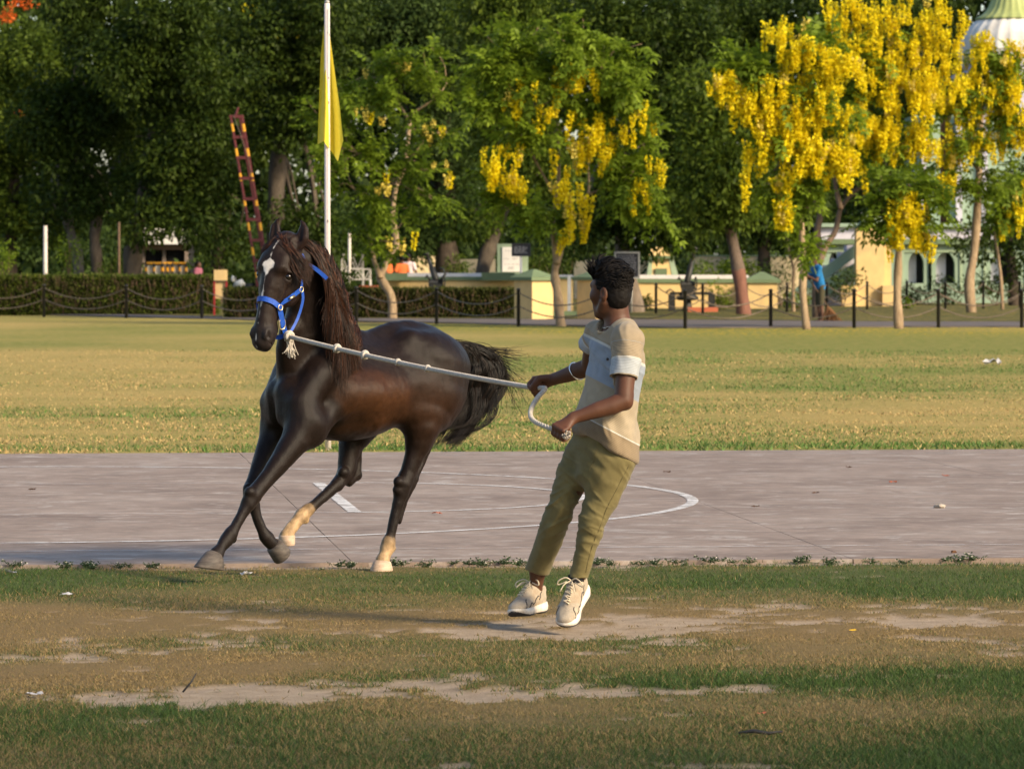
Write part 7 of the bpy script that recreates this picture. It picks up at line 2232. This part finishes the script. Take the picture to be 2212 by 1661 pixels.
# ---- motorbike parked behind the hedge end
Yv = 140
mb_ = wempty('motorbike', (xat(511, Yv), Yv, 0)); tag(mb_, 'pale parked motorbike glimpsed left of the horse head', 'motorbike')
x0 = xat(499, Yv)
for dx in (0, .62):
    w_ = wempty('wheel', (0, 0, 0)) if False else None
    MB().tube([(x0 + dx + .27 * math.cos(q) * .75, Yv, .29 + .27 * math.sin(q)) for q in np.linspace(0, 6.283, 22)], .045, 6, False).build('wheel', M_IRON, mb_, True)
MB().tube([(x0 - .02, Yv, .30), (x0 + .10, Yv, .75), (x0 + .14, Yv, 1.02)], .03, 6).build('fork', M_STEEL, mb_)
MB().tube([(x0 + .14, Yv - .3, 1.04), (x0 + .16, Yv, 1.06), (x0 + .14, Yv + .3, 1.04)], .018, 6).build('handlebar', M_IRON, mb_)
MB().tube([(x0 + .14, Yv, .82), (x0 + .30, Yv, .86), (x0 + .42, Yv, .74)], [.08, .13, .08], 10).build('tank', M_WHITE, mb_, True)
MB().tube([(x0 + .38, Yv, .74), (x0 + .72, Yv, .78)], [.09, .07], 8).build('saddle', M_IRON, mb_, True)
MB().box((x0 + .18, Yv - .1, .30), (x0 + .44, Yv + .1, .60)).build('engine', M_STEEL, mb_)
MB().tube([(x0 + .40, Yv, .60), (x0 + .62, Yv, .30)], .03, 6).build('swing_arm', M_IRON, mb_)
MB().lathe((0, 0, 0), [(.02, -.05), (.09, -.03), (.10, .03), (.03, .05)], 12, Matrix.Translation((x0 + .06, Yv, .98)) @ Matrix.Rotation(-math.pi / 2, 4, 'Y')).build('headlamp', M_WHITE, mb_, True)

# ---- people far away
def far_person(label, px, Y, ztop_py, shirt, legs, face=(-1, 0), seed=0, arm=None, lean=0.0, name='person'):
    """standing figure: body one mesh with coloured clothing children"""
    ht = zat(ztop_py, Y)
    x = xat(px, Y)
    s = ht / 1.70
    f = np.array([face[0], face[1], 0.]); f /= np.linalg.norm(f); lt_ = np.array([-f[1], f[0], 0.])
    root = wempty(name, (x, Y, 0)); tag(root, label, 'person')
    O = np.array([x, Y, 0.])
    def q(a, b, c): return O + (f * (a + lean * max(0, c - .9) ** 1.0) + lt_ * b + np.array([0, 0, c])) * s
    fb = Field(O + np.array([-.7, -.7, -.02]) * s, O + np.array([.7, .7, 1.78]) * s, .017)
    fb.ball(q(.01, 0, 1.60), (.078, .098, .115), tuple(lt_), (0, 0, 1), .02)
    fb.seg(q(.10, 0, 1.585), q(.105, 0, 1.57), .018, .02, k=.02)
    fb.seg(q(.07, 0, 1.53), q(.06, 0, 1.50), .05, .04, k=.03)
    fb.chain([(q(-.01, 0, 1.52), .055), (q(0, 0, 1.40), .07)], .02)
    fb.chain([(q(0, 0, 1.38), (.15, .08)), (q(0, 0, 1.2), (.14, .09)), (q(0, 0, .95), (.14, .09))], .03, None, tuple(lt_))
    hands = arm or [((.02, .26, 1.10), (.12, .25, .86)), ((.02, -.26, 1.10), (.10, -.25, .86))]
    for sg, (e, h) in zip((1, -1), hands):
        hv = (np.array(h) - np.array(e)); hv /= np.linalg.norm(hv)
        fb.chain([(q(0, .17 * sg, 1.38), .050), (q(*e), .040), (q(*h), .028)], .02)
        fb.chain([(q(*h), .030), (q(*(np.array(h) + hv * .06)), .040), (q(*(np.array(h) + hv * .10)), .028)], .012)
    for sg in (1, -1):
        fb.chain([(q(0, .085 * sg, .92), .075), (q(.02, .09 * sg, .5), .052), (q(-.02, .09 * sg, .08), .036)], .03)
        fb.chain([(q(-.03, .09 * sg, .04), .036), (q(.14, .10 * sg, .03), .030)], .02)
    V, F = fb.extract(2)
    link('body', np_mesh('far_body', V, F), M_SKIN2, root, True)
    fh_ = Field(q(0, 0, 1.6) - .16 * s, q(0, 0, 1.6) + .18 * s, .014)
    fh_.ball(q(-.012, 0, 1.632), (.088, .104, .10), tuple(lt_), (0, 0, 1), .01)
    fh_.seg(q(.10, 0, 1.56), q(.10, 0, 1.52), .075, .085, k=.01, op='sub')
    V, F = fh_.extract(1)
    link('hair', np_mesh('far_hair', V, F), M_HAIR, root, True)
    ft_ = Field(O + np.array([-.6, -.6, .7]) * s, O + np.array([.6, .6, 1.6]) * s, .016)
    ft_.chain([(q(0, 0, 1.38), (.17, .10)), (q(0, 0, 1.2), (.165, .115)), (q(0, 0, .88), (.18, .13)), (q(0, 0, .80), (.18, .13))], .03, None, tuple(lt_), planes=[(q(0, 0, .84), (0, 0, -1))])
    for sg, (e, h) in zip((1, -1), hands):
        sh_, el = q(0, .17 * sg, 1.38), q(*e)
        ft_.chain([(sh_, .070), (sh_ + (el - sh_) * .75, .062), (el, .06)], .03, planes=[(sh_ + (el - sh_) * .72, el - sh_)])
    V, F = ft_.extract(2); N_ = vnormals(V, F); V = V + N_ * (.025 * (fbm(V * 6, 2, seed) - .5))[:, None]
    link('shirt', np_mesh('far_shirt', V, F), shirt, root, True)
    fl_ = Field(O + np.array([-.5, -.5, .05]) * s, O + np.array([.5, .5, 1.1]) * s, .016)
    fl_.seg(q(0, 0, .95), q(0, 0, .88), (.15, .11), (.15, .11), tuple(lt_), k=.03)
    for sg in (1, -1):
        fl_.chain([(q(0, .085 * sg, .92), .095), (q(.02, .09 * sg, .5), .078), (q(-.01, .09 * sg, .15), .07), (q(-.01, .09 * sg, .08), .07)], .03, planes=[(q(0, 0, legs[1]), (0, 0, -1))])
    V, F = fl_.extract(2); N_ = vnormals(V, F); V = V + N_ * (.02 * (fbm(V * 7, 2, seed + 3) - .5))[:, None]
    link('trousers', np_mesh('far_trousers', V, F), legs[0], root, True)
    return q
M_SKIN2 = mat_plain('far_brown_skin', (0.10, 0.045, 0.025), .6, .1, 10)
C_BLUE = mat_plain('bright_blue_tee', (0.008, 0.13, 0.32), .85, .12, 6, .1)
C_OLIVE = mat_plain('dark_olive_shorts', (0.055, 0.048, 0.024), .9, .2, 30)
C_ORANGE = mat_plain('orange_shirt', (0.60, 0.13, 0.03), .85, .12, 6)
C_PINKW = mat_plain('pale_pink_shirt', (0.66, 0.52, 0.52), .85, .08, 6)
C_NAVY = mat_plain('navy_cloth', (0.02, 0.022, 0.05), .9, .2, 6)
C_PINK = mat_plain('pink_cloth', (0.26, 0.085, 0.13), .9, .15, 6)
qs = far_person('sweeper in bright blue tee and dark knee shorts stooping over a broom', 1772, 114.5, 552, C_BLUE, (C_OLIVE, .42), (-.9, -.35), 1,
                arm=[((.16, .20, 1.06), (.30, .08, 1.16)), ((.18, -.20, 1.10), (.30, -.04, 1.26))], lean=.20)
far_person('person in orange shirt standing beyond the low wall', 868, 150, 554, C_ORANGE, (C_NAVY, .1), (-.4, .9), 2)
far_person('person in pale pink shirt beside the one in orange', 882, 151, 549, C_PINKW, (C_NAVY, .1), (.3, .95), 3)
far_person('person in orange and navy half hidden by the sinuous trunk', 839, 146, 553, C_ORANGE, (C_NAVY, .1), (.9, -.3), 4)
far_person('seated looking person in pink beside the striped barriers', 428, 158, 566, C_PINK, (C_PINK, .1), (.8, -.5), 5)
# broom
br_ = wempty('broom', tuple(qs(-.25, .1, 0))); tag(br_, 'broom with brown bristles held behind the sweeper', 'broom')
a, b = qs(.40, .02, 1.32), qs(-.14, .14, .42)
MB().tube([tuple(a), tuple(b)], .016, 6).build('stick', M_TWIG, br_)
r = np.random.default_rng(9)
S = 120
e0 = np.tile(b, (S, 1)); g_ = qs(-.26, .16, .02)
e2 = g_ + r.normal(0, 1, (S, 3)) * np.array([.10, .08, .02]); e2[:, 2] = np.abs(e2[:, 2]) + .005
V, F = strands(bez(np.stack([e0, (e0 + e2) / 2 + r.normal(0, .05, (S, 3)), e2], 1), 6), np.full((S, 6), .011))
link('bristles', np_mesh('bristles', V, F), mat_plain('broom_straw', (.16, .075, .03), .9, .3, 10), br_)

# ------------------------------------------------------------------ flagpole and flag beyond the court
Yf = 38.45
t = NT('chipped_white_paint')
v = t.geo((1, 1, .6))
chip = t.ramp(t.noise(v, 26, 3, .6), [(.66, 0.0), (.69, 1.0)])
t.set(color=t.mix(chip, (.66, .58, .53), (.03, .028, .03)), rough=.5)
fpole = wempty('flagpole', (xat(709, Yf), Yf, 0)); tag(fpole, 'chipped white flagpole at the far edge of the court', 'flagpole')
MB().tube([(xat(709, Yf), Yf, -.03), (xat(707.5, Yf), Yf, zat(560, Yf)), (xat(706.5, Yf), Yf, zat(8, Yf))], [.0255, .0245, .0235], 14).build('mast', t.m, fpole, True)
MB().lathe((xat(706.5, Yf), Yf, zat(8, Yf)), [(.012, 0), (.022, .004), (.022, .02), (.006, .03)], 10).build('finial', M_STEEL, fpole, True)
MB().tube([(xat(710, Yf), Yf - .03, zat(20, Yf)), (xat(712.5, Yf), Yf - .035, zat(300, Yf)), (xat(712, Yf), Yf - .03, zat(760, Yf))], .003, 5).build('halyard', M_STONE, fpole)
# flag hanging in folds
nu, nv = 46, 60
V = []
ys_ = np.linspace(0, 1, nv)
for j in range(nv):
    q = ys_[j]
    pyt = 45 + q * (300 if True else 0)
    for i in range(nu):
        u = i / (nu - 1)
        lft = np.interp(q, [0, .3, .75, 1], [701, 691, 684, 681]); rgt = np.interp(q, [0, .3, .7, 1], [708, 719, 734, 741])
        s_ = .5 - .5 * math.cos(u * math.pi)
        fold = math.sin(u * 3.2 * math.pi + q * 1.1) * (.2 + .8 * q)
        px_ = lft + (rgt - lft) * (.05 + .95 * u) + 2.2 * math.sin(u * 6.3 * 1.7 + q * 2) * q
        droop = np.interp(u, [0, .3, .55, .85, 1], [270 / 300, 255 / 300, .95, 1.05, .90])
        py_ = 42 + (pyt - 45) * droop + 8 * math.sin(u * 5) * q
        yy = Yf + .035 + .07 * fold + .05 * math.sin(u * 9 + 2 * q) * q
        V.append(tuple(W(px_, py_, yy)))
Fq = [[j * nu + i, j * nu + i + 1, (j + 1) * nu + i + 1, (j + 1) * nu + i] for j in range(nv - 1) for i in range(nu - 1)]
t = NT('yellow_flag_cloth')
c = t.ramp(t.noise(t.geo(), 30, 3), [(.3, (.70, .58, .05)), (.7, (.78, .66, .075))])
t.set(color=c, rough=.75, spec=.2)
tr = t.n('ShaderNodeBsdfTranslucent'); ms = t.n('ShaderNodeMixShader'); ms.inputs[0].default_value = .3
t.l(c, tr.inputs[0]); t.l(t.b.outputs[0], ms.inputs[1]); t.l(tr.outputs[0], ms.inputs[2]); t.l(ms.outputs[0], t.o.inputs['Surface'])
fl = MB().add(V, Fq).build('flag', t.m, None, True); tag(fl, 'plain yellow flag hanging limp from the white pole', 'flag')

# ------------------------------------------------------------------ small things on the ground
def pebble(label, name, cat, px, py, size, mat, seed, z=0.0, flat=.6, group=None):
    r = np.random.default_rng(seed)
    g = G(px, py, z)
    bm = bmesh.new(); bmesh.ops.create_icosphere(bm, subdivisions=2, radius=1)
    for v_ in bm.verts:
        k = .7 + .6 * r.random()
        v_.co = Vector((v_.co.x * size * k, v_.co.y * size * .8 * k, v_.co.z * size * flat * k))
    me = bpy.data.meshes.new(name); bm.to_mesh(me); bm.free()
    o = link(name, me, mat); o.location = (g.x, g.y, z + size * flat * .5)
    tag(o, label, cat, group); return o
M_PEB = mat_plain('pale_stone', (.34, .29, .24), .9, .2, 20, .3)
M_SCRAP = mat_plain('white_plastic', (.5, .48, .48), .4, .05, 10)
M_LEAFB = mat_plain('dry_brown_leaf', (.10, .045, .02), .9, .3, 20)
pebble('grey stone lying alone on the right of the court', 'stone', 'stone', 2030, 1097, .034, M_PEB, 1, C_TOP)
pebble('small dark pebble on the near right of the court', 'stone', 'stone', 2060, 1194, .016, M_LEAFB, 2, C_TOP)
def scrap(label, name, cat, px, py, w_, h_, mat, seed, z=0.0):
    r = np.random.default_rng(seed); g = G(px, py, z)
    n = 7; V = []
    for j in range(n):
        for i in range(n):
            V.append(((i / (n - 1) - .5) * w_ * (1 + .2 * r.normal()), (j / (n - 1) - .5) * w_ * .6, .004 + h_ * (fbm(np.array([[i * .6, j * .6, seed]]), 2, seed)[0] ** 1.5) + .001))
    o = MB().add(V, [[j * n + i, j * n + i + 1, (j + 1) * n + i + 1, (j + 1) * n + i] for j in range(n - 1) for i in range(n - 1)]).build(name, mat, None, True)
    o.location = (g.x, g.y, z); tag(o, label, cat); return o
scrap('crumpled white plastic scrap on the lawn at the right', 'litter', 'litter', 2145, 792, .24, .16, M_SCRAP, 3)
scrap('small white scrap on the near grass below the horse', 'litter', 'litter', 531, 1245, .05, .03, M_SCRAP, 4)
scrap('pale blue scrap on the bare earth at the left', 'litter', 'litter', 73, 1503, .06, .02, M_SCRAP, 5)
scrap('pale flattened scrap in the grass at the left', 'litter', 'litter', 148, 1287, .07, .02, M_SCRAP, 6)
scrap('white scrap at the left end of the grass strip', 'litter', 'litter', 24, 1241, .05, .03, M_SCRAP, 7)
scrap('orange leaf on the turf at the lower right', 'fallen_leaf', 'leaf', 1645, 1544, .03, .012, M_REDP, 8)
scrap('yellow petal on the dry grass at the right', 'fallen_leaf', 'leaf', 1842, 1364, .03, .01, mat_plain('yellow_petal_fallen', (.70, .42, .02), .8), 9)
places = [(1368, 983.5, 'by the far edge right of the man'), (1440, 1022, 'right of the man trousers'), (1835, 1012, 'in the middle right of the far court'), (1928, 1044, 'right of centre on the court'), (1632, 1097, 'below the arc end'), (1762, 1067, 'right of the painted arc'), (2043, 1030, 'at the far right of the court'), (70, 1060, 'at the left of the court'), (560, 1072, 'left of the horse foreleg'), (945, 1112, 'between horse and man')]
for i, (a, b, nm) in enumerate(places): scrap('small dry brown leaf scrap on the court ' + nm, 'fallen_leaf', 'leaf', a, b, .05, .02, M_LEAFB if i % 3 else M_REDP, 20 + i, C_TOP)
tw = MB(); g = G(1640, 1590)
tw.tube([g + Vector((-.07, 0, .012)), g + Vector((-.02, .01, .018)), g + Vector((.03, -.01, .012)), g + Vector((.08, .01, .016))], [.004, .007, .006, .003], 6)
tag(tw.build('twig', M_IRON, None, True), 'short blackened twig on the grass at the bottom right', 'twig')
tw = MB(); g = G(412, 1497)
tw.tube([g + Vector((-.03, 0, .005)), g + Vector((.0, .01, .04)), g + Vector((.02, .02, .075))], [.004, .004, .002], 5)
tag(tw.build('twig', M_IRON, None, True), 'thin dark twig sticking up from bare earth at left', 'twig')

# ---- weeds with white flower heads along the court edge
M_WEED = mat_leaf('weed_leaf', (.035, .06, .03), (.085, .125, .06), .3, .55, None, 4)
M_WFL = mat_plain('white_weed_flower', (.62, .58, .50), .8, .1, 20)
def weed_mesh(seed, nst=9, spread=.14, h=.11):
    r = np.random.default_rng(seed)
    Vs_, Fs_, nb_ = [], [], 0
    FV, FF, fn = [], [], 0
    for k in range(nst):
        az = r.uniform(0, 6.283); ln = spread * r.uniform(.4, 1.1)
        tip = np.array([math.cos(az) * ln, math.sin(az) * ln * .6, h * r.uniform(.35, 1.0)])
        n = 16
        q = r.random(n)[:, None] ** .7
        P = q * tip * np.array([1, 1, 1]) + r.normal(0, .008, (n, 3)); P[:, 2] = np.abs(P[:, 2])
        V, F = leaf_quads(P, rand_unit(r, n) + np.array([0, 0, .5]), rand_unit(r, n) + np.array([0, 0, 1]), .022 + .018 * r.random(n), .012 + .008 * r.random(n))
        Vs_.append(V); Fs_.append(F + nb_); nb_ += len(V)
        if r.random() < .6:
            n = 10
            V, F = leaf_quads(np.tile(tip + np.array([0, 0, .004]), (n, 1)), rand_unit(r, n) + np.array([0, 0, .6]), rand_unit(r, n), np.full(n, .012), np.full(n, .010))
            FV.append(V); FF.append(F + fn); fn += len(V)
    a = np_mesh('weed_leaves', np.concatenate(Vs_), np.concatenate(Fs_)); a.materials.append(M_WEED)
    b = None
    if FV:
        b = np_mesh('weed_flowers', np.concatenate(FV), np.concatenate(FF)); b.materials.append(M_WFL)
    return a, b
WEEDS = [weed_mesh(600 + i) for i in range(6)]
r = np.random.default_rng(61)
wx = np.concatenate([r.uniform(90, 330, 9), r.uniform(840, 1130, 14), r.uniform(1250, 1480, 13), r.uniform(1500, 1960, 12), r.uniform(420, 820, 4), [2062, 2075, 2120, 30]])
for i, a in enumerate(sorted(wx)):
    vv = -abs(r.normal(0, .16)) - .03
    X = xat(a, 24.2); p = C0 + CU * X + CV * vv
    la, lf = WEEDS[r.integers(0, 6)]
    root = empty('weed', (p[0], p[1], -.004), r.uniform(0, 6.28)); s_ = r.uniform(.22, .5); root.scale = (s_ * 1.5, s_ * 1.2, s_ * .8)
    tag(root, 'small leafy weed with white flower heads along the near court edge', 'weed', 'weeds along the near court edge')
    link('leaves', la, None, root)
    if lf: link('flower_heads', lf, None, root)
